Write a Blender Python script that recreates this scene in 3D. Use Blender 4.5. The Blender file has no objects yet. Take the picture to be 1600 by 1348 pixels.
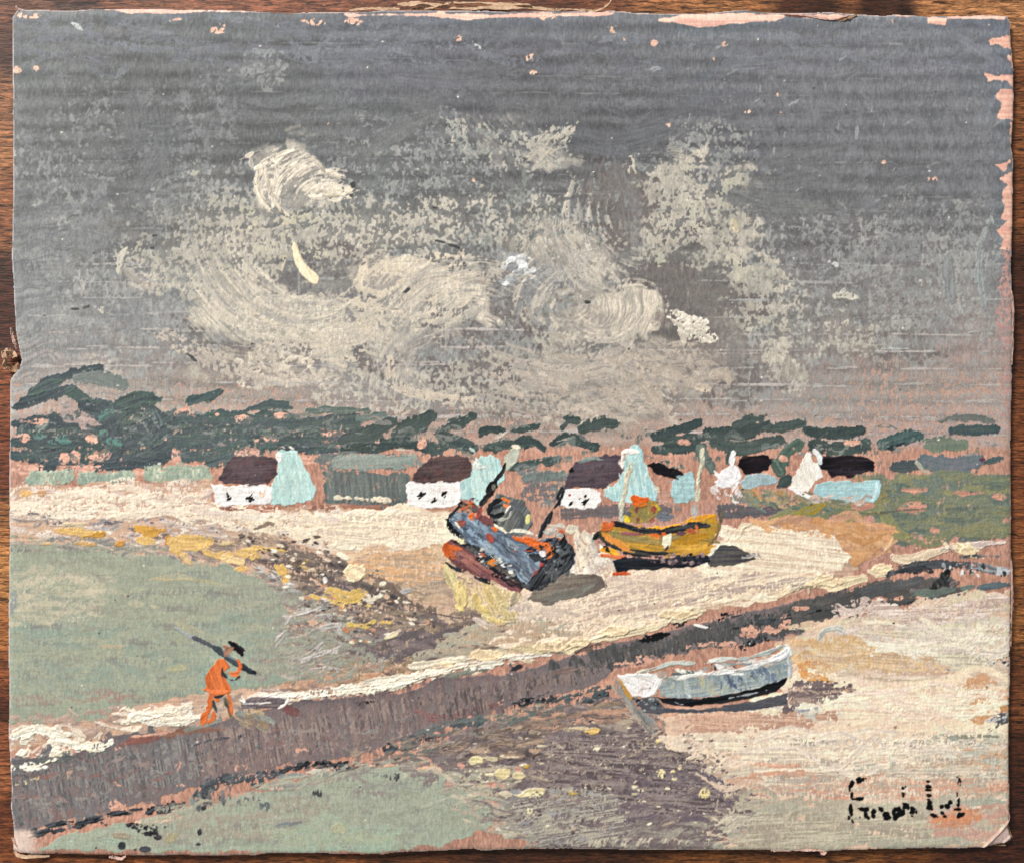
import bpy, math
import numpy as np

# ================================================================ camera, light, exposure
PX = 0.00025                    # one unit of the paint grid = 0.25 mm
ZB = 14*PX                      # the face of the board lies 3.5 mm above the table
scene = bpy.context.scene
cam = bpy.data.objects.new('camera', bpy.data.cameras.new('camera'))
scene.collection.objects.link(cam); scene.camera = cam
CH = 0.46
cam.location = (0, 0, ZB+CH)
cam.data.sensor_fit = 'HORIZONTAL'; cam.data.sensor_width = 36
cam.data.lens = 36*CH/(1600*PX)
cam.data.clip_start = .01; cam.data.clip_end = 50

world = bpy.data.worlds.new('World'); scene.world = world; world.use_nodes = True
bg = world.node_tree.nodes['Background']; bg.inputs[0].default_value = (1, .98, .95, 1); bg.inputs[1].default_value = .29
def area(name, loc, size, power, col):
    l = bpy.data.lights.new(name, 'AREA'); l.shape = 'RECTANGLE'; l.size, l.size_y = size; l.energy = power; l.color = col
    o = bpy.data.objects.new(name, l); scene.collection.objects.link(o); o.location = loc
    d = np.array(loc); z = d/np.linalg.norm(d)
    from mathutils import Vector
    o.rotation_euler = Vector(-z).to_track_quat('-Z', 'Y').to_euler(); return o
area('window_light', (-1.5, 1.9, 1.9), (1.0, .8), 130, (1, .965, .92))
vs = scene.view_settings; scene.display_settings.display_device = 'sRGB'
vs.view_transform = 'Standard'; vs.look = 'None'; vs.exposure = 0; vs.gamma = 1; vs.use_curve_mapping = False
GAIN = .93                      # pigment reflectance scale

# ---------------------------------------------------------------- paint engine
# The board is a height field: every brush mark below lays down colour and thickness
# (coordinates are millimetre-like units, 0.25 mm each, origin at the corner of the table view).
R = 0.8
W, H = 1600, 1348
nx, ny = int(W*R)+1, int(H*R)+1
rng = np.random.default_rng(7)
XX, YY = np.meshgrid(np.arange(nx)/R, np.arange(ny)/R)
XX = XX.astype(np.float32); YY = YY.astype(np.float32)

def squash(v):
    z = (v-v.mean())/v.std()
    return (0.5*(1+np.tanh(0.8*z))).astype(np.float32)

def gnoise(shape, sx, sy, seed):
    """smooth noise, feature size sx, sy in cells, tiling, values 0..1"""
    r = np.random.default_rng(seed).standard_normal(shape)
    fy = np.fft.fftfreq(shape[0])[:, None]; fx = np.fft.rfftfreq(shape[1])[None]
    g = np.exp(-2*(np.pi**2)*((fx*sx)**2+(fy*sy)**2))
    return squash(np.fft.irfft2(np.fft.rfft2(r)*g, s=shape))

def NZ(sx, sy, seed): return gnoise((ny, nx), sx*R, sy*R, seed)

TN = 2048
STREAK = gnoise((TN, TN), 34, 1.7, 11)       # bristle marks: rows = across, cols = along
STREAK2 = gnoise((TN, TN), 14, 3.6, 12)
EDGE = 0.6*gnoise((ny, nx), 4.5, 4.5, 21)+0.4*gnoise((ny, nx), 1.4, 1.4, 22)
EDGEB = gnoise((ny, nx), 11, 9, 23)

wob = (NZ(160, 60, 31)-.5)*9
CORR = np.cos((YY+wob)*2*np.pi/26.6)                                    # the fluting telegraphing through the face
FINE = NZ(.8, 2.5, 32)                                                  # vertical weave of the face paper
FINEH = NZ(6, .8, 33)
BLOT = NZ(1.45, 1.75, 34)
BIG = NZ(26, 18, 35)
T0 = squash(.85*(BLOT-.5)+.5*(FINE-.5)+.2*(FINEH-.5)+.45*(NZ(4.5, 4, 36)-.5)+.30*(BIG-.5)-.08*CORR)      # tooth: low = raised = takes paint first
TF = squash(.5*(BLOT-.5)+.9*(FINE-.5)+.25*(FINEH-.5)-.06*CORR)

C = np.zeros((ny, nx, 3), np.float32)
HT = np.zeros((ny, nx), np.float32)
ID = np.zeros((ny, nx), np.int16)
IDS = {}
def pid(name):
    if name not in IDS: IDS[name] = len(IDS)+1
    return IDS[name]

def hx(c):
    if not isinstance(c, str): return np.asarray(c, np.float32)
    c = c.lstrip('#'); v = np.array([int(c[i:i+2], 16) for i in (0, 2, 4)], np.float64)
    L = v @ (.3, .59, .11); sat = v.max()-v.min()                       # pigment reference was mixed a little dark and strong
    st = lambda x, a, b: (lambda t: t*t*(3-2*t))(min(max((x-a)/(b-a), 0), 1))
    up = 17*st(L, 25, 75)*(1-.6*st(L, 170, 250))*(1-.7*st(sat, 60, 130))
    v = L+up+(v-L)*(.78+.16*st(sat, 60, 110))
    return (np.clip(v, 0, 252)/255).astype(np.float32)
def sst(v, a, b):
    t = np.clip((v-a)/(b-a), 0, 1); return t*t*(3-2*t)
def box(x0, y0, x1, y1):
    a = max(int(y0*R), 0); b = min(int(y1*R)+2, ny); c = max(int(x0*R), 0); d = min(int(x1*R)+2, nx)
    return (slice(a, b), slice(c, d)) if b > a and d > c else None
def tex(T, u, v):
    return T[(v*2).astype(np.int32) % TN, (u*2).astype(np.int32) % TN]
def smooth(pts, n=8):
    p = np.asarray(pts, float)
    if len(p) < 3: return p if n < 10 else p[0]+(p[1]-p[0])*np.linspace(0, 1, n)[:, None]
    q = np.vstack([2*p[0]-p[1], p, 2*p[-1]-p[-2]]); out = []
    for i in range(1, len(q)-2):
        for t in np.arange(n)/n:
            out.append(.5*((2*q[i])+(-q[i-1]+q[i+1])*t+(2*q[i-1]-5*q[i]+4*q[i+1]-q[i+2])*t*t+(-q[i-1]+3*q[i]-3*q[i+1]+q[i+2])*t**3))
    out.append(p[-1]); return np.array(out)

def V3(*v): return np.array(v, np.float32)
MOD = {'painted_beach': V3(1.0, .985, .965), 'painted_yellow_boat': V3(1.08, .99, .84), 'painted_shallows': V3(1.03, 1.02, 1.0), 'painted_mud': V3(1.0, .985, .95), 'painted_sea': V3(.935, .91, .905), 'painted_treeline': V3(.92, .90, .92), 'painted_jetty': V3(1.0, .975, .96), 'painted_meadow': V3(.96, .91, .91), 'primer': V3(1, .985, .98)}   # pigment corrections
def lay(sl, a, col, dh, part, level=0.0):
    """blend a mark in: a coverage, col colour, dh thickness; level flattens what is below"""
    a = a.astype(np.float32)
    if part in MOD: col = col*MOD[part]
    C[sl] = C[sl]*(1-a[..., None])+col*a[..., None]
    h = HT[sl]; HT[sl] = h*(1-.22*a*(dh > 0))+a*dh*.6-a*level*(h-h.mean() if h.size else 0)
    if part is not None:
        ID[sl][a > .5] = pid(part)

def sdpoly(pts, x, y):
    d = np.full(x.shape, 1e9, np.float32); ins = np.zeros(x.shape, bool); n = len(pts)
    for i in range(n):
        ax, ay = pts[i]; bx, by = pts[(i+1) % n]
        ex, ey = bx-ax, by-ay; L = ex*ex+ey*ey+1e-9
        t = np.clip(((x-ax)*ex+(y-ay)*ey)/L, 0, 1)
        d = np.minimum(d, (x-ax-t*ex)**2+(y-ay-t*ey)**2)
        c = ((ay > y) != (by > y))
        if by != ay: ins ^= c & (x < (bx-ax)*(y-ay)/(by-ay)+ax)
    d = np.sqrt(d); return np.where(ins, -d, d)

def P(pts, col, part, col2=None, cov=1.3, rough=3.0, th=.35, ang=0, soft=.9, tooth=None, amt=.9, sm=False, fade=0, level=0):
    """a filled patch with ragged edge; cov<1 leaves the tooth of what is below open"""
    if sm: pts = smooth(list(pts)+[pts[0]], 5)[:-1]
    p = np.asarray(pts, float); m = rough*2+3
    sl = box(p[:, 0].min()-m, p[:, 1].min()-m, p[:, 0].max()+m, p[:, 1].max()+m)
    if sl is None: return
    x, y = XX[sl], YY[sl]
    d = sdpoly(p, x, y)+(EDGE[sl]-.5)*2*rough+(EDGEB[sl]-.5)*rough
    e = sst(-d, -soft, soft)
    T = (T0 if tooth is None else tooth)[sl]
    cv = cov-(fade*np.exp(np.minimum(d, 0)/12) if fade else 0)
    a = e*sst(cv-T, -.07, .07)
    ca, sa = math.cos(math.radians(ang)), math.sin(math.radians(ang)); o = rng.integers(0, TN, 2)
    s = tex(STREAK, x*ca+y*sa+o[0], -x*sa+y*ca+o[1])
    k = (s-.5)*amt*2
    c1 = hx(col); c2 = hx(col2) if col2 is not None else c1*.9
    cc = c1+(c2-c1)*np.clip(.5+k, 0, 1)[..., None] if col2 is not None else c1*(1+.09*k[..., None])
    rim = np.exp(-((d+1.6)/1.6)**2)
    lay(sl, a, cc, th*(.55+.6*s+.5*rim), part, level)

def S(pts, w, col, part, col2=None, th=.5, cov=1.25, rough=1.9, taper=(.62, .5), wet=0, tooth=None, amt=.8, soft=.8, run=0.0):
    """one brush stroke along a curve"""
    p = smooth(pts, 6); m = w/2+rough*2+3
    sl = box(p[:, 0].min()-m, p[:, 1].min()-m, p[:, 0].max()+m, p[:, 1].max()+m)
    if sl is None: return
    x, y = XX[sl], YY[sl]
    best = np.full(x.shape, 1e9, np.float32); U = np.zeros_like(x); V = np.zeros_like(x); acc = 0
    for i in range(len(p)-1):
        ax, ay = p[i]; ex, ey = p[i+1]-p[i]; L = math.hypot(ex, ey)+1e-6
        t = np.clip(((x-ax)*ex+(y-ay)*ey)/L/L, 0, 1)
        dx, dy = x-ax-t*ex, y-ay-t*ey; d = dx*dx+dy*dy; k = d < best
        best = np.where(k, d, best); U = np.where(k, acc+t*L, U); V = np.where(k, np.sign(ex*dy-ey*dx)*np.sqrt(d), V); acc += L
    tn = U/acc
    prof = np.minimum(1, taper[0]+(1-taper[0])*tn/.2)*np.minimum(1, taper[1]+(1-taper[1])*(1-tn)/.3)
    o = rng.integers(0, TN, 2)
    s = tex(STREAK, U+o[0], V+o[1]); s2 = tex(STREAK2, U+o[1], V+o[0])
    d = np.abs(V)-w/2*prof+(EDGE[sl]-.5)*2*rough+(s2-.5)*rough*1.3+(FINE[sl]-.5)*min(rough, w*.12)
    T = (T0 if tooth is None else tooth)[sl]
    cv = cov+(s-.5)*.35-run*tn
    a = sst(-d, -soft, soft)*sst(cv-T, -.07, .07)*(1-wet)
    c1 = hx(col); c2 = hx(col2) if col2 is not None else c1
    k = np.clip(.5+(.6*s+.4*s2-.5)*2.2*amt, 0, 1)[..., None]
    cc = c1+(c2-c1)*k if col2 is not None else c1*(1+.07*(k-.5)*2)
    rim = np.exp(-((d+1.4)/1.3)**2)
    lay(sl, a, cc, th*(.35+.8*s+.55*rim), part)

def inpoly(px, py, q):
    c = False
    for i in range(len(q)):
        (x1, y1), (x2, y2) = q[i-1], q[i]
        if (y1 > py) != (y2 > py) and px < (x2-x1)*(py-y1)/(y2-y1)+x1: c = not c
    return c

def F(poly, cols, n, L, w, ang, part, th=.5, cov=1.0, dang=8, bend=.12, wet=.1, **k):
    """many strokes of a palette laid over an area"""
    q = np.asarray(poly, float); x0, y0 = q.min(0); x1, y1 = q.max(0); i = 0; g = 0
    while i < n and g < n*30:
        g += 1; x, y = rng.uniform(x0, x1), rng.uniform(y0, y1)
        if not inpoly(x, y, q): continue
        i += 1
        a = math.radians((ang(x, y) if callable(ang) else ang)+rng.normal(0, dang)); l = L*rng.uniform(.5, 1.4); b = rng.normal(0, bend)*l
        dx, dy = math.cos(a)*l/2, math.sin(a)*l/2
        c = cols[rng.integers(len(cols))]; c2 = cols[rng.integers(len(cols))]
        S([(x-dx, y-dy), (x-dy/l*b*2, y+dx/l*b*2), (x+dx, y+dy)], w*rng.uniform(.55, 1.4), c, part, c2, th=th*rng.uniform(.3, 1.0),
          cov=cov+rng.normal(0, .12), wet=wet, **k)

def D(x, y, w, h, col, part, th=.9, ang=0, rough=1.2, cov=1.4, col2=None, n=9):
    """a dab"""
    a = np.arange(n)/n*2*np.pi; r = rng.uniform(.75, 1.15, n); ca, sa = math.cos(math.radians(ang)), math.sin(math.radians(ang))
    px = np.cos(a)*w/2*r; py = np.sin(a)*h/2*r
    P(list(zip(x+px*ca-py*sa, y+px*sa+py*ca)), col, part, col2, cov=cov, rough=rough, th=th, ang=ang, sm=True)

def dabs(poly, cols, n, smin, smax, part, th=.8, asp=1.5, ang=0, **k):
    q = np.asarray(poly, float); x0, y0 = q.min(0); x1, y1 = q.max(0); i = 0; g = 0
    while i < n and g < n*30:
        g += 1; x, y = rng.uniform(x0, x1), rng.uniform(y0, y1)
        if not inpoly(x, y, q): continue
        i += 1; s = smin+(smax-smin)*rng.random()**2.2
        D(x, y, s*asp, s, cols[rng.integers(len(cols))], part, th, ang+rng.normal(0, 15), rough=min(1.6, s*.16), **k)

def grid(rows, y0, y1):
    """bilinear field from a coarse table over x 0..1600, y y0..y1, warped so nothing runs straight"""
    g = np.array(rows, np.float32); 
    if g.ndim == 2: g = g[..., None]
    wx = (NZ(30, 24, 41)-.5)*62+(NZ(9, 8, 43)-.5)*26; wy = (NZ(30, 24, 42)-.5)*44+(NZ(9, 8, 44)-.5)*22
    u = np.clip((XX+wx)/1600, 0, 1)*(g.shape[1]-1); v = np.clip((YY+wy-y0)/(y1-y0), 0, 1)*(g.shape[0]-1)
    i = np.minimum(u.astype(int), g.shape[1]-2); j = np.minimum(v.astype(int), g.shape[0]-2)
    fu = (u-i)[..., None]; fv = (v-j)[..., None]; fu = fu*fu*(3-2*fu); fv = fv*fv*(3-2*fv)
    return (g[j, i]*(1-fu)+g[j, i+1]*fu)*(1-fv)+(g[j+1, i]*(1-fu)+g[j+1, i+1]*fu)*fv
# ---------------------------------------------------------------- the sky
ALL = (slice(0, ny), slice(0, nx))
PRIMER, SKY, TREES, GRASS, BEACH, SEA, JETTY, MUD, LAGOON = ('primer', 'painted_sky', 'painted_treeline', 'painted_meadow', 'painted_beach',
    'painted_sea', 'painted_jetty', 'painted_mud', 'painted_shallows')
C[:] = hx('#b5846f')*(1+.12*(FINE-.5)+.06*(BLOT-.5))[..., None]
ID[:] = pid(PRIMER)
HT += (.075+.05*sst(450-YY, 0, 200))*CORR*(.3+1.4*BIG)+.2*(FINE-.5)+.1*(BLOT-.5)+.8*(NZ(60, 45, 61)-.5)
HT -= .12*BIG*np.exp(-((np.mod(YY+wob, 26.6)-13.3)/2.2)**2)
PK = '#d9a48e'

sky = [x.split() for x in '''
707476 6c7072 6c7074 6a6e78 6c7079 6e7279 74787c 787c84 747a88
6e7374 65686a 66696d 62656f 5c5d64 6a6c72 70727a 74767e 767a86
6c6e70 5b5e60 666a6b 66696d 66676b 5e6066 6a6b72 707278 72757c
6b6e70 66696a 6b6b6a 626667 666767 676668 67686b 6b6c71 707278
707476 70706f 706d6b 6c6966 6b6866 6c6967 6b6969 706e70 76767a
787c7e 7a7a7c 7a7471 787370 706a67 6d6864 6b6866 787270 8a7c79
9a8f8c a78f82 9c857a 887670 7d7069 84756d 917f79 9c877f a38a82
b29084 b88d7c b48c7b b08674 b08675 b08878 aa867a aa8880 aa8a83'''.strip().split('\n')]
base = grid([[hx(c) for c in r] for r in sky], 0, 700)
m = sst(760-YY, 0, 60)
tone = (.07*(BIG-.5)+.07*(FINE-.5)+.05*(NZ(12, 2.2, 51)-.5)+.05*(NZ(70, 30, 52)-.5)+.03*(BLOT-.5)+.035*CORR+.03*CORR*sst(450-YY, 0, 200))[..., None]
lay(ALL, m, base*V3(1, 1, 1)*(1+tone)*(1-sst(YY, 540, 620)[..., None]*V3(.06, .0, -.01))*(.92+.06*sst(YY, 300, 500))[..., None], .12, SKY)
# bits of primer left bare in the lower sky, more towards the horizon
bare = sst(YY, 520, 640)*.3+sst(XX, 1150, 1500)*sst(YY, 500, 600)*.1
lay(ALL, sst(bare-TF, -.06, .08)*sst(770-YY, 0, 10), hx('#bb9583')*(1+.08*(FINE-.5))[..., None], -.05, None)

def blobs(L, seed, w=1.0):
    """coverage field: soft ellipses (x, y, rx, ry, amount) with torn, drifting outlines"""
    wx = ((NZ(18, 14, seed)-.5)*46+(NZ(6, 5, seed+1)-.5)*22)*w; wy = ((NZ(18, 14, seed+2)-.5)*34+(NZ(6, 5, seed+3)-.5)*16)*w
    f = np.zeros((ny, nx), np.float32); x = XX+wx; y = YY+wy
    for cx, cy, rx, ry, v in L:
        f = np.maximum(f, v*sst(-np.sqrt(((x-cx)/rx)**2+((y-cy)/ry)**2), -1.45, -.45))
    return f
def dry(L, c0, c1, th, seed, a=.78, tooth=None):
    """paint dragged dry over the weave: sits on the raised tooth, leaves dark specks"""
    cv = blobs(L, seed); n = NZ(20, 14, seed+5)[..., None]; T = T0 if tooth is None else tooth
    c = (hx(c0)+(hx(c1)-hx(c0))*n)*(1+.06*(FINE-.5)+.05*(NZ(5, 4, seed+6)-.5))[..., None]
    lay(ALL, sst(cv, .05, .6)*.22, c*.96, .05, None)
    T = T+.12*(NZ(11, 8, seed+12)-.5)
    lay(ALL, sst(cv*1.04-T, -.10, .17)*a*(cv > .02), c, th, None)
def wetp(L, c0, c1, th, seed, centre, a=.85):
    """thick wet paint turned with the brush around a centre"""
    cv = blobs(L, seed, .8); cx, cy = centre; dx, dy = XX-cx, (YY-cy)*1.15+(NZ(14, 12, seed+7)-.5)*16; r = np.hypot(dx, dy)+(NZ(9, 9, seed+8)-.5)*10; t = np.arctan2(dy, dx)*55
    s1 = tex(STREAK, t+800, r+300); s2 = tex(STREAK2, t+500, r+900); s = .55*s1+.45*s2
    c = (hx(c0)*.93+(hx(c1)*1.03-hx(c0)*.93)*np.clip(.5+(s-.5)*2.1+(NZ(22, 16, seed+9)-.5)*1.1, 0, 1)[..., None])*(1+.04*(FINE-.5))[..., None]
    al = sst(cv-(.62*s+.23*T0+.15*NZ(7, 6, seed+10))*.9, -.22, .34)*a*(cv > .02)
    lay(ALL, al, c, th*(.3+1.1*s1), None)
A_ = [(40, 480, 120, 130, .75), (150, 590, 170, 60, .45), (110, 350, 90, 60, .55), (290, 470, 160, 80, .6), (700, 320, 170, 90, .35), (640, 560, 200, 80, .6), (860, 330, 120, 80, .3), (120, 520, 140, 40, .6), (1520, 440, 90, 110, .4), (60, 300, 60, 60, .35)]
wetp(A_, '#7f8384', '#999a97', .12, 200, (200, 900), .7)
wetp([(430, 460, 240, 110, .55), (900, 470, 240, 130, .5), (1150, 470, 140, 130, .42), (680, 470, 200, 120, .45), (1060, 300, 100, 70, .4), (180, 470, 90, 50, .4)], '#868684', '#a9a59c', .15, 205, (700, 1500), .55)
dry([(1430, 440, 170, 110, .62), (1260, 500, 110, 90, .56), (1340, 345, 120, 36, .38), (480, 320, 190, 60, .5), (110, 300, 60, 90, .35), (60, 250, 40, 60, .2), (700, 240, 60, 60, .45), (1090, 250, 90, 60, .5), (1190, 560, 80, 60, .45),
     (800, 350, 120, 60, .5), (620, 360, 150, 50, .5), (700, 560, 220, 80, .5), (405, 110, 36, 30, .5), (405, 80, 30, 18, .5), (1090, 200, 80, 16, .3), (1390, 535, 110, 26, .4), (1190, 400, 80, 80, .5), (200, 500, 160, 110, .42), (1480, 330, 90, 24, .3),
     (860, 560, 140, 60, .5), (1180, 620, 160, 40, .3), (300, 300, 90, 40, .5), (1530, 500, 50, 80, .5), (1000, 250, 60, 40, .3), (560, 250, 120, 80, .3), (200, 200, 130, 60, .28)], '#85898a', '#9c9d99', .16, 210)
dry([(372, 372, 100, 52, .74), (290, 345, 80, 36, .55), (530, 372, 100, 56, .6), (620, 362, 90, 40, .5), (1062, 285, 42, 50, .78), (1112, 352, 60, 44, .76), (1018, 335, 50, 60, .6), (1160, 268, 46, 26, .68), (1128, 392, 62, 24, .84), (1185, 440, 56, 26, .82),
     (1228, 545, 24, 60, .7), (1195, 495, 66, 34, .5), (700, 345, 70, 36, .4), (830, 365, 70, 50, .55), (1310, 520, 60, 20, .5), (330, 420, 120, 40, .62), (760, 600, 120, 40, .5), (690, 610, 120, 36, .45), (560, 600, 90, 40, .4), (880, 520, 60, 30, .4)],
    '#a8a495', '#c4baa7', .3, 220)
wetp([(240, 230, 70, 90, .6), (620, 160, 120, 50, .45), (930, 120, 150, 60, .4), (1000, 215, 90, 40, .5), (520, 190, 120, 50, .4), (1240, 300, 90, 60, .45), (700, 130, 140, 30, .4)], '#55585c', '#64666a', .05, 350, (700, 1400), .6)
# brown-grey ground left open between the clouds
dry([(478, 432, 50, 16, .3), (1052, 432, 60, 34, .95), (780, 520, 90, 36, .5), (770, 585, 100, 26, .55), (560, 562, 60, 22, .62), (1160, 602, 50, 28, .7), (965, 310, 46, 60, .75), (560, 400, 60, 20, .4), (690, 590, 60, 24, .5), (1120, 480, 90, 40, .6),
     (300, 520, 50, 24, .4), (1400, 560, 60, 14, .5)], '#67605e', '#706966', .05, 230, a=.8, tooth=1-T0)
wetp([(440, 505, 110, 36, 1.0), (370, 480, 80, 60, .72), (540, 520, 80, 30, .85), (420, 560, 60, 26, .55), (330, 570, 60, 20, .5)], '#b3ab99', '#d2c7b0', .6, 240, (480, 380), .92)
wetp([(665, 440, 80, 30, .95), (730, 448, 36, 36, .95), (590, 430, 50, 30, .7), (750, 490, 50, 16, .7), (640, 425, 50, 20, .9)], '#b5ab9c', '#dccfb8', .6, 250, (720, 560), .92)
wetp([(620, 510, 60, 66, .78), (640, 590, 50, 36, .6), (680, 520, 60, 30, .6), (600, 560, 60, 30, .5)], '#a39d94', '#beb3a2', .5, 260, (700, 560), .85)
wetp([(880, 400, 80, 60, .75), (850, 370, 60, 30, .55), (930, 430, 40, 40, .8), (900, 360, 40, 30, .4)], '#a59f95', '#c3b8a6', .5, 270, (1010, 330), .85)
wetp([(965, 490, 90, 40, .98), (900, 510, 50, 50, .72), (1000, 470, 40, 26, .9), (860, 480, 40, 40, .6)], '#b0a799', '#d4c7b1', .6, 280, (900, 480), .92)
wetp([(1010, 550, 100, 34, .72), (920, 590, 110, 34, .85), (960, 625, 100, 34, .88), (930, 655, 100, 24, .6), (1070, 545, 40, 20, .6), (870, 560, 50, 30, .5)], '#958c82', '#b0a595', .4, 290, (600, 1500), .88)
wetp([(800, 230, 80, 36, .42), (850, 240, 46, 26, .8), (760, 210, 50, 26, .4), (865, 215, 30, 14, .6)], '#989690', '#b7ae9f', .45, 300, (980, 60), .85)
wetp([(790, 420, 36, 30, .55), (840, 450, 60, 40, .6), (800, 470, 50, 26, .45)], '#8e8f90', '#a9aaaa', .4, 310, (900, 520), .8)
wetp([(480, 590, 100, 16, .55), (440, 592, 50, 14, .8), (1110, 595, 36, 14, .9), (1060, 600, 90, 26, .5), (170, 560, 60, 20, .4), (230, 440, 40, 26, .5)], '#b1a799', '#cdbfab', .5, 320, (480, 2400), .85)

# pale paint caught on the crests of the fluting
for k, y0 in enumerate(np.arange(66, 760, 26.6)):
    s = .25 if y0 < 300 else .55 if y0 < 500 else .8
    for j in range(44):
        if rng.random() < s:
            x = rng.uniform(30, 1560); l = rng.uniform(20, 90)
            yy = y0+rng.normal(0, 1.1)-wob[min(int(y0*R), ny-1), min(int(x*R), nx-1)]
            S([(x, yy), (x+l/2, yy+rng.normal(0, .5)), (x+l, yy)], rng.uniform(1.5, 2.8), '#a5a29e' if y0 > 400 else '#868a8b', None,
              '#b5aaa4' if y0 > 500 else '#8d9090', th=.2, cov=.85, rough=.9, wet=.25 if y0 > 400 else .6)

for j in range(170):
    x = rng.uniform(150, 1450); y = rng.uniform(330, 640); l = rng.uniform(15, 60)
    S([(x, y), (x+rng.normal(0, 1), y+l/2), (x+rng.normal(0, 1), y+l)], rng.uniform(1.4, 3), '#a6a39d', None, '#b3aea4', th=.12, cov=.7, rough=1, wet=.5)
# soft brush marks through the dark upper sky
dk = ['#5c5e64', '#62656a', '#6a6c72', '#565a5e', '#6f7278']
F([(20, 20), (1560, 30), (1560, 330), (1250, 330), (1150, 180), (900, 170), (560, 260), (400, 200), (20, 500)], dk+['#7b7e83', '#74777c'], 420, 70, 13, -4, None,
  th=.22, cov=.62, dang=16, wet=.62)
F([(20, 25), (1560, 30), (1560, 110), (20, 100)], ['#70757f', '#7d828c', '#62646e', '#6d7280'], 130, 90, 12, 0, None, th=.25, cov=.6, dang=6, wet=.5)
F([(1130, 120), (1560, 120), (1560, 340), (1200, 340)], ['#74767c', '#7c7f86', '#67696f'], 150, 60, 9, 80, None, th=.18, cov=.5, dang=12, wet=.6)
F([(20, 120), (380, 120), (300, 380), (20, 480)], ['#777c7d', '#6a6e70', '#82878a'], 150, 60, 8, 86, None, th=.16, cov=.45, dang=10, wet=.6)
# dark smudges
for pts, w, c in [([(208, 155), (212, 185), (222, 225)], 34, '#5b5e61'), ([(246, 170), (254, 215), (250, 255)], 28, '#54585b'), ([(250, 240), (230, 275), (212, 300)], 34, '#606466'),
                  ([(160, 28), (176, 36), (182, 34)], 14, '#565b62'), ([(620, 120), (690, 125), (770, 120)], 26, '#5c5e66'), ([(640, 160), (680, 165)], 24, '#5d5f64'),
                  ([(570, 250), (600, 220), (680, 180)], 20, '#626666'), ([(1060, 150), (1120, 155), (1170, 148)], 28, '#585b62'), ([(990, 200), (1050, 185), (1110, 180)], 30, '#5b5d63'),
                  ([(880, 205), (960, 225), (1050, 205)], 40, '#595c62'), ([(1195, 250), (1260, 240), (1320, 230)], 30, '#606265'), ([(1180, 290), (1230, 290), (1290, 280)], 34, '#5e6163'),
                  ([(1080, 120), (1150, 118)], 12, '#55585f'), ([(1140, 300), (1200, 320), (1290, 325)], 36, '#666968'), ([(960, 270), (985, 330), (990, 390)], 40, '#6a6868'),
                  ([(550, 290), (555, 300)], 18, '#505556'), ([(600, 240), (590, 290)], 26, '#5c6262'), ([(1500, 60), (1560, 100)], 20, '#747884'),
                  ([(1010, 425), (1060, 440), (1050, 470)], 36, '#67625f'), ([(1030, 495), (1055, 500)], 16, '#6c605c'), ([(1270, 175), (1340, 172)], 18, '#6a6c72'),
                  ([(1110, 500), (1150, 530), (1150, 580)], 34, '#77706b'), ([(500, 90), (560, 88), (600, 92)], 16, '#5f626c'), ([(430, 50), (480, 52)], 18, '#60636e')]:
    S(pts, w, c, None, hx(c)*1.12, th=.25, cov=.95, rough=6, wet=.35, soft=5, taper=(.6, .5))

# wet, rounded cloud brushwork
cl = ['#c9bda8', '#bdb19e', '#d2c5af', '#aaa395', '#b5aa9a', '#a09c92']
def swirl(cx, cy, r, a0, a1, w, n, cols, cov=.85, wet=.15, th=.55, sq=.8):
    wet += .2; th *= .7; n = int(n*1.7); w *= 1.15
    for i in range(n):
        rr = r*rng.uniform(.55, 1.1); s = rng.uniform(-12, 12); b = rng.uniform(.4, 1)
        aa = np.radians(np.linspace(a0+s, a0+s+(a1-a0)*b, 6))
        S([(cx+rr*math.cos(t)+rng.normal(0, 1), cy+rr*sq*math.sin(t)) for t in aa], w*rng.uniform(.4, 1.3), cols[rng.integers(len(cols))], None,
          cols[rng.integers(len(cols))], th=th, cov=cov, wet=wet, rough=1.4)
swirl(430, 410, 120, 60, 150, 4, 11, cl)
swirl(470, 400, 170, 30, 80, 4, 9, cl, cov=.75)
swirl(690, 480, 75, 180, 290, 3, 13, cl)
swirl(690, 440, 80, 40, 100, 4, 7, cl, cov=.6)
swirl(620, 540, 80, 170, 250, 3, 9, ['#b5ab9a', '#a59e92', '#c6b9a4'], cov=.7)
swirl(940, 450, 70, 190, 320, 3, 12, ['#b5aea2', '#a6a299', '#c4b8a6'], cov=.7)
swirl(940, 480, 65, 20, 170, 3, 13, ['#bdb2a2', '#aaa59a', '#cfc1ab'], cov=.8)
swirl(990, 480, 50, 230, 360, 3, 8, ['#cdbfaa', '#b8ae9f'], cov=.8)
swirl(900, 400, 60, 250, 350, 3, 8, ['#b3ab9b', '#c0b5a2'], cov=.6)
swirl(640, 460, 120, 100, 150, 4, 7, cl, cov=.7)
swirl(900, 560, 70, 110, 190, 4, 5, ['#b6a999', '#a99d90'], cov=.7)
F([(900, 560), (1110, 540), (1100, 610), (1000, 650), (880, 650), (840, 600)], ['#a99c8e', '#b3a593', '#9f9489'], 80, 46, 12, 10, None, th=.4, cov=.6, wet=.2)
F([(560, 420), (720, 390), (760, 470), (640, 520), (560, 520)], ['#d0c2aa', '#c4b6a0', '#d9caaf'], 60, 40, 9, 140, None, th=.5, cov=.7, wet=.2, dang=25)
F([(380, 480), (620, 460), (560, 560), (420, 560)], ['#cabda6', '#c3b7a3', '#bab09f'], 70, 60, 10, 20, None, th=.45, cov=.65, wet=.2, dang=20)
F([(700, 190), (890, 200), (880, 265), (700, 245)], ['#8f9590', '#a8a59a', '#7d8582', '#b0aa9c'], 90, 26, 5, 55, None, th=.35, cov=.5, wet=.2, dang=25)
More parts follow.
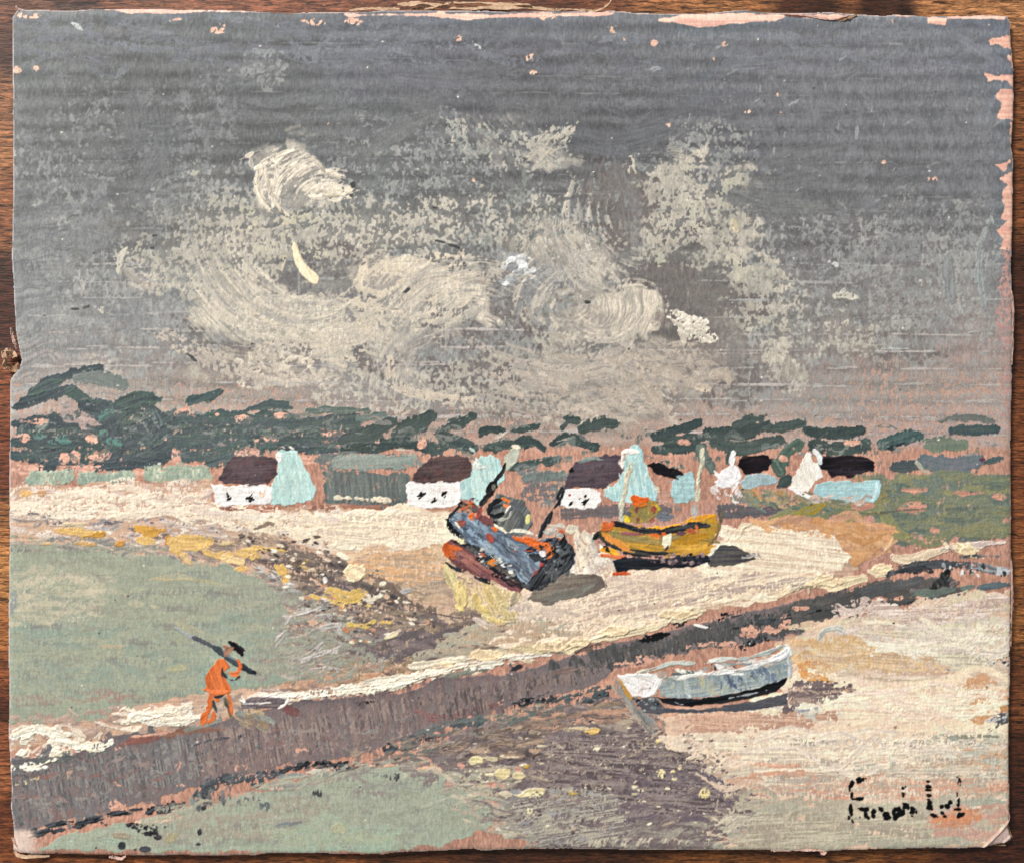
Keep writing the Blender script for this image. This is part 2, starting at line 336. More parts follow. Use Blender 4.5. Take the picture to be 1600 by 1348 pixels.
F([(810, 220), (895, 195), (880, 250), (840, 270)], ['#aaa598', '#b8ae9c'], 30, 30, 6, -35, None, th=.4, cov=.65, wet=.15)
F([(700, 270), (1000, 270), (980, 400), (720, 400)], ['#7a807c', '#8c918c', '#6a6e6c'], 60, 26, 6, 100, None, th=.25, cov=.5, wet=.3, dang=30)
F([(760, 400), (900, 400), (880, 500), (780, 520)], ['#858886', '#777a7a', '#9a9a96'], 70, 28, 6, 60, None, th=.3, cov=.55, wet=.25, dang=30)
F([(960, 250), (1140, 240), (1150, 450), (1010, 440)], ['#b2ae9b', '#a7a695', '#bcb49f'], 14, 28, 14, 90, None, th=.3, cov=.42, wet=.05, dang=30)
F([(340, 330), (580, 330), (560, 430), (360, 430)], ['#a9a892', '#b3ad97', '#bdb296'], 12, 44, 14, 0, None, th=.3, cov=.42, wet=.05, dang=20)
def sweep(cx, cy, r0, r1, a0, a1, n, cols, w=(2, 7), sq=1.0, cov=.75):
    for _ in range(n):
        r = rng.uniform(r0, r1); a = rng.uniform(a0, a1-12); b = a+rng.uniform(14, 40)
        S([(cx+r*math.cos(math.radians(t)), cy+r*sq*math.sin(math.radians(t))) for t in np.linspace(a, b, 5)], rng.uniform(*w), cols[rng.integers(len(cols))], None, cols[rng.integers(len(cols))], th=.3, cov=cov, wet=.35, rough=1.6, soft=1.4, taper=(.3, .2))
SW = ['#cfc3ad', '#dccfb8', '#b3aa9b', '#99958f', '#bfb5a3', '#a8a196']
sweep(500, 330, 130, 230, 80, 150, 110, SW); sweep(480, 400, 60, 120, 40, 130, 50, SW)
sweep(740, 560, 100, 160, 180, 300, 80, SW); sweep(640, 400, 90, 130, 20, 90, 30, SW)
sweep(700, 620, 80, 130, 160, 250, 40, ['#a8a298', '#bdb4a5', '#8e8b87'])
sweep(1010, 330, 60, 180, 90, 190, 60, ['#b5aea2', '#9c9890', '#c6bcab']); sweep(900, 490, 20, 110, 0, 360, 90, ['#d2c6b1', '#b3aa9c', '#9d9890', '#c4b9a7'])
sweep(880, 330, 220, 330, 60, 110, 60, ['#a79d90', '#978f86', '#b8ac9c'])
# the bright curl of cloud, upper left
wetp([(425, 282, 34, 44, .8), (455, 258, 40, 24, .8), (490, 290, 60, 34, .72), (470, 222, 40, 14, .4), (445, 325, 30, 16, .5)], '#a39d92', '#cfc4b1', .4, 330, (520, 350), .92)
CRL = ['#e6dac2', '#d5c9b4', '#c6bcab', '#b3aa9d', '#efe2ca', '#d9cdb7']
for _ in range(150):
    r = rng.uniform(30, 118); a0_ = rng.uniform(178, 262) if r > 70 else rng.uniform(200, 290); a1_ = a0_+rng.uniform(16, 40)
    q = [(515+r*math.cos(math.radians(t)), 322+r*.86*math.sin(math.radians(t))) for t in np.linspace(a0_, a1_, 5)]
    if any(y > 345 or y < 228 or (x > 500 and y < 262) for x, y in q): continue
    S(q, rng.uniform(2, 6), CRL[rng.integers(6)], None, CRL[rng.integers(6)], th=.45, cov=.85, wet=.2, rough=1.4, taper=(.3, .2))
for _ in range(26):
    x = rng.uniform(478, 530); y = rng.uniform(288, 312); S([(x, y), (x+14, y+rng.normal(0, 2)), (x+rng.uniform(22, 36), y-2+rng.normal(0, 3))], rng.uniform(3, 8), CRL[rng.integers(6)], None, CRL[rng.integers(6)], th=.5, cov=.9, wet=.15)
CR = ['#d6c9b2', '#cbbfab', '#e0d3ba', '#bdb2a0']
for pts, w, c in [([(399, 264), (416, 256), (436, 244), (458, 236)], 11, '#e9ddc6'), ([(403, 266), (399, 288), (408, 314), (426, 334)], 9, '#ecdfc7'), ([(408, 262), (404, 290), (414, 312)], 8, '#e3d6be'),
                  ([(416, 264), (420, 292), (436, 322), (452, 338)], 7, '#dccfb9'), ([(385, 245), (395, 240)], 6, '#c7bdac'), ([(392, 250), (393, 265)], 6, '#b9b2a6'), ([(428, 237), (436, 232)], 7, '#cfc6b6'),
                  ([(500, 300), (525, 302), (548, 296)], 14, '#dbcfb8'), ([(470, 240), (492, 252), (508, 270)], 7, '#c9beac')]:
    S(pts, w, c, None, hx(c)*.84, th=.95, cov=1.0, rough=2)
# crescent and highlights
P([(456, 378), (463, 380), (469, 396), (480, 416), (495, 430), (496, 443), (484, 440), (468, 424), (458, 404)], '#ddc9a2', None, '#e9d9b4', rough=1.5, th=1.0, ang=60, sm=True)
S([(446, 402), (440, 422)], 4, '#c6bba2', None, th=.5, cov=.9)
for pts, w, c in [([(198, 388), (188, 405), (186, 425)], 9, '#c2bdac'), ([(178, 402), (186, 405)], 7, '#b0ada2'), ([(127, 440), (128, 462)], 8, '#aaa9a2'), ([(158, 484), (166, 488)], 12, '#b8b3a8'),
                  ([(196, 420), (215, 440)], 14, '#a7a297'), ([(118, 40), (128, 46)], 10, '#a3a9ab'), ([(112, 36), (122, 40)], 6, '#b2b8ba'), ([(300, 272), (310, 268)], 10, '#aaa89a'),
                  ([(910, 350), (914, 370), (922, 392)], 4, '#d6cfc0'), ([(890, 385), (905, 395)], 5, '#c5bdac'), ([(400, 80), (420, 85), (440, 83)], 14, '#858a8e'),
                  ([(385, 108), (410, 112)], 14, '#868a8c'), ([(1145, 345), (1150, 360)], 14, '#cabd9e'), ([(1320, 452), (1312, 462)], 6, '#bdbaae'), ([(1305, 462), (1338, 464)], 8, '#c3bfb0'),
                  ([(1480, 400), (1485, 470)], 20, '#888c8c'), ([(1545, 345), (1535, 380), (1530, 430), (1540, 490)], 11, '#939a9a'), ([(1550, 340), (1553, 355)], 7, '#aab3b1'),
                  ([(1390, 545), (1410, 545)], 5, '#a9abab'), ([(1515, 522), (1530, 520)], 5, '#a8a9a9'), ([(1292, 408), (1308, 414)], 3, '#b3b6b6'), ([(1180, 620), (1190, 660)], 6, '#a8988c'),
                  ([(1090, 605), (1110, 608)], 12, '#c9b8a2'), ([(1112, 590), (1130, 585), (1140, 595)], 22, '#b7a796'), ([(1230, 590), (1232, 560)], 20, '#a59d90'),
                  ([(745, 70), (750, 74)], 4, '#b0b5b8'), ([(1010, 110), (1030, 108)], 5, '#898d92')]:
    S(pts, w, c, None, hx(c)*.9, th=.7, cov=.85, rough=2.4)
P([(1025, 478), (1045, 484), (1062, 482), (1080, 494), (1104, 500), (1106, 518), (1122, 530), (1100, 534), (1080, 530), (1068, 540), (1052, 512), (1034, 492)], '#b9af9e', None, '#d9cfbc', cov=.66, rough=6, th=.8, ang=30)
P([(1058, 486), (1078, 492), (1086, 512), (1070, 508)], '#e2d9c8', None, '#cfc5b3', cov=.9, rough=3, th=1.1, ang=20)
dabs([(790, 400), (830, 400), (840, 440), (780, 445)], ['#b9bcbc', '#cfd0ce', '#a2a6a6', '#8f9293'], 46, 3, 13, None, th=.6)
dabs([(1035, 480), (1110, 500), (1095, 530), (1050, 505)], ['#d9d0be', '#e6ddcb', '#c8beac'], 26, 3, 10, None, th=.7)
F([(370, 560), (480, 555), (500, 590), (380, 600)], ['#cdbfaa', '#bcae9d', '#d8cbb5'], 46, 22, 5, 30, None, th=.6, cov=.7, dang=35)
F([(700, 600), (1000, 560), (1130, 640), (900, 670)], ['#b5a596', '#a89a8c', '#bfb09d'], 60, 40, 7, 35, None, th=.3, cov=.45)
S([(1000, 590), (1035, 640), (1055, 665)], 20, '#b8a897', None, '#a89888', th=.3, cov=.8)
S([(610, 560), (620, 600), (680, 620), (740, 625)], 18, '#b9ac9a', None, '#c9bba5', th=.35, cov=.75)
S([(250, 520), (330, 560), (420, 600)], 30, '#a79c91', None, '#b9ac9b', th=.3, cov=.45)
# small dark nicks
for x, y, w, h, a in [(297, 556, 14, 5, 25), (303, 562, 12, 4, 35), (395, 537, 5, 4, 0), (390, 545, 5, 3, 0), (242, 368, 9, 4, 0), (238, 388, 7, 3, 0), (552, 289, 9, 10, 0), (549, 306, 7, 6, 0),
                      (118, 483, 16, 4, 0), (135, 480, 12, 4, -20), (636, 454, 14, 5, -35), (918, 472, 9, 4, 0), (680, 325, 10, 4, 0), (1464, 144, 10, 3, 0), (710, 385, 26, 5, 18), (690, 378, 20, 4, 12)]:
    D(x, y, w, h, '#47494a', None, th=-.2, ang=a, cov=1.0)
# primer showing through the sky near the edges
for pts in [[(208, 14), (250, 13), (205, 20)], [(150, 14), (385, 15), (388, 19), (330, 17), (290, 21), (205, 21), (180, 17)], [(540, 22), (765, 22), (860, 20), (960, 20), (950, 24), (840, 27), (720, 31), (690, 26), (600, 24), (545, 27)],
            [(1030, 32), (1065, 24), (1140, 20), (1215, 22), (1225, 26), (1210, 34), (1165, 36), (1115, 41), (1088, 42), (1060, 36)],
            [(1225, 24), (1310, 22), (1330, 30), (1312, 34), (1300, 32), (1240, 26)], [(1447, 24), (1480, 28), (1478, 40), (1449, 38)], [(1400, 20), (1425, 22), (1424, 26), (1400, 25)],
            [(1480, 25), (1570, 24), (1570, 29), (1480, 30)]]:
    P(pts, '#ecbfab', PRIMER, '#d9a595', rough=1.8, th=-.15, cov=1.15, ang=0)
for x, y, w, h in [(28, 109, 14, 9), (57, 107, 6, 8), (715, 60, 14, 10), (955, 45, 18, 12), (975, 62, 10, 10), (1022, 66, 10, 10), (828, 90, 20, 14), (835, 114, 12, 6), (1132, 68, 12, 9), (1116, 92, 8, 8),
                   (1219, 176, 8, 6), (1175, 174, 26, 7), (1382, 253, 7, 5), (1454, 255, 6, 4), (738, 281, 8, 8), (1215, 147, 3, 8), (1044, 196, 6, 6), (515, 196, 14, 10), (490, 34, 44, 8), (555, 34, 40, 12),
                   (275, 31, 20, 5), (340, 48, 30, 12), (350, 38, 16, 6), (45, 24, 40, 9), (1392, 33, 8, 8), (1368, 447, 10, 10), (690, 22, 16, 12), (1310, 225, 6, 4), (1455, 280, 18, 5), (860, 27, 40, 8)]:
    D(x, y, w*.9, h*.85, '#d9ad97', PRIMER, th=-.12, cov=.52 if w > 16 else .75, rough=3)
for pts in [[(1545, 64), (1578, 58), (1584, 76), (1570, 72), (1562, 66), (1548, 70)], [(1576, 88), (1586, 84), (1586, 108), (1580, 106)], [(1540, 116), (1560, 118), (1586, 114), (1586, 140), (1572, 130), (1556, 124), (1545, 124)],
            [(1562, 142), (1586, 138), (1586, 190), (1576, 188), (1560, 184), (1564, 162), (1556, 150)], [(1578, 190), (1586, 190), (1586, 232), (1580, 225)], [(1556, 258), (1578, 252), (1570, 266)],
            [(1563, 280), (1586, 268), (1586, 345), (1562, 345), (1570, 318), (1566, 300), (1578, 290)], [(1552, 360), (1582, 340), (1584, 395), (1560, 390), (1566, 375)]]:
    P(pts, '#e0b09b', PRIMER, '#d39d8c', rough=3.5, th=-.12, cov=1.02, tooth=T0)
P([(1562, 390), (1584, 380), (1582, 660), (1560, 650), (1570, 560), (1556, 500), (1566, 440)], '#bb9086', PRIMER, '#aa8580', rough=6, th=0, cov=.6, tooth=TF)
# ---------------------------------------------------------------- ground under the land: bare warm primer
lay(ALL, sst(YY, 690, 706)*.9, hx('#b4836d')*(1+.12*(FINE-.5)+.05*(NZ(30, 6, 80)-.5))[..., None], -.04, PRIMER)

# ---- trees along the skyline
DG, DG2, MG, LG = '#4f5f60', '#455356', '#4f6a5e', '#71857a'
P([(20, 660), (60, 648), (120, 655), (150, 650), (180, 642), (220, 628), (248, 632), (256, 642), (290, 648), (330, 645), (372, 648), (430, 640), (500, 652), (560, 650), (560, 690), (520, 700),
   (440, 700), (380, 715), (340, 712), (300, 700), (270, 718), (240, 728), (200, 736), (160, 736), (140, 722), (90, 742), (60, 738), (70, 722), (20, 718)], '#485a59', TREES, '#55695f', cov=.93, rough=7, th=.35, ang=-8)
for pts, w, c, c2 in [([(50, 612), (75, 598), (110, 585), (155, 577)], 16, DG, DG2), ([(120, 592), (150, 590), (190, 600)], 20, '#738279', '#7e8b82'), ([(25, 634), (70, 622), (112, 604)], 18, DG2, DG),
                  ([(95, 596), (70, 605), (48, 616)], 14, DG, MG), ([(112, 612), (140, 630), (190, 642)], 20, DG, MG), ([(185, 632), (220, 622), (246, 622)], 20, MG, DG2),
                  ([(298, 628), (318, 622), (342, 612)], 16, '#546a64', '#465a56'), ([(135, 640), (165, 650), (180, 690)], 34, DG2, DG), ([(262, 650), (235, 664), (200, 672)], 26, DG2, '#4c5f5c'), ([(258, 672), (225, 684), (180, 700)], 24, DG2, DG), ([(262, 692), (240, 706), (200, 716)], 22, DG, DG2),
                  ([(175, 655), (185, 690), (170, 725)], 20, DG, DG2), ([(20, 662), (70, 656), (130, 660)], 16, DG2, DG), ([(22, 690), (80, 688), (150, 694)], 22, '#4c605a', DG2),
                  ([(20, 712), (70, 712), (120, 700)], 16, DG2, '#52655f'), ([(60, 734), (78, 722), (100, 718)], 12, DG, DG), ([(150, 728), (200, 724), (250, 724)], 16, DG2, DG),
                  ([(300, 655), (360, 652), (420, 660)], 20, DG, MG), ([(270, 690), (330, 690), (380, 688)], 26, DG, MG), ([(400, 660), (460, 664), (520, 656)], 20, '#55675d', DG),
                  ([(395, 690), (450, 690), (500, 690)], 22, DG2, MG), ([(440, 705), (480, 700), (530, 704)], 16, DG, DG2), ([(325, 722), (350, 715), (372, 712)], 22, '#5b6f68', DG),
                  ([(260, 705), (300, 712), (350, 706)], 20, '#536760', DG), ([(390, 640), (420, 632), (455, 636)], 12, '#55695f', DG), ([(480, 642), (520, 640), (575, 641)], 8, '#617568', '#6f8073'),
                  ([(385, 668), (440, 672), (500, 668)], 10, '#62786c', DG), ([(70, 660), (60, 668)], 8, '#8f9c90', LG), ([(560, 655), (600, 650)], 8, LG, MG)]:
    S(pts, w, c, TREES, c2, th=.75, cov=1.1, rough=3.4, taper=(.8, .7))
for pts in [[(142, 655), (155, 680)], [(228, 640), (222, 690)]]:
    for k in range(5): S([(pts[0][0]+k*5, pts[0][1]), (pts[0][0]+k*6+6, (pts[0][1]+pts[1][1])/2), (pts[1][0]+k*4, pts[1][1])], 1.6, '#6b7f7b', TREES, '#5a6c6b', th=.3, cov=.7)
for x, y, w, h, a in [(165, 648, 30, 16, -30), (180, 690, 26, 14, 20), (100, 684, 22, 10, 0), (95, 690, 40, 8, 0), (160, 675, 12, 6, -30), (60, 682, 30, 8, 10)]:
    D(x, y, w, h, '#4f8476', TREES, th=.3, ang=a, cov=.75, col2='#5c8f80')
for pts in [[(96, 640), (108, 618), (120, 640), (140, 648), (146, 668), (130, 680), (122, 660), (100, 658)], [(125, 650), (150, 655), (160, 664), (140, 668), (132, 660)]]:
    P(pts, '#b8a396', TREES, '#a3968c', rough=2.5, th=-.1, cov=1)
for x, y, w, h, a in [(34, 682, 30, 14, 0), (143, 686, 18, 12, 20), (100, 715, 14, 16, 0), (118, 712, 12, 24, 0), (155, 712, 38, 18, -8), (45, 732, 60, 16, 0), (125, 734, 70, 16, 0), (260, 686, 9, 13, 0),
                      (275, 712, 12, 24, 0), (380, 655, 36, 14, 10), (418, 685, 36, 10, -5), (388, 708, 40, 14, 5), (480, 718, 40, 16, 0), (290, 644, 30, 10, 0), (48, 658, 50, 5, 0), (30, 700, 30, 5, 0),
                      (345, 648, 24, 6, 0), (470, 645, 30, 6, 0), (322, 681, 6, 5, 0), (220, 740, 60, 10, 0), (300, 730, 50, 10, 0), (520, 678, 50, 7, 0), (440, 650, 30, 7, 0), (540, 712, 60, 12, 0)]:
    D(x, y, w, h, '#d9a891', PRIMER, th=-.12, ang=a, cov=.86, rough=4, col2='#c4927e')
F([(260, 645), (760, 655), (760, 712), (300, 720)], ['#c39480', '#ad897a', '#b99a88', '#a89286'], 60, 26, 4, -6, TREES, th=.1, cov=.55, wet=.15, dang=12)
G1, G2, G3 = '#45564f', '#51615a', '#3c4d49'
for pts, w, c, c2 in [([(540, 690), (575, 680), (612, 660)], 26, G1, G2), ([(535, 700), (575, 700), (612, 698)], 16, G1, G3), ([(622, 678), (648, 664), (672, 650)], 28, G1, G2), ([(686, 674), (714, 662), (738, 650)], 16, G1, G2),
                  ([(600, 690), (640, 694), (665, 702)], 20, G1, G3), ([(668, 694), (682, 702), (695, 698)], 18, G1, G2), ([(690, 682), (715, 690), (738, 700)], 22, G2, G3), ([(752, 675), (770, 670), (785, 674)], 14, G1, G3),
                  ([(802, 672), (840, 668)], 8, G1, G1), ([(760, 700), (790, 692), (815, 694)], 16, G2, G1), ([(810, 690), (835, 690), (848, 700)], 14, G1, G3), ([(878, 670), (888, 658), (902, 658)], 14, G1, G2),
                  ([(910, 670), (940, 662), (962, 660)], 18, G1, G2), ([(865, 690), (890, 684), (930, 698)], 18, G1, G3), ([(800, 732), (830, 724), (872, 718)], 14, '#5d7068', G1),
                  ([(822, 748), (850, 745), (880, 740)], 20, '#75857c', LG), ([(1022, 682), (1050, 672), (1092, 660)], 16, G3, '#3e5350'), ([(1024, 702), (1060, 700), (1098, 698)], 16, G3, G1),
                  ([(1030, 688), (1060, 686), (1095, 684)], 14, G1, G3), ([(1105, 676), (1150, 678), (1200, 664)], 24, G1, G3), ([(1115, 690), (1160, 700), (1215, 688)], 22, G1, G2),
                  ([(1148, 664), (1170, 656), (1188, 654)], 12, G1, G2), ([(1196, 670), (1225, 668), (1254, 660)], 16, G2, G1), ([(1262, 674), (1300, 678), (1346, 672)], 20, G1, G3),
                  ([(1272, 694), (1310, 700), (1350, 700)], 22, G1, G3), ([(1350, 690), (1358, 700)], 14, G1, G2), ([(1378, 694), (1405, 686), (1436, 678)], 20, '#44605b', '#567069'), ([(1390, 698), (1412, 692)], 9, '#2f4046', G3),
                  ([(1485, 672), (1530, 674), (1555, 672)], 16, '#52665f', '#47595a'), ([(1470, 656), (1500, 652), (1550, 656)], 9, '#73796f', '#6b746d'), ([(1218, 730), (1232, 705), (1248, 692)], 20, '#5d7762', '#4d6657'),
                  ([(1210, 722), (1218, 738)], 18, '#627c66', G1), ([(1220, 755), (1232, 748)], 16, G1, G2), ([(1450, 694), (1505, 694)], 22, '#7b8a6d', '#6f7f6c'), ([(1396, 728), (1440, 728)], 22, '#59625f', '#4f5a59'),
                  ([(1445, 720), (1490, 728), (1530, 718)], 30, '#667a78', '#777d82'), ([(1540, 722), (1562, 716)], 11, '#536367', '#5a6a62'), ([(1095, 700), (1112, 735)], 18, '#5f7266', '#768577'),
                  ([(1140, 716), (1150, 706)], 6, '#56695a', G1), ([(1138, 725), (1140, 712)], 12, '#52645c', G1)]:
    S(pts, w, c, TREES, c2, th=.7, cov=1.12, rough=3.2, taper=(.8, .75))
for x, y, w, h in [(660, 694, 16, 20), (1068, 690, 22, 8), (1225, 716, 14, 10), (1240, 700, 6, 6), (1330, 692, 30, 7)]:
    D(x, y, w, h, '#c9967f', PRIMER, th=-.1, cov=.95, rough=2)
for pts, w in [([(775, 684), (790, 676)], 8), ([(618, 702), (645, 704)], 5), ([(870, 690), (900, 682)], 4)]: S(pts, w, '#c0b69f', TREES, th=.6, cov=.9)
for _ in range(40): # sparkle of pale skips through the dark foliage
    x, y = rng.uniform(30, 560), rng.uniform(620, 720); S([(x, y), (x+rng.uniform(6, 26), y+rng.normal(0, 1.5))], 1.6, '#8b9890', TREES, '#6f8078', th=.3, cov=.55, wet=.2)
F([(90, 640), (560, 650), (560, 700), (120, 720)], [DG, DG2, MG], 46, 26, 10, -12, TREES, th=.5, cov=.75, wet=.25)

F([(30, 650), (240, 640), (560, 660), (560, 705), (100, 722), (30, 715)], ['#66766f', '#5a6b66', '#7b8880', '#52625f', '#8a938b'], 120, 20, 5, -14, TREES, th=.45, cov=.55, wet=.25, dang=25)
F([(430, 650), (760, 660), (980, 680), (1400, 670), (1560, 690), (1540, 735), (1050, 715), (800, 735), (560, 735), (430, 715)], ['#6b7a70', '#7d877c', '#5d6c64', '#8c8f84'], 70, 34, 8, -6, TREES, th=.4, cov=.5, wet=.2, dang=12)
F([(505, 712), (640, 708), (640, 732), (520, 735)], ['#75817a', '#848e84', '#69766f'], 20, 44, 11, -3, TREES, th=.4, cov=.8)
F([(800, 730), (900, 735), (890, 790), (830, 790)], ['#78827c', '#8a8f86', '#6c746f', '#7c7471'], 26, 30, 10, 0, TREES, th=.4, cov=.72)
# ---- meadow strips and hedges
for pts, w, c, c2 in [([(50, 748), (80, 747), (106, 743)], 22, '#8b9c8a', '#9fae93'), ([(128, 748), (165, 748), (200, 744)], 20, '#93a28c', '#7f9183'), ([(238, 742), (280, 742), (316, 739)], 30, '#9ca88e', '#8a9a86'),
                  ([(60, 756), (85, 762)], 14, '#a9b3a2', '#93a38f'), ([(530, 722), (590, 722), (640, 718)], 24, '#7d8a82', '#8a9388'), ([(880, 800), (960, 798), (1040, 796)], 20, '#7c7371', '#6c6866'),
                  ([(1130, 798), (1180, 798), (1225, 798)], 20, '#6a6869', '#5f6062'), ([(1020, 798), (1045, 797)], 16, '#6a6b6c', '#77716f'), ([(1150, 778), (1195, 780), (1230, 776)], 20, '#7c857b', '#8c8b7a'),
                  ([(1000, 770), (1060, 792)], 6, '#8c8a80', '#a08f80')]:
    S(pts, w, c, 'painted_hedge' if pts[0][0] < 330 else 'painted_field' if pts[0][0] < 600 else GRASS, c2, th=.6, cov=1.02, rough=3.4, taper=(.95, .95))
for x0, x1, y in ((46, 112, 746), (124, 206, 746), (240, 314, 741)):
    for _ in range(26):
        x = rng.uniform(x0, x1); S([(x, y-9), (x+rng.uniform(-3, 6), y), (x+rng.uniform(-5, 5), y+10)], rng.uniform(3, 7), ['#a9b49c', '#c0c6ab', '#7f9183', '#93a28c', '#d3d0b4'][rng.integers(5)], 'painted_hedge', '#93a28c', th=.5, cov=.8, wet=.25)
P([(506, 738), (540, 734), (600, 740), (636, 745), (640, 780), (620, 800), (560, 792), (505, 788)], '#5c625f', 'painted_field', '#69726d', cov=.98, rough=7, th=.4, ang=85)
P([(1365, 748), (1440, 742), (1500, 748), (1560, 745), (1575, 765), (1580, 790), (1560, 830), (1500, 842), (1420, 838), (1370, 828), (1350, 790)], '#7a8a66', GRASS, '#67806f', cov=.96, rough=6, th=.45, ang=0)
F([(1350, 745), (1560, 742), (1575, 800), (1550, 838), (1400, 842), (1360, 800)], ['#7f8d63', '#6c8271', '#5d7468', '#8a9160', '#73876b', '#66807a'], 70, 60, 18, 0, GRASS, th=.55, cov=.8, wet=.15)
F([(1200, 780), (1380, 775), (1380, 812), (1210, 808)], ['#8a9160', '#7c8a60', '#9a9458', '#6f8269'], 26, 44, 16, -8, GRASS, th=.55, cov=.95, wet=.1)
F([(1165, 765), (1275, 775), (1290, 795), (1170, 790)], ['#547062', '#8ea083', '#b9935f', '#6f8a78', '#c9a173'], 28, 34, 7, 30, GRASS, th=.6, cov=.95, wet=.1)
S([(1235, 808), (1260, 798), (1285, 788)], 15, '#a39440', GRASS, '#8f9154', th=.6)
S([(1380, 800), (1400, 830), (1418, 838)], 20, '#929457', GRASS, '#7f8d60', th=.6)
for x, y, w, h in [(1425, 795, 50, 16), (1460, 828, 18, 12), (1510, 770, 60, 8), (1350, 790, 36, 14), (1560, 775, 30, 12), (1430, 765, 40, 6)]: D(x, y, w, h, '#bd8a72', PRIMER, th=-.1, cov=.85, rough=3)
S([(1340, 803), (1440, 795), (1545, 792)], 3, '#5e6b5f', GRASS, th=.1, cov=.8, wet=.3)
S([(1432, 722), (1442, 735), (1452, 738)], 5, '#b9bd9f', TREES, th=.7)
D(1535, 718, 14, 10, '#6d3f4c', TREES, th=.3, cov=.75)
for k in range(36):
    x = rng.uniform(520, 606); S([(x, 776+(x-520)*.05), (x+5, 778+(x-520)*.05)], 6.5, '#d6ccb4', BEACH, '#c4baa4', th=.8, cov=.95)
S([(508, 790), (560, 793), (625, 792)], 12, '#9a6450', BEACH, '#a77864', th=.3, cov=.8)

# ---- beach
CRM, CRM2, SND, SND2, BRN, BRN2, MAU = '#ecdcc3', '#e0cdb3', '#d2ab82', '#c39a74', '#8c7566', '#77665d', '#756870'
P([(16, 762), (100, 758), (200, 750), (330, 752), (335, 785), (430, 790), (520, 792), (640, 800), (700, 795), (720, 815), (800, 860), (900, 850), (1000, 885), (1100, 872), (1130, 830), (1180, 812), (1260, 818),
   (1320, 850), (1345, 890), (1300, 912), (1100, 955), (900, 1010), (640, 1060), (480, 1095), (300, 1135), (120, 1165), (16, 1170)], '#c9a68c', BEACH, '#b9967d', cov=1.3, rough=5, th=.2, ang=0)
# beach at left, above the sea
F([(18, 770), (200, 755), (335, 760), (340, 800), (18, 806)], ['#e9d9c8', '#dccbbd', '#f1e3cf', '#c9b0a6', '#b9a09c', '#e6c9b4'], 120, 46, 8, -3, BEACH, th=.6, cov=.72, dang=7, tooth=TF)
F([(18, 800), (340, 795), (600, 806), (430, 842), (20, 838)], ['#e3d3c3', '#cdbcb0', '#a79893', '#8e8382', '#efe0cb', '#bba79b'], 130, 54, 6, 2, BEACH, th=.6, cov=.8, dang=5)
F([(18, 800), (230, 790), (340, 805), (250, 825), (18, 830)], ['#6e6a70', '#8f898c', '#a39b9b'], 34, 24, 4, -5, BEACH, th=.5, cov=.8)
F([(18, 772), (200, 762), (340, 780), (430, 800), (330, 812), (18, 805)], ['#f2e3cd', '#ecdcc6', '#f7ecd8', '#dfccb8'], 90, 56, 8, -2, BEACH, th=.7, cov=.82, dang=5)
F([(330, 795), (700, 805), (715, 860), (560, 862), (440, 830)], [CRM, '#f3e6cb', CRM2, '#dcc9b4', '#e9d8bd', '#d9c8bb'], 110, 60, 12, 2, BEACH, th=.6, cov=1.0, dang=6)
F([(560, 795), (640, 800), (700, 812), (700, 850), (540, 850)], ['#f4e8cd', '#efe0c4'], 26, 60, 12, 3, BEACH, th=.7, cov=1.1, dang=5)
F([(330, 792), (640, 800), (620, 812), (340, 806)], ['#f2e7d6', '#e6d6c4', '#dfd0c3'], 40, 24, 5, 2, BEACH, th=.8, cov=1.0)
F([(340, 785), (520, 790), (520, 797), (340, 795)], ['#a86d5a', '#8b5f53', '#c08a74'], 18, 24, 5, 1, BEACH, th=.3, cov=.8)
F([(540, 862), (700, 850), (705, 930), (640, 940), (560, 880)], ['#d9ad82', '#c9a07c', '#d7b491', '#bb9a7e', '#e0c19d'], 80, 50, 9, 3, BEACH, th=.45, cov=.95, dang=8)
F([(560, 920), (700, 900), (760, 960), (790, 985), (640, 1040), (560, 1000)], ['#b59b82', '#a68d78', '#c6a685', '#96816f', '#b3a492'], 90, 50, 9, 2, BEACH, th=.4, cov=.95, dang=8)
# gully of dark wet sand running down from the left
gang = lambda x, y: 8+(x-300)*.09
F([(250, 838), (420, 832), (520, 880), (540, 930), (470, 930), (380, 880), (260, 862)], [BRN, '#a08873', '#8d7a70', '#b59a80', BRN2, '#c0a58c'], 90, 40, 7, gang, BEACH, th=.5, cov=.9)
F([(420, 870), (560, 880), (620, 930), (700, 980), (720, 1010), (600, 1055), (480, 1040), (450, 960)], [BRN2, MAU, '#6b6064', '#8c7b70', '#a08b78', '#5d5656', '#90807c'], 150, 46, 9, 14, BEACH, th=.5, cov=.9, dang=12)
F([(380, 850), (540, 872), (640, 930), (780, 1000), (760, 1020), (560, 1060), (500, 1030), (520, 960), (450, 900)], ['#6b5a50', '#7b675b', '#5c5050', '#8e7a68', '#665a5c', '#9b8468'], 130, 60, 8, 16, BEACH, th=.5, cov=.78, dang=12, wet=.15)
F([(560, 960), (860, 950), (780, 1015), (560, 1030)], ['#8a7866', '#7a6a60', '#9c8970', '#6d6060'], 70, 60, 8, 2, BEACH, th=.4, cov=.7, wet=.2)
F([(560, 980), (720, 990), (700, 1020), (540, 1035)], ['#675c5f', '#73676a', '#5f5658', '#827274'], 50, 46, 10, -4, BEACH, th=.4, cov=.95)
F([(520, 1030), (700, 1020), (640, 1060), (520, 1070)], ['#8b7a63', '#9c8568', '#6f6253', '#b7936c'], 50, 30, 6, -8, BEACH, th=.4, cov=.85)
F([(430, 1060), (600, 1030), (640, 1050), (480, 1090), (380, 1110)], ['#b98a6e', '#b3937c', '#8d7466', '#c59d7c'], 50, 36, 8, -8, BEACH, th=.4, cov=.85)
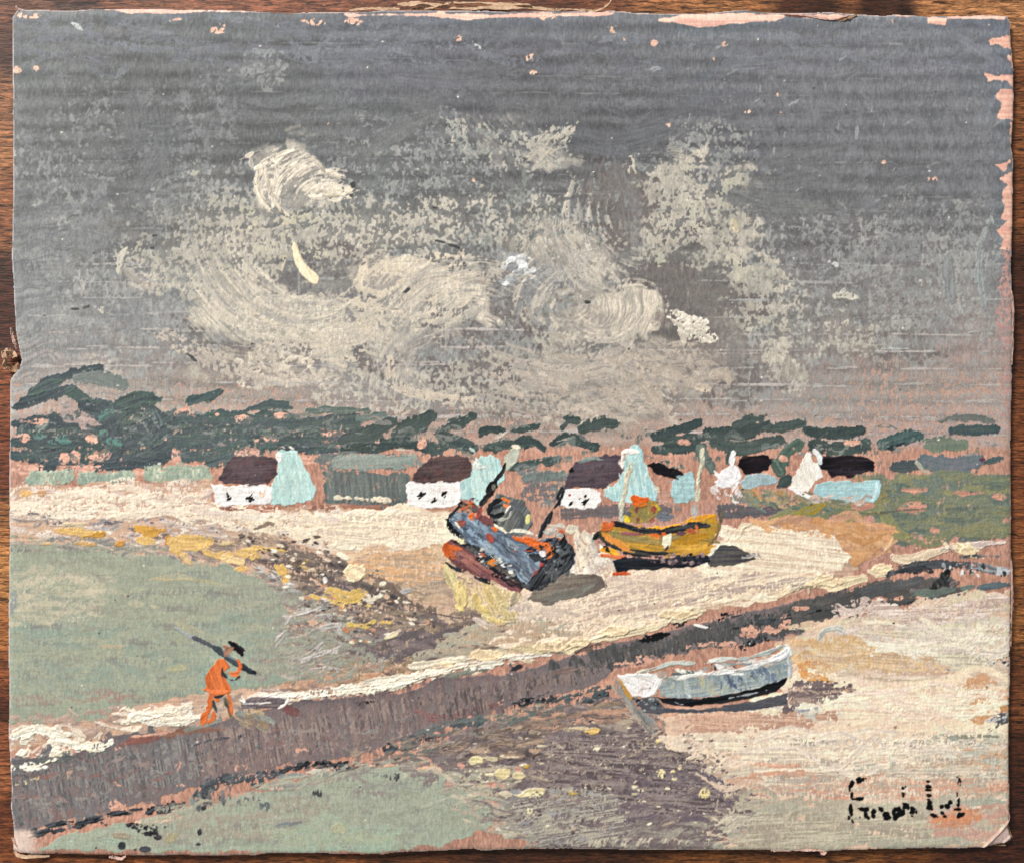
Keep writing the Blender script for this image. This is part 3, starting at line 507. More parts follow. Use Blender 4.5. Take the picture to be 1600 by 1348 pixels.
# reflection-like pale ground below the blue boat
F([(760, 960), (960, 940), (920, 1010), (700, 1050), (650, 1030), (720, 990)], ['#a5a08c', '#b7a68c', '#9a8f80', '#c2ac90', '#a8a795'], 80, 44, 9, -6, BEACH, th=.4, cov=.9)

# ---- sea at left
seap = [(10, 846), (90, 850), (200, 862), (270, 868), (300, 885), (360, 884), (400, 900), (432, 920), (446, 950), (450, 1000), (500, 1030), (470, 1062), (380, 1078), (300, 1082), (200, 1108), (120, 1130), (10, 1132)]
P(seap, '#a2ad94', SEA, '#97a68f', cov=1.25, rough=4, th=.3, ang=0, amt=.5)
sea_col = ['#a3b095', '#a9b497', '#9aaa94', '#9dac90', '#98a48e']
F([(16, 855), (260, 870), (430, 930), (440, 1000), (380, 1060), (16, 1100)], sea_col, 210, 70, 15, 0, SEA, th=.22, cov=.85, dang=4, wet=.35)
F([(18, 890), (130, 895), (165, 930), (110, 970), (18, 975)], ['#c9c9aa', '#c3c4a4', '#cfcaac'], 60, 60, 13, -3, SEA, th=.3, cov=.8, wet=.5, soft=3, rough=4, dang=5)
F([(18, 980), (430, 960), (440, 1060), (200, 1090), (18, 1090)], ['#8ea796', '#96a994', '#93a997', '#a6b193'], 100, 70, 15, 0, SEA, th=.25, cov=.8, wet=.3, dang=4)
for y in (872, 898, 925, 951, 977, 1004, 1030, 1056, 1082):
    for _ in range(13):
        x = rng.uniform(30, 420); l = rng.uniform(14, 60); S([(x, y+rng.normal(0, 3)), (x+l, y+rng.normal(0, 3))], rng.uniform(4, 9), '#85897f', SEA, '#8f8e86', th=-.02, cov=.55, rough=4, soft=3, wet=.62)
for pts, w, c in [([(100, 892), (135, 890), (180, 896)], 8, '#abb698'), ([(235, 905), (280, 900), (300, 903)], 8, '#c2bb8e'), ([(300, 903), (340, 912), (375, 919)], 4, '#b7b78c'), ([(205, 942), (222, 945)], 13, '#b9bd9d'),
                  ([(236, 945), (250, 950)], 7, '#bfc09c'), ([(278, 972), (295, 980), (312, 988)], 13, '#b5ba94'), ([(262, 1045), (290, 1042)], 12, '#b0b68c'), ([(160, 1008), (190, 1010)], 6, '#b8b18e'),
                  ([(310, 982), (380, 960), (430, 925)], 6, '#8fa592'), ([(180, 925), (230, 920)], 6, '#b3ba96')]:
    S(pts, w, c, SEA, hx(c)*.96, th=.35, cov=.9, wet=.2)
S([(16, 920), (22, 935), (18, 955)], 12, '#8c9a9c', SEA, '#9aa5a0', th=.2, cov=.8)
F([(16, 1085), (160, 1080), (230, 1085), (200, 1095), (16, 1100)], ['#b08b7c', '#a58f84', '#9a9889'], 34, 34, 6, 0, SEA, th=.1, cov=.6, wet=.5, rough=3)
F([(16, 840), (290, 850), (300, 872), (16, 858)], ['#93a089', '#9a9c8c', '#a39d90', '#8a8a84', '#c9c0a8'], 60, 44, 5, 1, SEA, th=.4, cov=.8)
# water edge mixing with sand
F([(430, 910), (520, 930), (560, 990), (520, 1040), (450, 1060), (440, 980)], ['#9da69a', '#b3b6ae', '#8d938d', '#7f7c78', '#b9a593', '#a89c92', '#c2b8a8'], 110, 34, 6, -4, SEA, th=.5, cov=.8, dang=15)
F([(380, 1020), (520, 1010), (640, 1040), (520, 1060), (400, 1070)], ['#96a091', '#a39d90', '#8a8c86', '#b9b0a2', '#b3947e'], 60, 40, 5, -12, SEA, th=.4, cov=.75)
F([(390, 900), (450, 925), (540, 960), (600, 1020), (520, 1055), (400, 1060)], ['#9fa892', '#a6ae98', '#929a8a', '#aab29c', '#98988a'], 80, 64, 7, -4, SEA, th=.3, cov=.72, wet=.3, soft=2, rough=3, dang=7)
F([(20, 860), (430, 900), (440, 1060), (20, 1085)], ['#8f9f8c', '#a8b194', '#94a596', '#b0b596', '#9c9f8c'], 60, 90, 6, 0, SEA, th=.25, cov=.65, wet=.45, soft=2, dang=3)
for pts in [[(440, 965), (470, 955), (500, 950)], [(500, 985), (530, 978), (535, 990)], [(470, 1030), (500, 1022), (525, 1012)], [(490, 1048), (515, 1042), (545, 1050)], [(480, 1024), (505, 1010)],
            [(495, 965), (515, 960), (522, 968)], [(405, 887), (425, 892), (440, 900)], [(440, 905), (460, 912)], [(430, 1000), (442, 988)]]:
    for k in range(4): S([(a+rng.normal(0, 4), b+rng.normal(0, 4)) for a, b in pts], rng.uniform(1.5, 4), '#d6d2c8', SEA, '#b4b5b0', th=.8, cov=.85, rough=1)
# ochre and yellow lights on the shingle
Y1, Y2, Y3 = '#e3bf7c', '#d9a957', '#ecce96'
for pts, w, c in [([(88, 828), (120, 832), (160, 834)], 13, Y1), ([(130, 838), (165, 832)], 6, Y2), ([(215, 826), (235, 830), (255, 828)], 15, Y2), ([(212, 842), (240, 846)], 8, Y1), ([(265, 838), (262, 846)], 12, '#cf9e55'),
                  ([(270, 846), (295, 848), (325, 846)], 24, Y1), ([(268, 860), (290, 868)], 10, Y1), ([(285, 868), (298, 880)], 9, '#dcbf88'), ([(320, 862), (345, 868), (362, 866)], 10, Y1), ([(345, 850), (362, 848)], 8, '#d9c08c'),
                  ([(372, 862), (398, 862), (396, 872)], 14, Y1), ([(370, 888), (386, 888)], 9, Y1), ([(350, 870), (378, 878)], 8, Y3), ([(380, 858), (420, 856), (445, 860)], 8, Y1), ([(185, 850), (192, 847)], 10, '#d9a45c'),
                  ([(118, 848), (148, 850)], 7, '#d3ad73'), ([(60, 850), (78, 849)], 5, '#cfb385'), ([(36, 772), (48, 772)], 10, '#e2b880'), ([(62, 770), (70, 770)], 8, '#dfb28c'), ([(100, 818), (140, 818)], 6, '#e6cfa4'),
                  ([(435, 885), (448, 895), (446, 906)], 16, '#dcb873'), ([(470, 885), (490, 890)], 7, '#c9ad70'), ([(475, 880), (480, 876)], 6, '#b49a5b'), ([(515, 926), (545, 932), (566, 926)], 22, '#d9b96f'),
                  ([(488, 930), (515, 938), (536, 946)], 8, '#d6b875'), ([(536, 944), (530, 954)], 8, '#e0c27e'), ([(545, 975), (570, 978), (585, 970)], 10, '#d9bc74'), ([(595, 972), (612, 970)], 6, '#cfb36c'),
                  ([(560, 940), (580, 946)], 4, '#d9bd7e')]:
    S(pts, w, c, BEACH, hx(c)*.9, th=.9, cov=1.05, rough=2.6, taper=(.7, .7))
for x, y, w, h, c in [(556, 895, 36, 24, '#ecd79c'), (598, 911, 14, 9, '#e9e0c8'), (635, 923, 22, 9, '#a9a4a3'), (592, 930, 16, 8, '#efe3c6'), (580, 936, 26, 6, '#d8ccb4'), (602, 923, 16, 4, '#e6d9be'), (612, 992, 28, 9, '#e6d6b0'),
                      (550, 1003, 12, 7, '#efe3bf'), (563, 1001, 7, 5, '#efe3bf'), (645, 968, 14, 4, '#d6c6b2'), (540, 850, 40, 22, '#f1e6cc'), (520, 852, 12, 7, '#ece0c8'), (536, 868, 24, 8, '#f3e8cd'), (508, 906, 6, 14, '#d9d6cf'),
                      (542, 984, 14, 8, '#bb8467'), (573, 913, 26, 7, '#6d645c'), (460, 880, 20, 8, '#77624f'), (450, 912, 16, 5, '#dbd6cb')]:
    D(x, y, w, h, c, BEACH, th=1.1, ang=-28 if x in (612,) else rng.normal(0, 8), col2=hx(c)*.92)
dabs([(330, 830), (500, 835), (560, 900), (480, 900), (400, 860)], ['#5d4e49', '#6f5f56', '#e9dcc9', '#c9b49c', '#4f4543'], 120, 1.5, 6, BEACH, th=.5, asp=2.2, ang=10)
dabs([(420, 890), (600, 900), (680, 980), (560, 1010), (460, 930)], ['#5a4f50', '#e9dcc9', '#c9b49c', '#8a7b78', '#4f4749', '#b98a6a'], 120, 1.5, 6, BEACH, th=.5, asp=2.4, ang=10)

# ---- sunlit sand sweeping round the boats
P([(1130, 850), (1160, 822), (1200, 828), (1260, 832), (1300, 842), (1325, 868), (1318, 892), (1250, 905), (1180, 930), (1080, 955), (960, 990), (820, 1020), (760, 1005), (800, 975), (900, 930), (1000, 890), (1060, 885)],
  '#f0dbc0', BEACH, '#e6d0b9', cov=1.15, rough=5, th=.6, ang=-14)
F([(790, 900), (960, 880), (1100, 890), (1250, 880), (1120, 920), (950, 960), (800, 985), (760, 960)], ['#e5d2bc', '#d6c3b0', '#cdb8a6', '#edddc2', '#c7b3a8', '#d9b99c'], 130, 60, 10, -10, BEACH, th=.5, cov=.85, dang=7)
F([(1140, 820), (1300, 838), (1322, 870), (1180, 900), (1110, 890)], ['#f5e3c9', '#efdabf', '#f9ead2'], 60, 60, 14, 5, BEACH, th=.6, cov=1.0, dang=14)
F([(1000, 930), (1280, 895), (1300, 910), (1100, 950), (960, 990), (880, 1010)], ['#f0dcc0', '#ead3b2', '#dcc3a5', '#f5e5cb', '#cfb296'], 100, 40, 9, -13, BEACH, th=1.0, cov=.95, dang=8)
F([(880, 870), (940, 850), (960, 890), (900, 900)], ['#ece0cc', '#d9ccbf', '#c9bebb', '#f3ead6'], 30, 26, 8, 60, BEACH, th=.9, cov=1.05)
F([(890, 900), (960, 885), (1090, 900), (1000, 925), (880, 940)], ['#b9a294', '#c7ab97', '#a8978e', '#d2b8a2'], 50, 34, 6, -8, BEACH, th=.4, cov=.75)
P([(1240, 815), (1300, 812), (1390, 825), (1392, 845), (1365, 870), (1335, 885), (1322, 860), (1290, 835), (1180, 815)], '#cf9c6d', BEACH, '#c08a61', cov=1.2, rough=3, th=.5, ang=8)
F([(1170, 808), (1380, 822), (1380, 860), (1330, 875), (1300, 835)], ['#d2a071', '#c4905f', '#b98b6c', '#d6a87c'], 50, 44, 10, 10, BEACH, th=.5, cov=.95)
for k in range(7): S([(1362+k*3, 875-k*2), (1380+k*2, 862-k*2), (1394, 846-k)], 1.6, '#dcb48a', BEACH, '#b98b62', th=.5, cov=1)
for pts, w, c in [([(1150, 838), (1160, 822), (1172, 818)], 12, '#e9dabb'), ([(1395, 870), (1420, 874), (1450, 866), (1480, 858)], 15, '#e6d0b2'), ([(1470, 856), (1520, 852), (1570, 846)], 8, '#dccac0'),
                  ([(1490, 850), (1510, 862), (1524, 868)], 16, '#ead6ae'), ([(1515, 850), (1522, 866)], 12, '#e9d7b4'), ([(1476, 848), (1482, 856)], 3, '#e6d6b8'), ([(1358, 890), (1372, 893), (1392, 888)], 14, '#ead6b4'),
                  ([(1280, 912), (1310, 912), (1350, 902)], 19, '#ecd8b0'), ([(1230, 922), (1262, 916), (1262, 935), (1256, 948)], 4, '#e6d4b4'), ([(1220, 905), (1262, 908), (1300, 900)], 14, '#ecdcc0'),
                  ([(640, 1040), (680, 1035), (740, 1028)], 12, '#ece2cb'), ([(566, 1066), (600, 1062), (660, 1058)], 14, '#ece4d0'), ([(700, 1030), (730, 1036), (690, 1048)], 10, '#e9dfc6'),
                  ([(800, 1012), (850, 1014), (900, 1006)], 14, '#e9d6a9'), ([(770, 1018), (800, 1026)], 14, '#e0d0a6'), ([(870, 1000), (890, 1012), (910, 1008)], 15, '#ecd9b0'), ([(780, 1022), (820, 1032), (850, 1030)], 7, '#e6d7b8'),
                  ([(925, 1000), (980, 990), (1040, 975)], 14, '#ead9b5'), ([(1050, 968), (1100, 955)], 14, '#ecdcb8'), ([(530, 1075), (580, 1080), (640, 1070)], 10, '#efe8da'), ([(540, 1072), (620, 1064), (690, 1050)], 9, '#e9dfd3'),
                  ([(700, 1040), (790, 1028), (860, 1022)], 6, '#e6dccf')]:
    S(pts, w, c, BEACH, hx(c)*.86, th=1.6, cov=1.08, rough=2.4, taper=(.6, .5))
P([(1140, 822), (1300, 836), (1325, 868), (1310, 895), (1180, 900), (1100, 895)], '#f7e6cb', BEACH, '#dcc6ac', cov=.86, rough=6, th=.7, ang=6, amt=1.2)
P([(960, 900), (1180, 895), (1290, 900), (1120, 940), (960, 975), (840, 1000), (860, 950)], '#efdcc2', BEACH, '#b9a49a', cov=.62, rough=8, th=.5, ang=-12, amt=1.3)
P([(780, 955), (1000, 920), (1180, 905), (1000, 960), (800, 1000)], '#e9d6bd', BEACH, '#c0a999', cov=.6, rough=8, th=.5, ang=-12, amt=1.3)
P([(560, 800), (700, 806), (705, 850), (560, 856), (480, 830)], '#f5e5c8', BEACH, '#d6c4b0', cov=.66, rough=6, th=.6, ang=3, amt=1.3)
P([(560, 870), (700, 860), (700, 900), (640, 915), (570, 900)], '#dcae80', BEACH, '#b79c80', cov=.66, rough=8, th=.4, ang=3, amt=1.3)
for x, y, w, h, a in [(905, 1003, 44, 18, 14), (1290, 908, 60, 20, -6), (1375, 888, 44, 16, -10), (1512, 860, 34, 18, 10), (760, 1022, 60, 18, -6), (690, 1038, 50, 14, -6), (860, 1008, 60, 16, -6), (1060, 958, 60, 16, -14), (960, 985, 50, 16, -14), (555, 896, 38, 26, 0)]:
    P([(x-w/2, y+h*.2), (x-w*.2, y-h*.5), (x+w*.3, y-h*.4), (x+w/2, y), (x+w*.25, y+h*.45), (x-w*.25, y+h*.5)], '#f0dcb4', BEACH, '#dcc49c', cov=1.2, rough=3.5, th=1.9, ang=a+30, amt=1.2)
# yellow impasto under the blue boat
P([(698, 880), (730, 905), (770, 915), (812, 928), (806, 965), (780, 978), (745, 958), (715, 950)], '#dcc690', BEACH, '#bfa680', cov=.72, rough=7, th=.6, ang=70, amt=1.2)
for pts, w, c in [([(698, 885), (706, 905), (718, 925)], 16, '#dccb92'), ([(718, 915), (722, 935), (720, 950)], 20, '#e6cf8d'), ([(742, 930), (750, 950), (770, 960)], 14, '#e9d18a'), ([(757, 908), (765, 930), (775, 945)], 18, '#e2c88a'),
                  ([(770, 915), (785, 940), (790, 965)], 18, '#e3cd92'), ([(735, 935), (738, 955)], 8, '#e6d299'), ([(755, 962), (785, 970), (802, 968)], 14, '#e9d79c'), ([(785, 945), (800, 955), (806, 975)], 14, '#ddc993'),
                  ([(712, 945), (724, 952)], 8, '#ead590'), ([(765, 965), (790, 978)], 8, '#e6cf8c'), ([(808, 925), (800, 945)], 12, '#c3b391')]:
    S(pts, w, c, BEACH, hx(c)*.85, th=1.2, cov=1.0, rough=2.6)
F([(800, 940), (880, 930), (900, 960), (800, 975)], ['#c9b6a6', '#d9c8b4', '#b5a498'], 20, 30, 8, -5, BEACH, th=.4, cov=.8)
P([(840, 905), (880, 895), (940, 900), (950, 915), (900, 935), (850, 945), (825, 935)], '#6e625a', BEACH, '#7b7469', cov=1.1, rough=3, th=.3, ang=-6)
S([(850, 935), (900, 925), (925, 912)], 14, '#7d8279', BEACH, '#6a6660', th=.4, cov=.9, wet=.2)
P([(1105, 875), (1125, 852), (1145, 852), (1170, 862), (1180, 872), (1150, 880), (1110, 885)], '#46454c', BEACH, '#5b5752', rough=2.5, th=.5, ang=0)
for pts in [[(1160, 870), (1190, 866), (1200, 862)], [(1170, 864), (1195, 872)]]: S(pts, 4, '#8d8a8c', BEACH, '#c3bbb0', th=.5, cov=.7)
F([(700, 985), (760, 975), (900, 965), (880, 1000), (700, 1010)], ['#b29a80', '#a9a896', '#c2a384'], 30, 40, 7, -4, BEACH, th=.35, cov=.8, wet=.2)
S([(792, 1000), (789, 1012)], 2.5, '#ebe0c4', BEACH, th=.8)
F([(960, 905), (1060, 895), (1080, 912), (980, 928)], ['#d9c3ae', '#c3ada2', '#e6d5be'], 26, 40, 7, -6, BEACH, th=.5, cov=.8)
F([(16, 1110), (250, 1100), (390, 1080), (420, 1085), (300, 1140), (120, 1170), (16, 1180)], ['#b09484', '#a58a7c', '#c3a999', '#9c877c'], 90, 30, 7, -6, BEACH, th=.3, cov=.8)
dabs([(18, 1135), (60, 1130), (120, 1150), (170, 1160), (150, 1180), (20, 1180)], ['#ece4d0', '#e3d6c4', '#f3ecd9'], 60, 2, 13, BEACH, th=1.0)
for pts, w, c in [([(25, 1145), (40, 1140), (52, 1150)], 18, '#ece4ce'), ([(90, 1135), (98, 1150), (110, 1160)], 13, '#eee6d6'), ([(100, 1158), (130, 1165), (170, 1170)], 9, '#e3dacb'), ([(18, 1190), (45, 1188), (70, 1182)], 9, '#e3dbc2'),
                  ([(60, 1135), (70, 1150)], 8, '#e9dfcd'), ([(95, 1178), (105, 1175), (115, 1180)], 12, '#e9dfc4'), ([(200, 1125), (225, 1120), (290, 1110)], 12, '#ede4d2'), ([(210, 1108), (215, 1120), (240, 1130)], 10, '#eee7d8'),
                  ([(240, 1132), (280, 1128), (310, 1122)], 12, '#ece2d4'), ([(190, 1130), (220, 1128)], 7, '#e9dcc6'), ([(285, 1100), (300, 1112), (290, 1124)], 8, '#ece5da'), ([(20, 1210), (50, 1208), (75, 1200)], 8, '#d9cca8'),
                  ([(150, 1128), (190, 1140)], 5, '#d8c9bb')]:
    S(pts, w, c, BEACH, hx(c)*.87, th=1.6, cov=1.05, rough=2.6)
F([(225, 1105), (300, 1105), (300, 1125), (220, 1128)], ['#efe8dd', '#dccbc0', '#f4eee2'], 30, 24, 4, -5, BEACH, th=.8, cov=.8)
F([(380, 1092), (560, 1070), (680, 1045), (800, 1022), (800, 1034), (690, 1058), (560, 1086), (400, 1106)], ['#efe3cb', '#ddd0bb', '#f5ead2', '#c9b8a6'], 40, 40, 7, -10, BEACH, th=1.4, cov=.78, dang=6)
F([(20, 1140), (120, 1135), (180, 1165), (60, 1185), (20, 1180)], ['#efe3cd', '#d9cbb9', '#f5ebd6'], 22, 22, 7, -8, BEACH, th=1.4, cov=.9, dang=30)
F([(190, 1112), (300, 1098), (316, 1120), (200, 1138)], ['#efe3cd', '#dfd0be', '#f5ebd8'], 24, 30, 7, -4, BEACH, th=1.3, cov=.9, dang=16)
F([(390, 1080), (470, 1070), (560, 1068), (540, 1090), (400, 1108)], ['#d9ccc0', '#a58f88', '#e9e0d4', '#8d7878'], 34, 26, 4, -6, BEACH, th=.7, cov=.85)
P([(376, 1095), (390, 1090), (440, 1088), (445, 1098), (425, 1106), (378, 1106)], '#84706f', BEACH, '#726065', rough=1.5, th=.5)
for pts in [[(378, 1088), (384, 1096), (376, 1094)], [(405, 1089), (430, 1088), (445, 1090)], [(436, 1104), (446, 1098), (450, 1092)], [(380, 1098), (420, 1098)]]: S(pts, 3, '#ece6da', BEACH, '#cfc4bb', th=1.0)
# ---------------------------------------------------------------- jetty, mud, shallows, right-hand shore
P([(10, 1185), (110, 1180), (180, 1148), (300, 1138), (400, 1108), (480, 1092), (560, 1090), (650, 1078), (680, 1058), (800, 1052), (900, 1024), (960, 1004), (1080, 975), (1180, 955), (1260, 935), (1340, 918), (1420, 905), (1490, 900),
   (1500, 932), (1400, 945), (1300, 960), (1260, 985), (1220, 1000), (1080, 1015), (960, 1045), (930, 1070), (850, 1090), (700, 1128), (640, 1150), (560, 1182), (450, 1192), (310, 1228), (180, 1262), (30, 1300), (10, 1300)],
  '#77696a', JETTY, '#6e6668', cov=1.2, rough=3, th=.45, ang=80, amt=.8)
F([(16, 1200), (170, 1170), (320, 1150), (360, 1200), (180, 1255), (20, 1295)], ['#696a6d', '#6f6f72', '#64656a', '#75696a', '#7a6463', '#6b6d70'], 160, 40, 13, 76, JETTY, th=.35, cov=.9, dang=14)
F([(330, 1140), (560, 1100), (640, 1090), (620, 1150), (460, 1185), (340, 1210)], ['#7d6c6b', '#766769', '#84706c', '#6e6166', '#7f6a68'], 130, 38, 12, 82, JETTY, th=.35, cov=.95, dang=10)
F([(620, 1085), (780, 1065), (860, 1050), (860, 1080), (680, 1130), (620, 1145)], ['#7a6767', '#6f6062', '#7f6c6a', '#665a5d'], 80, 34, 11, 84, JETTY, th=.35, cov=.95, dang=8)
F([(860, 1048), (960, 1018), (1100, 988), (1240, 962), (1230, 985), (1080, 1005), (950, 1038)], ['#4b4b4d', '#525252', '#454648', '#595351', '#4e5051'], 170, 21, 10, 84, JETTY, th=.35, cov=1.0, dang=8)
F([(1230, 945), (1340, 920), (1490, 902), (1495, 930), (1300, 958), (1250, 985)], ['#4f5050', '#575552', '#474849', '#5b5855'], 90, 34, 11, -10, JETTY, th=.35, cov=1.0, dang=8)
F([(170, 1165), (330, 1150), (420, 1160), (380, 1220), (200, 1250)], ['#7d5550', '#84605a', '#73565a'], 34, 26, 6, 3, JETTY, th=.15, cov=.55, wet=.6)
F([(16, 1250), (160, 1240), (150, 1275), (20, 1290)], ['#82635f', '#7c5a5c'], 12, 34, 7, 0, JETTY, th=.15, cov=.55, wet=.6)
for pts, w, c in [([(190, 1162), (215, 1155), (250, 1150)], 12, '#7b4f48'), ([(260, 1150), (300, 1140), (350, 1140)], 12, '#7e5a4c'), ([(440, 1105), (455, 1110), (470, 1115)], 14, '#6d4747'), ([(650, 1110), (690, 1120), (780, 1100)], 12, '#755253'),
                  ([(290, 1140), (310, 1134), (345, 1126)], 10, '#7d7d74'), ([(140, 1180), (150, 1168), (165, 1172)], 16, '#6c7372'), ([(60, 1190), (90, 1186), (120, 1182)], 8, '#5e6664'), ([(22, 1200), (50, 1197), (70, 1192)], 4, '#46484a'),
                  ([(205, 1150), (240, 1148), (280, 1142)], 5, '#c7957c'), ([(375, 1112), (420, 1124), (430, 1130)], 14, '#7b8079'), ([(112, 1195), (108, 1215)], 10, '#9a7f6c'), ([(18, 1225), (40, 1222), (60, 1215)], 8, '#a79a7c'),
                  ([(300, 1165), (330, 1155), (375, 1150)], 3, '#4b4a50'), ([(372, 1150), (378, 1148)], 6, '#3a3a40'), ([(298, 1190), (310, 1170)], 4, '#58545a'), ([(90, 1262), (94, 1250)], 5, '#4e5055'), ([(555, 1098), (575, 1097), (595, 1090)], 3, '#3a302f'),
                  ([(700, 1055), (735, 1048), (760, 1044)], 12, '#74766c'), ([(800, 1045), (815, 1038)], 7, '#36383b'), ([(1000, 1000), (1020, 995), (1045, 990)], 12, '#1f2023'), ([(1005, 992), (1012, 1000)], 3, '#f0e3d3'),
                  ([(900, 1018), (950, 1002)], 8, '#6c5a50'), ([(860, 1052), (910, 1042)], 9, '#6f5d58'), ([(640, 1150), (700, 1130), (760, 1120)], 10, '#5c6162'), ([(1085, 975), (1105, 980)], 3, '#f0e6d8')]:
    S(pts, w, c, JETTY, hx(c)*1.12, th=.5, cov=1.0, rough=2)
F([(30, 1210), (170, 1175), (420, 1130), (640, 1095), (640, 1140), (440, 1180), (180, 1250), (40, 1285)], ['#8b807e', '#5f5d61', '#7d8280', '#94807a', '#6b5c5e', '#70757a', '#857a80'], 130, 26, 7, 84, JETTY, th=.4, cov=.7, dang=16, wet=.3)
F([(640, 1095), (850, 1060), (1000, 1030), (960, 1040), (700, 1125)], ['#8b7a74', '#5a5154', '#7d6f6a', '#6b6062', '#4c4a4c'], 70, 22, 6, 86, JETTY, th=.4, cov=.75, dang=10, wet=.2)
for q, a1_, a2_ in [([(20, 1205), (180, 1170), (330, 1145), (360, 1200), (180, 1250), (20, 1290)], '#83807f', '#5c5c60'), ([(300, 1150), (560, 1100), (660, 1085), (640, 1145), (460, 1185), (330, 1210)], '#927f78', '#655a5d'),
                  ([(640, 1085), (860, 1055), (940, 1040), (900, 1072), (680, 1130)], '#85736d', '#544b4e'), ([(900, 1040), (1080, 990), (1240, 955), (1220, 985), (1080, 1005), (940, 1040)], '#626160', '#434346')]:
    P(q, a1_, JETTY, a2_, cov=.45, rough=12, th=.25, ang=80, amt=1.1)
F([(30, 1215), (330, 1155), (640, 1100), (640, 1130), (330, 1200), (40, 1275)], ['#8a5f58', '#5a5b60', '#8d8a86', '#7c8281', '#9a8680'], 50, 30, 5, -8, JETTY, th=.4, cov=.5, wet=.25)
for pts, w in [([(22, 1150), (60, 1140), (110, 1150)], 16), ([(90, 1160), (140, 1166), (176, 1160)], 12), ([(196, 1128), (240, 1112), (300, 1104)], 15), ([(215, 1118), (260, 1126), (314, 1118)], 12), ([(395, 1098), (440, 1084), (500, 1080)], 8),
               ([(480, 1086), (540, 1078), (600, 1072)], 13), ([(580, 1074), (640, 1060), (690, 1052)], 13), ([(20, 1200), (50, 1198), (90, 1186)], 9), ([(650, 1056), (720, 1044), (790, 1036)], 10)]:
    S(pts, w, '#f9f0de', BEACH, '#e3d6c3', th=1.7, cov=.92, rough=3.6)
# primer showing in the jetty and along its lower edge
for x, y, w, h, a in [(184, 1168, 10, 10, 0), (280, 1197, 10, 14, 0), (185, 1226, 14, 10, 0), (283, 1226, 12, 10, 0), (180, 1260, 24, 30, -20), (107, 1282, 12, 16, 0), (270, 1268, 26, 20, -20), (470, 1172, 26, 10, -5), (375, 1198, 16, 12, 0),
                      (480, 1195, 60, 6, -10), (460, 1225, 60, 8, -8), (265, 1278, 70, 9, -10), (150, 1285, 70, 8, -12), (60, 1302, 80, 6, -6), (450, 1182, 20, 8, -20), (700, 1116, 22, 6, -6), (840, 1095, 60, 10, -8), (905, 1082, 40, 7, -6),
                      (990, 1035, 50, 10, -4), (1010, 1028, 30, 6, 0), (1120, 1006, 80, 9, -3), (1170, 990, 30, 22, 0), (1205, 985, 26, 20, 0), (1250, 950, 22, 8, 0), (1120, 968, 60, 4, -10), (800, 1098, 40, 14, 0), (640, 1172, 60, 8, -10),
                      (700, 1150, 60, 10, -20), (1400, 935, 90, 8, -5), (920, 1112, 100, 14, -4), (985, 1085, 60, 20, -8), (1225, 975, 14, 30, 20), (1240, 1000, 36, 20, 0)]:
    D(x, y, w*1.1, h*.8, '#cf9c85', PRIMER, th=-.1, ang=a, cov=.66, rough=5.5, col2='#b98671')
def edge(pts, w, n, cols=('#2e3034', '#3a3c41', '#232427'), cov=.85, th=.7, jit=3):
    p = smooth(pts, 12)
    for _ in range(n):
        i = rng.integers(0, len(p)-4); q = p[i:i+4]+rng.normal(0, jit, (1, 2)); S(q, w*rng.uniform(.4, 1.3), cols[rng.integers(len(cols))], JETTY, '#4c5258', th=th, cov=cov, rough=1.6)
edge([(40, 1303), (100, 1290), (200, 1268), (270, 1262), (285, 1255)], 5, 60, cov=.9)
edge([(225, 1275), (260, 1262), (280, 1258)], 9, 8)
edge([(305, 1240), (340, 1222), (400, 1215), (440, 1205)], 12, 46, ('#3e4247', '#5a6267', '#4a5056'), cov=.8)
edge([(310, 1240), (318, 1235), (322, 1262)], 9, 8)
edge([(440, 1205), (470, 1198), (505, 1190), (530, 1200), (560, 1194)], 6, 60)
edge([(530, 1202), (580, 1196), (620, 1186)], 6, 26, cov=.8)
edge([(600, 1170), (640, 1160), (690, 1148)], 11, 36, ('#4a5156', '#5b6467', '#2d2f33'), cov=.8)
edge([(610, 1188), (625, 1180)], 12, 8, cov=.7)
edge([(660, 1155), (682, 1150)], 9, 6, cov=.8)
edge([(800, 1102), (850, 1092), (870, 1088)], 8, 34)
edge([(900, 1095), (930, 1090), (950, 1078)], 11, 30, ('#23262b', '#3e4a4c', '#2d3238'))
edge([(810, 1108), (860, 1100), (920, 1080), (960, 1072)], 8, 20, ('#5a6868', '#64716e', '#4d585a'), cov=.8)
edge([(1150, 1015), (1175, 1005), (1205, 998)], 9, 14, ('#24221f', '#2d2b2b'), cov=.5)
edge([(1130, 985), (1180, 975), (1240, 960), (1300, 945), (1360, 940)], 3, 24, cov=.5)
edge([(1050, 978), (1110, 966), (1180, 950)], 3, 20, cov=.45)
edge([(700, 1140), (740, 1130), (765, 1126)], 12, 10, ('#5b6e6b', '#4f5f60'))
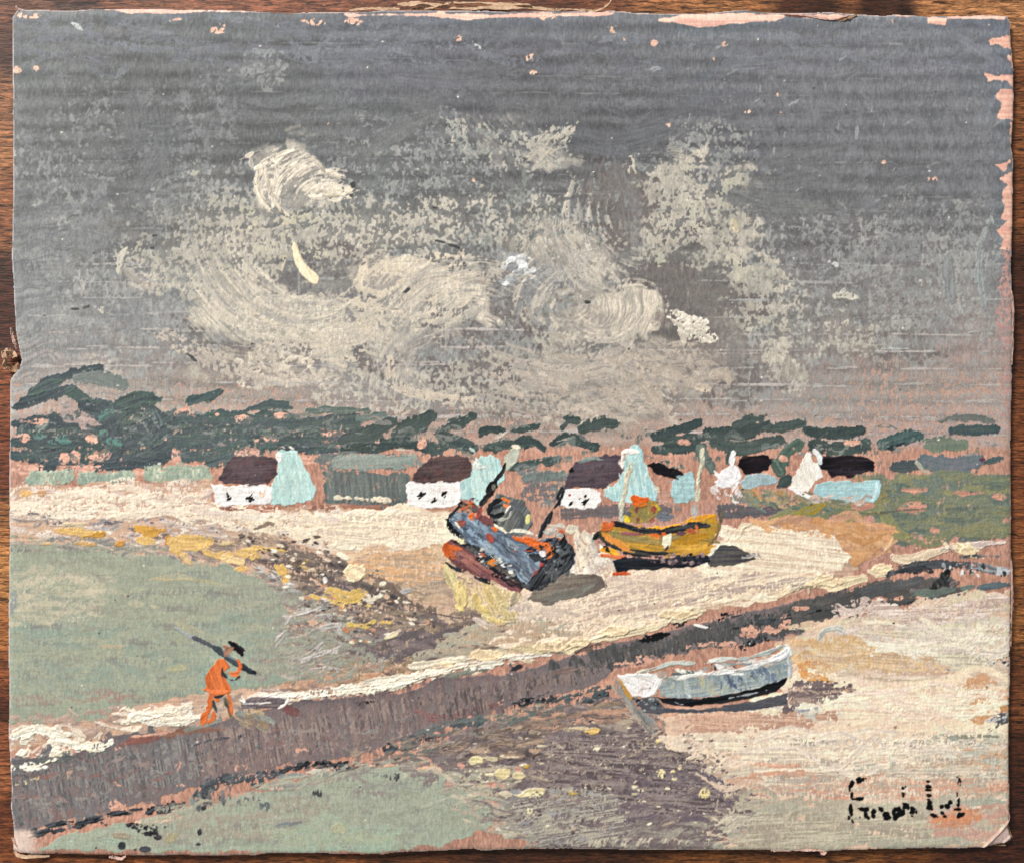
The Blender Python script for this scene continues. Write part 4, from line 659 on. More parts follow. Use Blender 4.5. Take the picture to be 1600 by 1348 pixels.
for pts, w, c, c2 in [([(1290, 975), (1330, 968), (1400, 958)], 9, '#6a7a73', '#77867f'), ([(1250, 990), (1290, 980), (1320, 974)], 12, '#6c7772', '#5c625f'), ([(1390, 895), (1450, 882), (1530, 884)], 14, '#5a5c60', '#46494f'),
                      ([(1400, 892), (1440, 888), (1455, 892)], 12, '#303238', '#44474c'), ([(1520, 884), (1560, 890), (1578, 890)], 12, '#63666c', '#9b9fa5'), ([(1480, 892), (1470, 908), (1456, 920)], 16, '#26282b', '#3a3f3e'),
                      ([(1472, 900), (1480, 915)], 16, '#27292c', '#3a3f3e'), ([(1430, 926), (1460, 926), (1490, 920)], 12, '#63736b', '#55625d'), ([(1350, 925), (1400, 915), (1440, 905)], 16, '#4b4e51', '#5a5c5e'),
                      ([(1530, 918), (1560, 914), (1578, 912)], 10, '#66757a', '#59646a'), ([(1502, 918), (1520, 917)], 6, '#69786f', '#6d7a74'), ([(1462, 948), (1475, 938), (1486, 936)], 12, '#26292f', '#3d4147'),
                      ([(1400, 958), (1440, 950), (1470, 945)], 5, '#d9cfc9', '#8d8a8c'), ([(1430, 962), (1460, 962)], 4, '#55585e', '#88888c'), ([(1320, 965), (1400, 945), (1430, 938)], 4, '#2e3035', '#4a4d52'),
                      ([(1500, 870), (1530, 868), (1560, 868)], 4, '#5c5f62', '#888'.replace('888', '8a8a8a')), ([(1560, 895), (1580, 892)], 9, '#ccd0d4', '#999fa6')]:
    S(pts, w, c, JETTY, c2, th=.6, cov=1.0, rough=2, taper=(.7, .6))
dabs([(1470, 880), (1580, 885), (1580, 900), (1480, 898)], ['#b9bec4', '#3a3d42', '#8a8e94', '#d5d7d9'], 40, 2, 7, JETTY, th=.6, ang=80)

# ---- lower water
P([(60, 1322), (100, 1305), (190, 1286), (260, 1290), (300, 1270), (340, 1250), (430, 1228), (480, 1218), (540, 1202), (600, 1196), (660, 1198), (720, 1215), (760, 1240), (790, 1265), (760, 1290), (700, 1318), (600, 1332), (60, 1330)],
  '#9fae96', SEA, '#a8b59c', cov=1.2, rough=5, th=.35, ang=0, amt=.5)
F([(90, 1310), (300, 1275), (480, 1225), (640, 1205), (740, 1235), (720, 1290), (560, 1325), (100, 1322)], ['#9daf97', '#a3b29a', '#a7b49b', '#99a58f', '#a5b5a0'], 170, 70, 14, -4, SEA, th=.28, cov=.9, dang=6, wet=.25)
F([(300, 1260), (480, 1235), (520, 1300), (240, 1320), (240, 1290)], ['#a6a794', '#aaa58f', '#9ea28e'], 60, 60, 12, -2, SEA, th=.2, cov=.6, wet=.3)
F([(430, 1290), (620, 1280), (600, 1325), (430, 1328)], ['#9fbba0', '#a5c0a6', '#a9bb98'], 44, 50, 12, -4, SEA, th=.25, cov=.7, wet=.3)
for y in (1240, 1266, 1292, 1316):
    for _ in range(12):
        x = rng.uniform(260, 640); l = rng.uniform(14, 50); S([(x, y+rng.normal(0, 4)), (x+l, y+rng.normal(0, 4))], rng.uniform(4, 9), '#8c908a', SEA, '#97988f', th=-.02, cov=.55, rough=4, soft=3, wet=.62)
F([(540, 1215), (720, 1210), (740, 1240), (560, 1235)], ['#8f9a90', '#a3b09b', '#98938a'], 30, 36, 6, -2, SEA, th=.3, cov=.7)
for pts, w, c in [([(520, 1300), (528, 1292), (536, 1298)], 14, '#b3bf97'), ([(660, 1260), (690, 1250), (705, 1245)], 4, '#b5c0aa'), ([(180, 1304), (200, 1306)], 12, '#aaa084'), ([(160, 1312), (190, 1314)], 7, '#a8c0a9'),
                  ([(262, 1310), (275, 1305)], 14, '#a9a67f'), ([(430, 1290), (460, 1286), (470, 1284)], 6, '#8b9693'), ([(210, 1285), (240, 1282), (270, 1278)], 8, '#e3c9ab'), ([(410, 1232), (440, 1230), (470, 1228)], 8, '#e0b99e'),
                  ([(480, 1206), (510, 1205), (520, 1200)], 9, '#dcd6c4'), ([(440, 1212), (480, 1212)], 10, '#8f9c9a'), ([(563, 1196), (590, 1196), (625, 1194)], 4, '#e6b99c'), ([(642, 1199), (670, 1200), (700, 1200)], 5, '#e9bc9f'),
                  ([(675, 1186), (695, 1187), (712, 1186)], 7, '#e3d8bb')]:
    S(pts, w, c, SEA, hx(c)*.95, th=.7, cov=1.0, rough=1.8)
dabs([(195, 1285), (245, 1285), (250, 1310), (215, 1300)], ['#3c3f42', '#4a4a4c', '#2d2f33'], 60, 2, 7, SEA, th=.4, cov=1.0)
for x, y, w, h in [(190, 1320, 14, 16), (227, 1326, 20, 10), (312, 1299, 8, 12), (318, 1262, 10, 10), (160, 1285, 8, 6), (125, 1292, 7, 5), (211, 1327, 7, 6), (310, 1318, 7, 4), (150, 1324, 6, 4), (258, 1291, 4, 4), (165, 1288, 8, 6)]:
    D(x, y, w, h, '#3f4347', SEA, th=.5, col2='#55595d')
for _ in range(30):
    x = rng.uniform(370, 420); y = rng.uniform(1245, 1260); S([(x, y), (x+rng.normal(0, 1), y+rng.uniform(6, 14))], 2, '#6f7d7b', SEA, th=.2, cov=.6)
for _ in range(16):
    x = rng.uniform(598, 622); y = rng.uniform(1204, 1210); S([(x, y), (x+rng.normal(0, 1), y+rng.uniform(4, 10))], 1.6, '#4d5553', SEA, th=.2, cov=.7)
for _ in range(10):
    x = rng.uniform(490, 502); S([(x, 1235), (x, 1242)], 1.6, '#4d5553', SEA, th=.2, cov=.8)
F([(300, 1240), (360, 1235), (350, 1260), (300, 1265)], ['#70797a', '#8b958e', '#5b6366'], 26, 12, 5, 85, SEA, th=.3, cov=.7)

# ---- mud and weed
P([(650, 1180), (700, 1150), (760, 1128), (850, 1108), (960, 1090), (1010, 1105), (1040, 1150), (1090, 1165), (1135, 1195), (1150, 1225), (1210, 1255), (1160, 1300), (1110, 1328), (880, 1330), (800, 1300), (770, 1262), (730, 1220)],
  '#7a6b6c', MUD, '#6e6067', cov=1.3, rough=6, th=.3, ang=0)
mud = ['#6d6064', '#84767a', '#5d5052', '#9a8a82', '#766870', '#b09d88', '#8a7a7c', '#675a62', '#a3948c']
F([(680, 1160), (780, 1125), (960, 1095), (1010, 1110), (1050, 1150), (1140, 1200), (1180, 1250), (1100, 1320), (900, 1325), (790, 1270), (740, 1215)], mud, 420, 50, 7, -4, MUD, th=.5, cov=.9, dang=11, bend=.25)
F([(690, 1165), (780, 1130), (840, 1125), (850, 1180), (720, 1190)], ['#5f5150', '#6d5c58', '#9a8574', '#4f4444', '#7c6a66', '#b0917c'], 90, 26, 5, -10, MUD, th=.5, cov=.85)
F([(790, 1112), (960, 1095), (1000, 1120), (850, 1140)], ['#a9826e', '#c3957f', '#7d6660', '#8d7868', '#5f5252'], 60, 40, 6, -5, MUD, th=.4, cov=.8)
F([(960, 1200), (1120, 1190), (1160, 1240), (1140, 1290), (980, 1290)], ['#6a5d69', '#5f5363', '#7d7079', '#70636e', '#8b7f82'], 110, 44, 8, 6, MUD, th=.45, cov=.95, dang=10)
F([(780, 1240), (960, 1230), (960, 1320), (840, 1320)], ['#96928a', '#a39f96', '#857c80', '#8b8a86', '#b0aa9b', '#9093a0'], 110, 46, 8, -8, MUD, th=.45, cov=.85, dang=10)
F([(700, 1200), (800, 1195), (800, 1240), (740, 1240)], ['#a09e8f', '#b5a795', '#91887f', '#c0b39b'], 36, 30, 7, 0, MUD, th=.4, cov=.8)
F([(960, 1290), (1180, 1285), (1120, 1325), (960, 1325)], ['#7d7274', '#9a948c', '#6a5f64'], 50, 44, 7, -12, MUD, th=.45, cov=.9)
for k in range(30):
    x = rng.uniform(850, 1110); S([(x, 1322), (x+3, 1312), (x+6, 1310)], 4, '#c0b8a6', MUD, '#9b9089', th=.8, cov=.8)
for k in range(30):
    cx, cy = rng.uniform(860, 1060), rng.uniform(1150, 1210); r = rng.uniform(20, 60)
    S([(cx-r, cy), (cx, cy-rng.uniform(3, 10)), (cx+r, cy+rng.uniform(-4, 6))], rng.uniform(1.6, 4), ['#b9a795', '#a2948e', '#564b50'][k % 3], MUD, '#8a7b7c', th=.5, cov=.8)
for x, y, w, h, c in [(723, 1187, 0, 0, ''), (745, 1188, 26, 14, '#ddd0a0'), (768, 1185, 26, 9, '#cfc0a0'), (787, 1208, 26, 20, '#e0cf9c'), (765, 1210, 14, 8, '#ddd0b0'), (750, 1214, 8, 6, '#e3d6b5'), (812, 1212, 20, 14, '#d6c79c'),
                      (822, 1196, 14, 8, '#d2ab57'), (833, 1238, 42, 14, '#e6d8ab'), (815, 1242, 26, 8, '#ddd0aa'), (896, 1239, 18, 9, '#bfa562'), (828, 1267, 10, 8, '#ded3b0'), (790, 1240, 26, 10, '#cdc2ac'), (925, 1142, 26, 11, '#e0bd7c'),
                      (905, 1137, 40, 6, '#cbb996'), (1030, 1158, 13, 11, '#e3cf94'), (1034, 1208, 18, 14, '#e3d3a3'), (1052, 1205, 9, 8, '#e3d3a3'), (1062, 1200, 8, 8, '#dfd0ab'), (1054, 1216, 9, 5, '#ddd0b0'), (1042, 1232, 16, 4, '#dcd0b8'),
                      (1100, 1239, 18, 17, '#cfc08a'), (990, 1240, 12, 5, '#b3a78a'), (785, 1295, 22, 8, '#d8d3c3'), (760, 1222, 22, 6, '#c9c2b0'), (740, 1242, 22, 6, '#c6bba6'), (848, 1165, 14, 4, '#c8b9a2'), (800, 1182, 30, 4, '#c7b69b'),
                      (735, 1205, 5, 5, '#e3d6b5'), (752, 1209, 5, 5, '#e3d6b5')]:
    if w: D(x, y, w, h, c, MUD, th=1.4, col2=hx(c)*.9)
dabs([(690, 1165), (980, 1110), (1100, 1190), (1120, 1290), (860, 1300), (740, 1230)], ['#4c4145', '#d2c6b0', '#baa993', '#5a4e54', '#e0d5bd'], 150, 1.5, 5, MUD, th=.6, asp=2.6, ang=-5)
for x, y, w, h in [(1108, 1212, 34, 14), (1125, 1220, 12, 8), (1150, 1222, 30, 8), (1190, 1250, 40, 8), (1205, 1252, 30, 5), (1060, 1160, 24, 9), (1045, 1152, 14, 8), (1140, 1230, 30, 5)]:
    D(x, y, w, h, '#665a6e', MUD, th=.5, col2='#7a6c80', rough=3)
for x, y, w, h in [(710, 1225, 26, 12), (775, 1226, 40, 10), (765, 1255, 30, 10), (720, 1195, 16, 16), (810, 1200, 10, 10)]: D(x, y, w, h, '#c58f7c', PRIMER, th=-.1, cov=.7, rough=3)
F([(640, 1180), (720, 1200), (790, 1260), (820, 1310), (760, 1300), (690, 1230), (620, 1200)], ['#9d9a8e', '#8a8180', '#a5ab99', '#b3a595', '#7d7274', '#c0b7a4'], 90, 36, 6, 4, MUD, th=.45, cov=.72, dang=14)
F([(540, 1165), (680, 1140), (820, 1105), (900, 1100), (760, 1140), (640, 1190), (560, 1195)], ['#7d6d6a', '#8f7c74', '#6a6062', '#a08a7c', '#5f696a'], 70, 30, 6, -14, MUD, th=.45, cov=.75, dang=12)
F([(1080, 1160), (1150, 1190), (1260, 1240), (1230, 1290), (1130, 1320), (1110, 1240)], ['#b5a392', '#c9b5a0', '#8f8080', '#a59a8c', '#7a6e72', '#cdbda6'], 110, 44, 6, 2, MUD, th=.5, cov=.62, dang=8)
F([(1010, 1110), (1070, 1130), (1140, 1180), (1230, 1240), (1200, 1270), (1120, 1200), (1040, 1160)], ['#a39184', '#c3aa97', '#8f8080', '#7a6a70', '#d3bda6'], 80, 40, 6, 4, MUD, th=.5, cov=.7, dang=10)
F([(320, 1250), (560, 1190), (660, 1182), (560, 1212), (420, 1240)], ['#a3ad97', '#8f958c', '#b0b29b', '#9a958b'], 50, 34, 6, -10, SEA, th=.4, cov=.75, dang=8)
F([(200, 1290), (330, 1250), (300, 1275)], ['#a3ad97', '#b3b096'], 16, 34, 6, -16, SEA, th=.4, cov=.75, dang=8)
P([(860, 1150), (1050, 1150), (1120, 1200), (1130, 1260), (960, 1280), (860, 1230)], '#8a7c7e', MUD, '#5c4f56', cov=.42, rough=16, th=.4, ang=3, amt=1.4)
P([(790, 1250), (960, 1235), (1000, 1300), (840, 1318)], '#a8a297', MUD, '#7c7276', cov=.6, rough=9, th=.4, ang=-9, amt=1.4)
# mooring line / plank edge going down from the rowing boat
for k in range(12):
    o = rng.normal(0, 5); S([(962+o, 1065+rng.normal(0, 3)), (985+o, 1100), (1020+o, 1140+rng.normal(0, 6))], 3, ['#7c858a', '#9a9a98', '#5f6b74', '#a89a8f'][k % 4], MUD, '#8d8480', th=.5, cov=.85)

# ---- right-hand shore
shore = [(1250, 985), (1300, 968), (1400, 962), (1490, 945), (1580, 920), (1582, 1330), (1120, 1330), (1190, 1290), (1215, 1260), (1150, 1215), (1130, 1190), (1050, 1160), (1030, 1120), (1080, 1110), (1200, 1105), (1240, 1090), (1240, 1030)]
P(shore, '#d5b59c', LAGOON, '#cba88f', cov=1.2, rough=5, th=.3, ang=0)
F([(1240, 1000), (1330, 975), (1560, 930), (1570, 1080), (1330, 1060), (1250, 1060)], ['#d9c3ae', '#cbbba6', '#d3b295', '#c2b09c', '#dccbbb', '#c9bd9e', '#c5a38c'], 220, 80, 14, 2, LAGOON, th=.4, cov=.85, dang=6)
F([(1420, 980), (1560, 970), (1560, 1030), (1430, 1030)], ['#cfc8ac', '#dcd0b8', '#c6bfa8', '#d9ccc2'], 50, 60, 14, 4, LAGOON, th=.4, cov=.9)
F([(1250, 1000), (1330, 1000), (1450, 1020), (1440, 1045), (1250, 1040)], ['#cfae7f', '#d9b78e', '#c7a276'], 40, 60, 10, 3, LAGOON, th=.4, cov=.85, wet=.1)
F([(1330, 940), (1440, 955), (1560, 930), (1560, 950), (1400, 985), (1330, 990)], ['#cdb5a8', '#b9a196', '#ded0c9', '#bfa99f'], 60, 50, 8, -2, LAGOON, th=.4, cov=.75)
F([(1250, 1062), (1420, 1066), (1570, 1070), (1570, 1150), (1330, 1150), (1190, 1140), (1210, 1110)], ['#f2d9b9', '#edd2b6', '#e6c9b0', '#f5dfc0', '#e3c8b5'], 170, 90, 15, 1, LAGOON, th=.45, cov=.95, dang=5)
F([(1060, 1110), (1200, 1112), (1330, 1100), (1300, 1140), (1090, 1150)], ['#c9997f', '#b98c79', '#d0a48a', '#c49d8b'], 70, 50, 11, 1, LAGOON, th=.35, cov=.85, dang=5)
F([(1190, 1105), (1230, 1100), (1330, 1105), (1300, 1125), (1200, 1118)], ['#cdbfae', '#b8b0a8', '#e3d5c3'], 30, 56, 6, 2, LAGOON, th=.6, cov=.9)
F([(1060, 1145), (1330, 1140), (1500, 1150), (1480, 1200), (1250, 1215), (1140, 1190), (1070, 1165)], ['#e9ceb2', '#ecd5ba', '#dfc6ae', '#d8c3ae', '#cdbdac'], 160, 80, 14, 1, LAGOON, th=.5, cov=.95, dang=5)
F([(1120, 1200), (1560, 1180), (1575, 1260), (1200, 1250)], ['#c7bba8', '#d6c5b0', '#c9a58e', '#b4b1a1', '#d3b8a2', '#bcb5a4', '#c59478'], 200, 76, 9, 0, LAGOON, th=.4, cov=.8, dang=5)
F([(1190, 1255), (1570, 1250), (1560, 1318), (1140, 1325)], ['#aba68f', '#b0a892', '#a2a190', '#b5a78f', '#a69c8a'], 170, 76, 12, -1, LAGOON, th=.4, cov=.95, dang=4)
F([(1450, 1150), (1560, 1150), (1565, 1220), (1460, 1215)], ['#c3bfac', '#b5b5a4', '#d9c9b5', '#c99b78', '#aeb1a4'], 70, 44, 9, 2, LAGOON, th=.5, cov=.85, dang=12)
F([(1520, 1070), (1578, 1070), (1578, 1115), (1520, 1115)], ['#c99a6c', '#cf9f78', '#d9b397'], 30, 40, 9, 2, LAGOON, th=.4, cov=.9)
F([(1280, 1225), (1560, 1215), (1560, 1235), (1290, 1245)], ['#c78e75', '#b98f80', '#cfa48b'], 36, 60, 6, -1, LAGOON, th=.25, cov=.6, tooth=TF)
F([(1440, 1265), (1575, 1255), (1570, 1310), (1480, 1310)], ['#c0917d', '#b88f80', '#c9a08c'], 46, 40, 10, -4, LAGOON, th=.25, cov=.75)
P([(1460, 1275), (1490, 1262), (1530, 1262), (1540, 1278), (1500, 1292), (1470, 1296), (1446, 1284)], '#cb8d6a', LAGOON, '#c0866b', cov=.95, rough=4, th=.3)
for pts, w, c, c2 in [([(1340, 1010), (1450, 1030), (1520, 1032)], 4, '#e9e0cd', '#d6ccba'), ([(1310, 1055), (1400, 1062), (1480, 1056)], 4, '#b9a690', '#dcc8ae'), ([(1290, 985), (1310, 982), (1320, 990)], 8, '#d0cfc6', '#a2a7a3'),
                      ([(1280, 998), (1286, 985)], 6, '#b9bcb6', '#9da39f'), ([(1250, 1040), (1262, 1055), (1290, 1060)], 14, '#d9a46c', '#cf9a68'), ([(1262, 1035), (1300, 1042)], 14, '#d79f68', '#c99160'),
                      ([(1450, 1175), (1480, 1160), (1510, 1158)], 7, '#e6dccd', '#cfc6b6'), ([(1440, 1172), (1480, 1180), (1520, 1180)], 6, '#dcd3c3', '#c3bbab'), ([(1180, 1205), (1300, 1202), (1420, 1190)], 8, '#e0cdb4', '#ecdcc6'),
                      ([(1390, 1170), (1430, 1160), (1480, 1155)], 4, '#b7b9aa', '#c9c4b2'), ([(1450, 1155), (1500, 1150), (1560, 1150)], 6, '#8c8c7a', '#a5a08c'), ([(1160, 1190), (1230, 1195), (1280, 1188)], 6, '#d49c80', '#dfb49b'),
                      ([(1175, 1210), (1230, 1208), (1290, 1208)], 9, '#d39a7c', '#cba28c'), ([(1215, 1145), (1240, 1150), (1280, 1146)], 3, '#ecdcc4', '#ded0bc'), ([(1186, 1108), (1240, 1118), (1330, 1116)], 8, '#d6c9b5', '#b5b1a9'),
                      ([(1180, 1100), (1196, 1112), (1240, 1114)], 10, '#ddd0b2', '#c8bda3'), ([(1220, 1100), (1270, 1080), (1330, 1078)], 10, '#cda486', '#c09a84'), ([(1232, 1112), (1290, 1104)], 3, '#8f93a0', '#b3aeb0'),
                      ([(1500, 1015), (1560, 1020)], 10, '#d7cdc4', '#bdb6b0'), ([(1540, 1100), (1575, 1108)], 12, '#cb9a6b', '#bf8c63'), ([(1540, 1125), (1578, 1120)], 9, '#e3d9d0', '#a9a4a6')]:
    S(pts, w, c, LAGOON, c2, th=.6, cov=.95, rough=2)
for k in range(7): S([(1550+rng.normal(0, 6), 1142-k*3), (1562, 1132-k*3), (1576, 1128-k*3)], 1.6, '#5b6062', LAGOON, th=.3, cov=.85)
for k in range(6): S([(1410+k*8, 1160+k), (1450+k*6, 1152-k), (1500, 1158)], 1.5, '#9aa39a', LAGOON, th=.3, cov=.7)
dabs([(1360, 1020), (1460, 1025), (1460, 1032), (1360, 1028)], ['#efe7d8', '#d8ccbc'], 16, 2, 5, LAGOON)
dabs([(1520, 1028), (1582, 1025), (1582, 1040), (1520, 1036)], ['#efe9e0', '#4d4f55', '#c9bfb5'], 30, 2, 5, LAGOON)
dabs([(1140, 1150), (1290, 1145), (1290, 1160), (1150, 1165)], ['#9b8fa0', '#efe2cf', '#c59c88', '#a9a29b'], 40, 1.5, 5, LAGOON, th=.6)
dabs([(1060, 1140), (1140, 1160), (1140, 1210), (1080, 1185)], ['#b59b8c', '#dcc6b0', '#7a6a68', '#cbb09a'], 90, 2, 7, LAGOON, th=.7)
D(1284, 1171, 9, 8, '#8a5e44', LAGOON, th=1.0); D(1398, 1135, 6, 4, '#a98a72', LAGOON)
F([(1140, 1270), (1210, 1270), (1190, 1300), (1120, 1310)], ['#b5ab98', '#8f8680', '#a59c90', '#c4baa4'], 50, 26, 5, -8, LAGOON, th=.6, cov=.8)
for q, c1_, c2_, cv_, an in [([(1260, 1070), (1560, 1075), (1560, 1120), (1300, 1130)], '#f7e0c2', '#dcc0a8', .75, 1), ([(1080, 1150), (1480, 1150), (1460, 1195), (1160, 1195)], '#f5dfc2', '#cbb8a6', .72, 1),
        ([(1340, 985), (1560, 970), (1560, 1030), (1400, 1040)], '#ddd4b8', '#b9ab9b', .7, 3), ([(1260, 1010), (1440, 1010), (1480, 1050), (1270, 1055)], '#dcbd92', '#c2a283', .66, 4), ([(1180, 1210), (1560, 1195), (1560, 1225), (1200, 1230)], '#ddcbb4', '#b0a093', .62, 0),
        ([(1180, 1225), (1560, 1215), (1540, 1240), (1200, 1245)], '#cf9d85', '#b5a592', .45, 0), ([(1180, 1270), (1450, 1265), (1460, 1320), (1150, 1322)], '#b9b29b', '#a09683', .7, -2), ([(1330, 940), (1500, 950), (1570, 925), (1570, 960), (1400, 980)], '#dfcfc6', '#b79f94', .6, -2),
        ([(1060, 1112), (1300, 1118), (1250, 1145), (1070, 1140)], '#cfa58c', '#b68c77', .7, 1), ([(1330, 1190), (1530, 1150), (1540, 1165), (1350, 1205)], '#e9dccb', '#b5b1a2', .66, -8)]:
    P(q, c1_, LAGOON, c2_, cov=cv_, rough=9, th=.35, ang=an, amt=1.4)
F([(1300, 1075), (1570, 1078), (1565, 1110), (1320, 1120)], ['#fbe8cc', '#f3dcc2', '#ead3c2'], 26, 110, 9, 1, LAGOON, th=.9, cov=.85, dang=4)
F([(1200, 1150), (1480, 1155), (1450, 1180), (1220, 1185)], ['#fbe8cc', '#f5e0c8', '#d6c8bb'], 26, 110, 9, 0, LAGOON, th=.9, cov=.82, dang=4)
F([(1350, 985), (1560, 965), (1560, 1010), (1420, 1020)], ['#e6ddc6', '#f0e6d2', '#cdbfb4'], 24, 90, 9, 3, LAGOON, th=.8, cov=.8, dang=5)
for y in (1160, 1187, 1213, 1240, 1266, 1293):
    for _ in range(12):
        x = rng.uniform(1180, 1540); l = rng.uniform(20, 60); S([(x, y+rng.normal(0, 3)), (x+l, y+rng.normal(0, 3))], rng.uniform(3, 6), '#b39a8c', LAGOON, '#a39c90', th=-.05, cov=.42, tooth=TF, wet=.3)
P([(1230, 1090), (1245, 1065), (1300, 1068), (1330, 1072), (1305, 1085), (1270, 1092), (1225, 1108)], '#66565a', LAGOON, '#7b6766', rough=7, th=.3, cov=.85)
F([(1245, 1075), (1330, 1070), (1300, 1095), (1235, 1108)], ['#8d7a74', '#c3a690', '#6d5d60', '#a58c80'], 16, 30, 5, -8, LAGOON, th=.4, cov=.65)
dabs([(1290, 1060), (1330, 1062), (1330, 1080), (1300, 1078)], ['#66565a', '#c9a07c'], 16, 2, 7, LAGOON, th=.3)

# ---------------------------------------------------------------- cottages
def cot(n, roof, wall, gable, rc, wc, gc, rc2=None, gc2=None, gang=80, gcov=1.25):
    nm = 'painted_cottage#%d' % n
    if gable: P(gable, gc, nm+'/gable', gc2, rough=3.0, th=.75, ang=gang, cov=gcov)
    if wall: P(wall, wc, nm, hx(wc)*.93, rough=2.6, th=.9, ang=0)
    P(roof, rc, nm+'/roof', rc2, rough=3.0, th=.7, ang=-4)
    for q, cs, ag, part in ((gable, ['#b9d9d2', '#8fb9b5', '#c9e0d8', '#a9c9c3'] if gc == TE else None, 80, nm+'/gable'), (roof, [hx(rc)*.85, hx(rc)*1.15, hx(rc)*V3(1.25, 1.1, 1.08)], -6, nm+'/roof'), (wall, [hx(wc)*.93, hx(wc)*.97, hx(wc)*V3(.9, .88, .88)], 5, nm)):
        if q and cs:
            a_ = np.array(q, float); q2 = (a_-a_.mean(0))*.8+a_.mean(0); F(q2, cs, 16, 14, 5, ag, part, th=.5, cov=.75, wet=.25, dang=18)
TE, TE2, WH = '#b5d4cd', '#a3c8c3', '#f4efea'
cot(1, [(341, 751), (347, 735), (356, 722), (368, 713), (425, 713), (434, 720), (432, 740), (418, 755), (352, 757)], [(331, 757), (345, 754), (352, 758), (415, 756), (426, 762), (422, 786), (385, 788), (350, 790), (334, 784)],
    [(432, 708), (440, 700), (464, 704), (470, 720), (484, 742), (493, 764), (488, 782), (452, 788), (424, 788), (418, 775), (424, 758), (434, 740)], '#4b3c42', WH, TE, '#5a474b', TE2)
D(436, 714, 9, 18, '#f2ece4', 'painted_cottage#1/chimney', th=1.1)
for pts in [[(441, 697), (446, 701)], [(452, 697), (458, 701)]]: S(pts, 2, '#d9d9cf', 'painted_cottage#1/chimney', th=.7)
D(410, 768, 10, 14, '#d9b79c', 'painted_cottage#1', th=.4, cov=.6)
cot(2, [(645, 750), (650, 734), (660, 720), (680, 712), (710, 710), (730, 713), (738, 725), (735, 742), (712, 750), (690, 750), (664, 753)], [(637, 757), (645, 752), (716, 751), (720, 770), (716, 788), (700, 793), (670, 793), (637, 788)],
    [(733, 742), (742, 722), (750, 713), (766, 713), (778, 720), (786, 735), (788, 748), (772, 762), (755, 788), (745, 790), (728, 778), (716, 778), (718, 758)], '#4f3b3c', WH, TE, '#5d4744', '#97bec0')
for pts, w in [([(738, 720), (745, 728), (758, 730)], 9), ([(744, 716), (750, 732)], 7), ([(735, 700), (742, 706), (740, 715)], 5)]: S(pts, w, '#e6e6df', 'painted_cottage#2/gable', '#a9bab0', th=.8, cov=.85)
S([(738, 760), (746, 774)], 4, '#c9d6c4', 'painted_cottage#2/gable', th=.7)
S([(808, 698), (800, 712), (790, 730)], 16, '#b3b5a0', 'painted_cottage#2/chimney', '#a2a796', th=.6); S([(802, 698), (812, 700)], 8, '#d3c3a9', 'painted_cottage#2/chimney', th=.9)
cot(3, [(880, 764), (884, 742), (890, 728), (905, 716), (940, 711), (974, 711), (976, 730), (966, 748), (946, 762), (905, 762)], [(872, 770), (884, 763), (920, 761), (938, 768), (942, 780), (930, 793), (912, 797), (884, 794), (873, 787)],
    [(974, 735), (975, 712), (984, 697), (998, 694), (1002, 706), (1003, 720), (1014, 742), (1028, 764), (1024, 780), (990, 786), (960, 784), (942, 774), (944, 764), (964, 752)], '#4d3f47', WH, TE, '#574851', '#98c1c2')
for pts, w in [([(974, 708), (984, 704), (996, 706)], 8), ([(974, 708), (972, 720), (972, 730)], 8)]: S(pts, w, '#f3ece4', 'painted_cottage#3/chimney', '#e0d5c9', th=1.1)
S([(905, 722), (925, 716), (945, 718)], 6, '#73807a', 'painted_cottage#3/roof', th=.4, cov=.8); D(893, 734, 9, 10, '#221f24', 'painted_cottage#3/roof', ang=-50)
cot(4, [(1016, 728), (1022, 722), (1034, 724), (1046, 732), (1066, 736), (1068, 742), (1054, 747), (1040, 747), (1026, 742)], [(1050, 750), (1062, 742), (1080, 736), (1086, 752), (1086, 772), (1074, 786), (1056, 784), (1047, 770)], None, '#252127', '#9fc5c6', TE)
S([(1032, 722), (1050, 724), (1068, 730)], 9, '#6f8478', 'painted_cottage#4/roof', '#40443f', th=.5, cov=.6)
for _ in range(16): S([(rng.uniform(1040, 1070), rng.uniform(734, 750)), (rng.uniform(1040, 1070), rng.uniform(738, 752))][:1]*1+[(rng.uniform(1050, 1070), rng.uniform(734, 748))], 1.5, '#2a272b', 'painted_cottage#4/roof', th=.4, cov=.6)
D(1026, 768, 10, 22, '#d2c9b2', BEACH, th=.6, cov=.7); D(1040, 775, 24, 30, '#c49a83', PRIMER, th=0, cov=.5)
cot(5, [(1154, 726), (1158, 716), (1170, 711), (1200, 712), (1206, 722), (1200, 736), (1180, 738), (1162, 738)], [(1156, 752), (1170, 742), (1198, 738), (1214, 746), (1216, 754), (1200, 758), (1175, 762), (1160, 766)],
    [(1120, 746), (1130, 735), (1140, 727), (1152, 730), (1160, 742), (1156, 754), (1144, 764), (1130, 764), (1120, 758)], '#261f26', '#9bb6ba', '#f2eff0', None, '#e0dcdd', 30)
swp = [(1122, 740), (1158, 740), (1150, 766), (1126, 764)]
F(swp, ['#f5f2f2', '#dcd6d8', '#fbf8f6'], 16, 18, 4, 70, 'painted_cottage#5/gable', th=1.0, dang=50)
S([(1146, 708), (1144, 722), (1145, 730)], 7, '#f2efee', 'painted_cottage#5/chimney', th=1.1, taper=(1, .4)); D(1160, 764, 8, 5, '#55463f', 'painted_cottage#5', th=.4)
F([(1105, 755), (1160, 760), (1150, 785), (1120, 780)], ['#e0d3cc', '#cdbfb9'], 14, 16, 6, 60, 'painted_cottage#5/gable', th=.6, cov=.55)
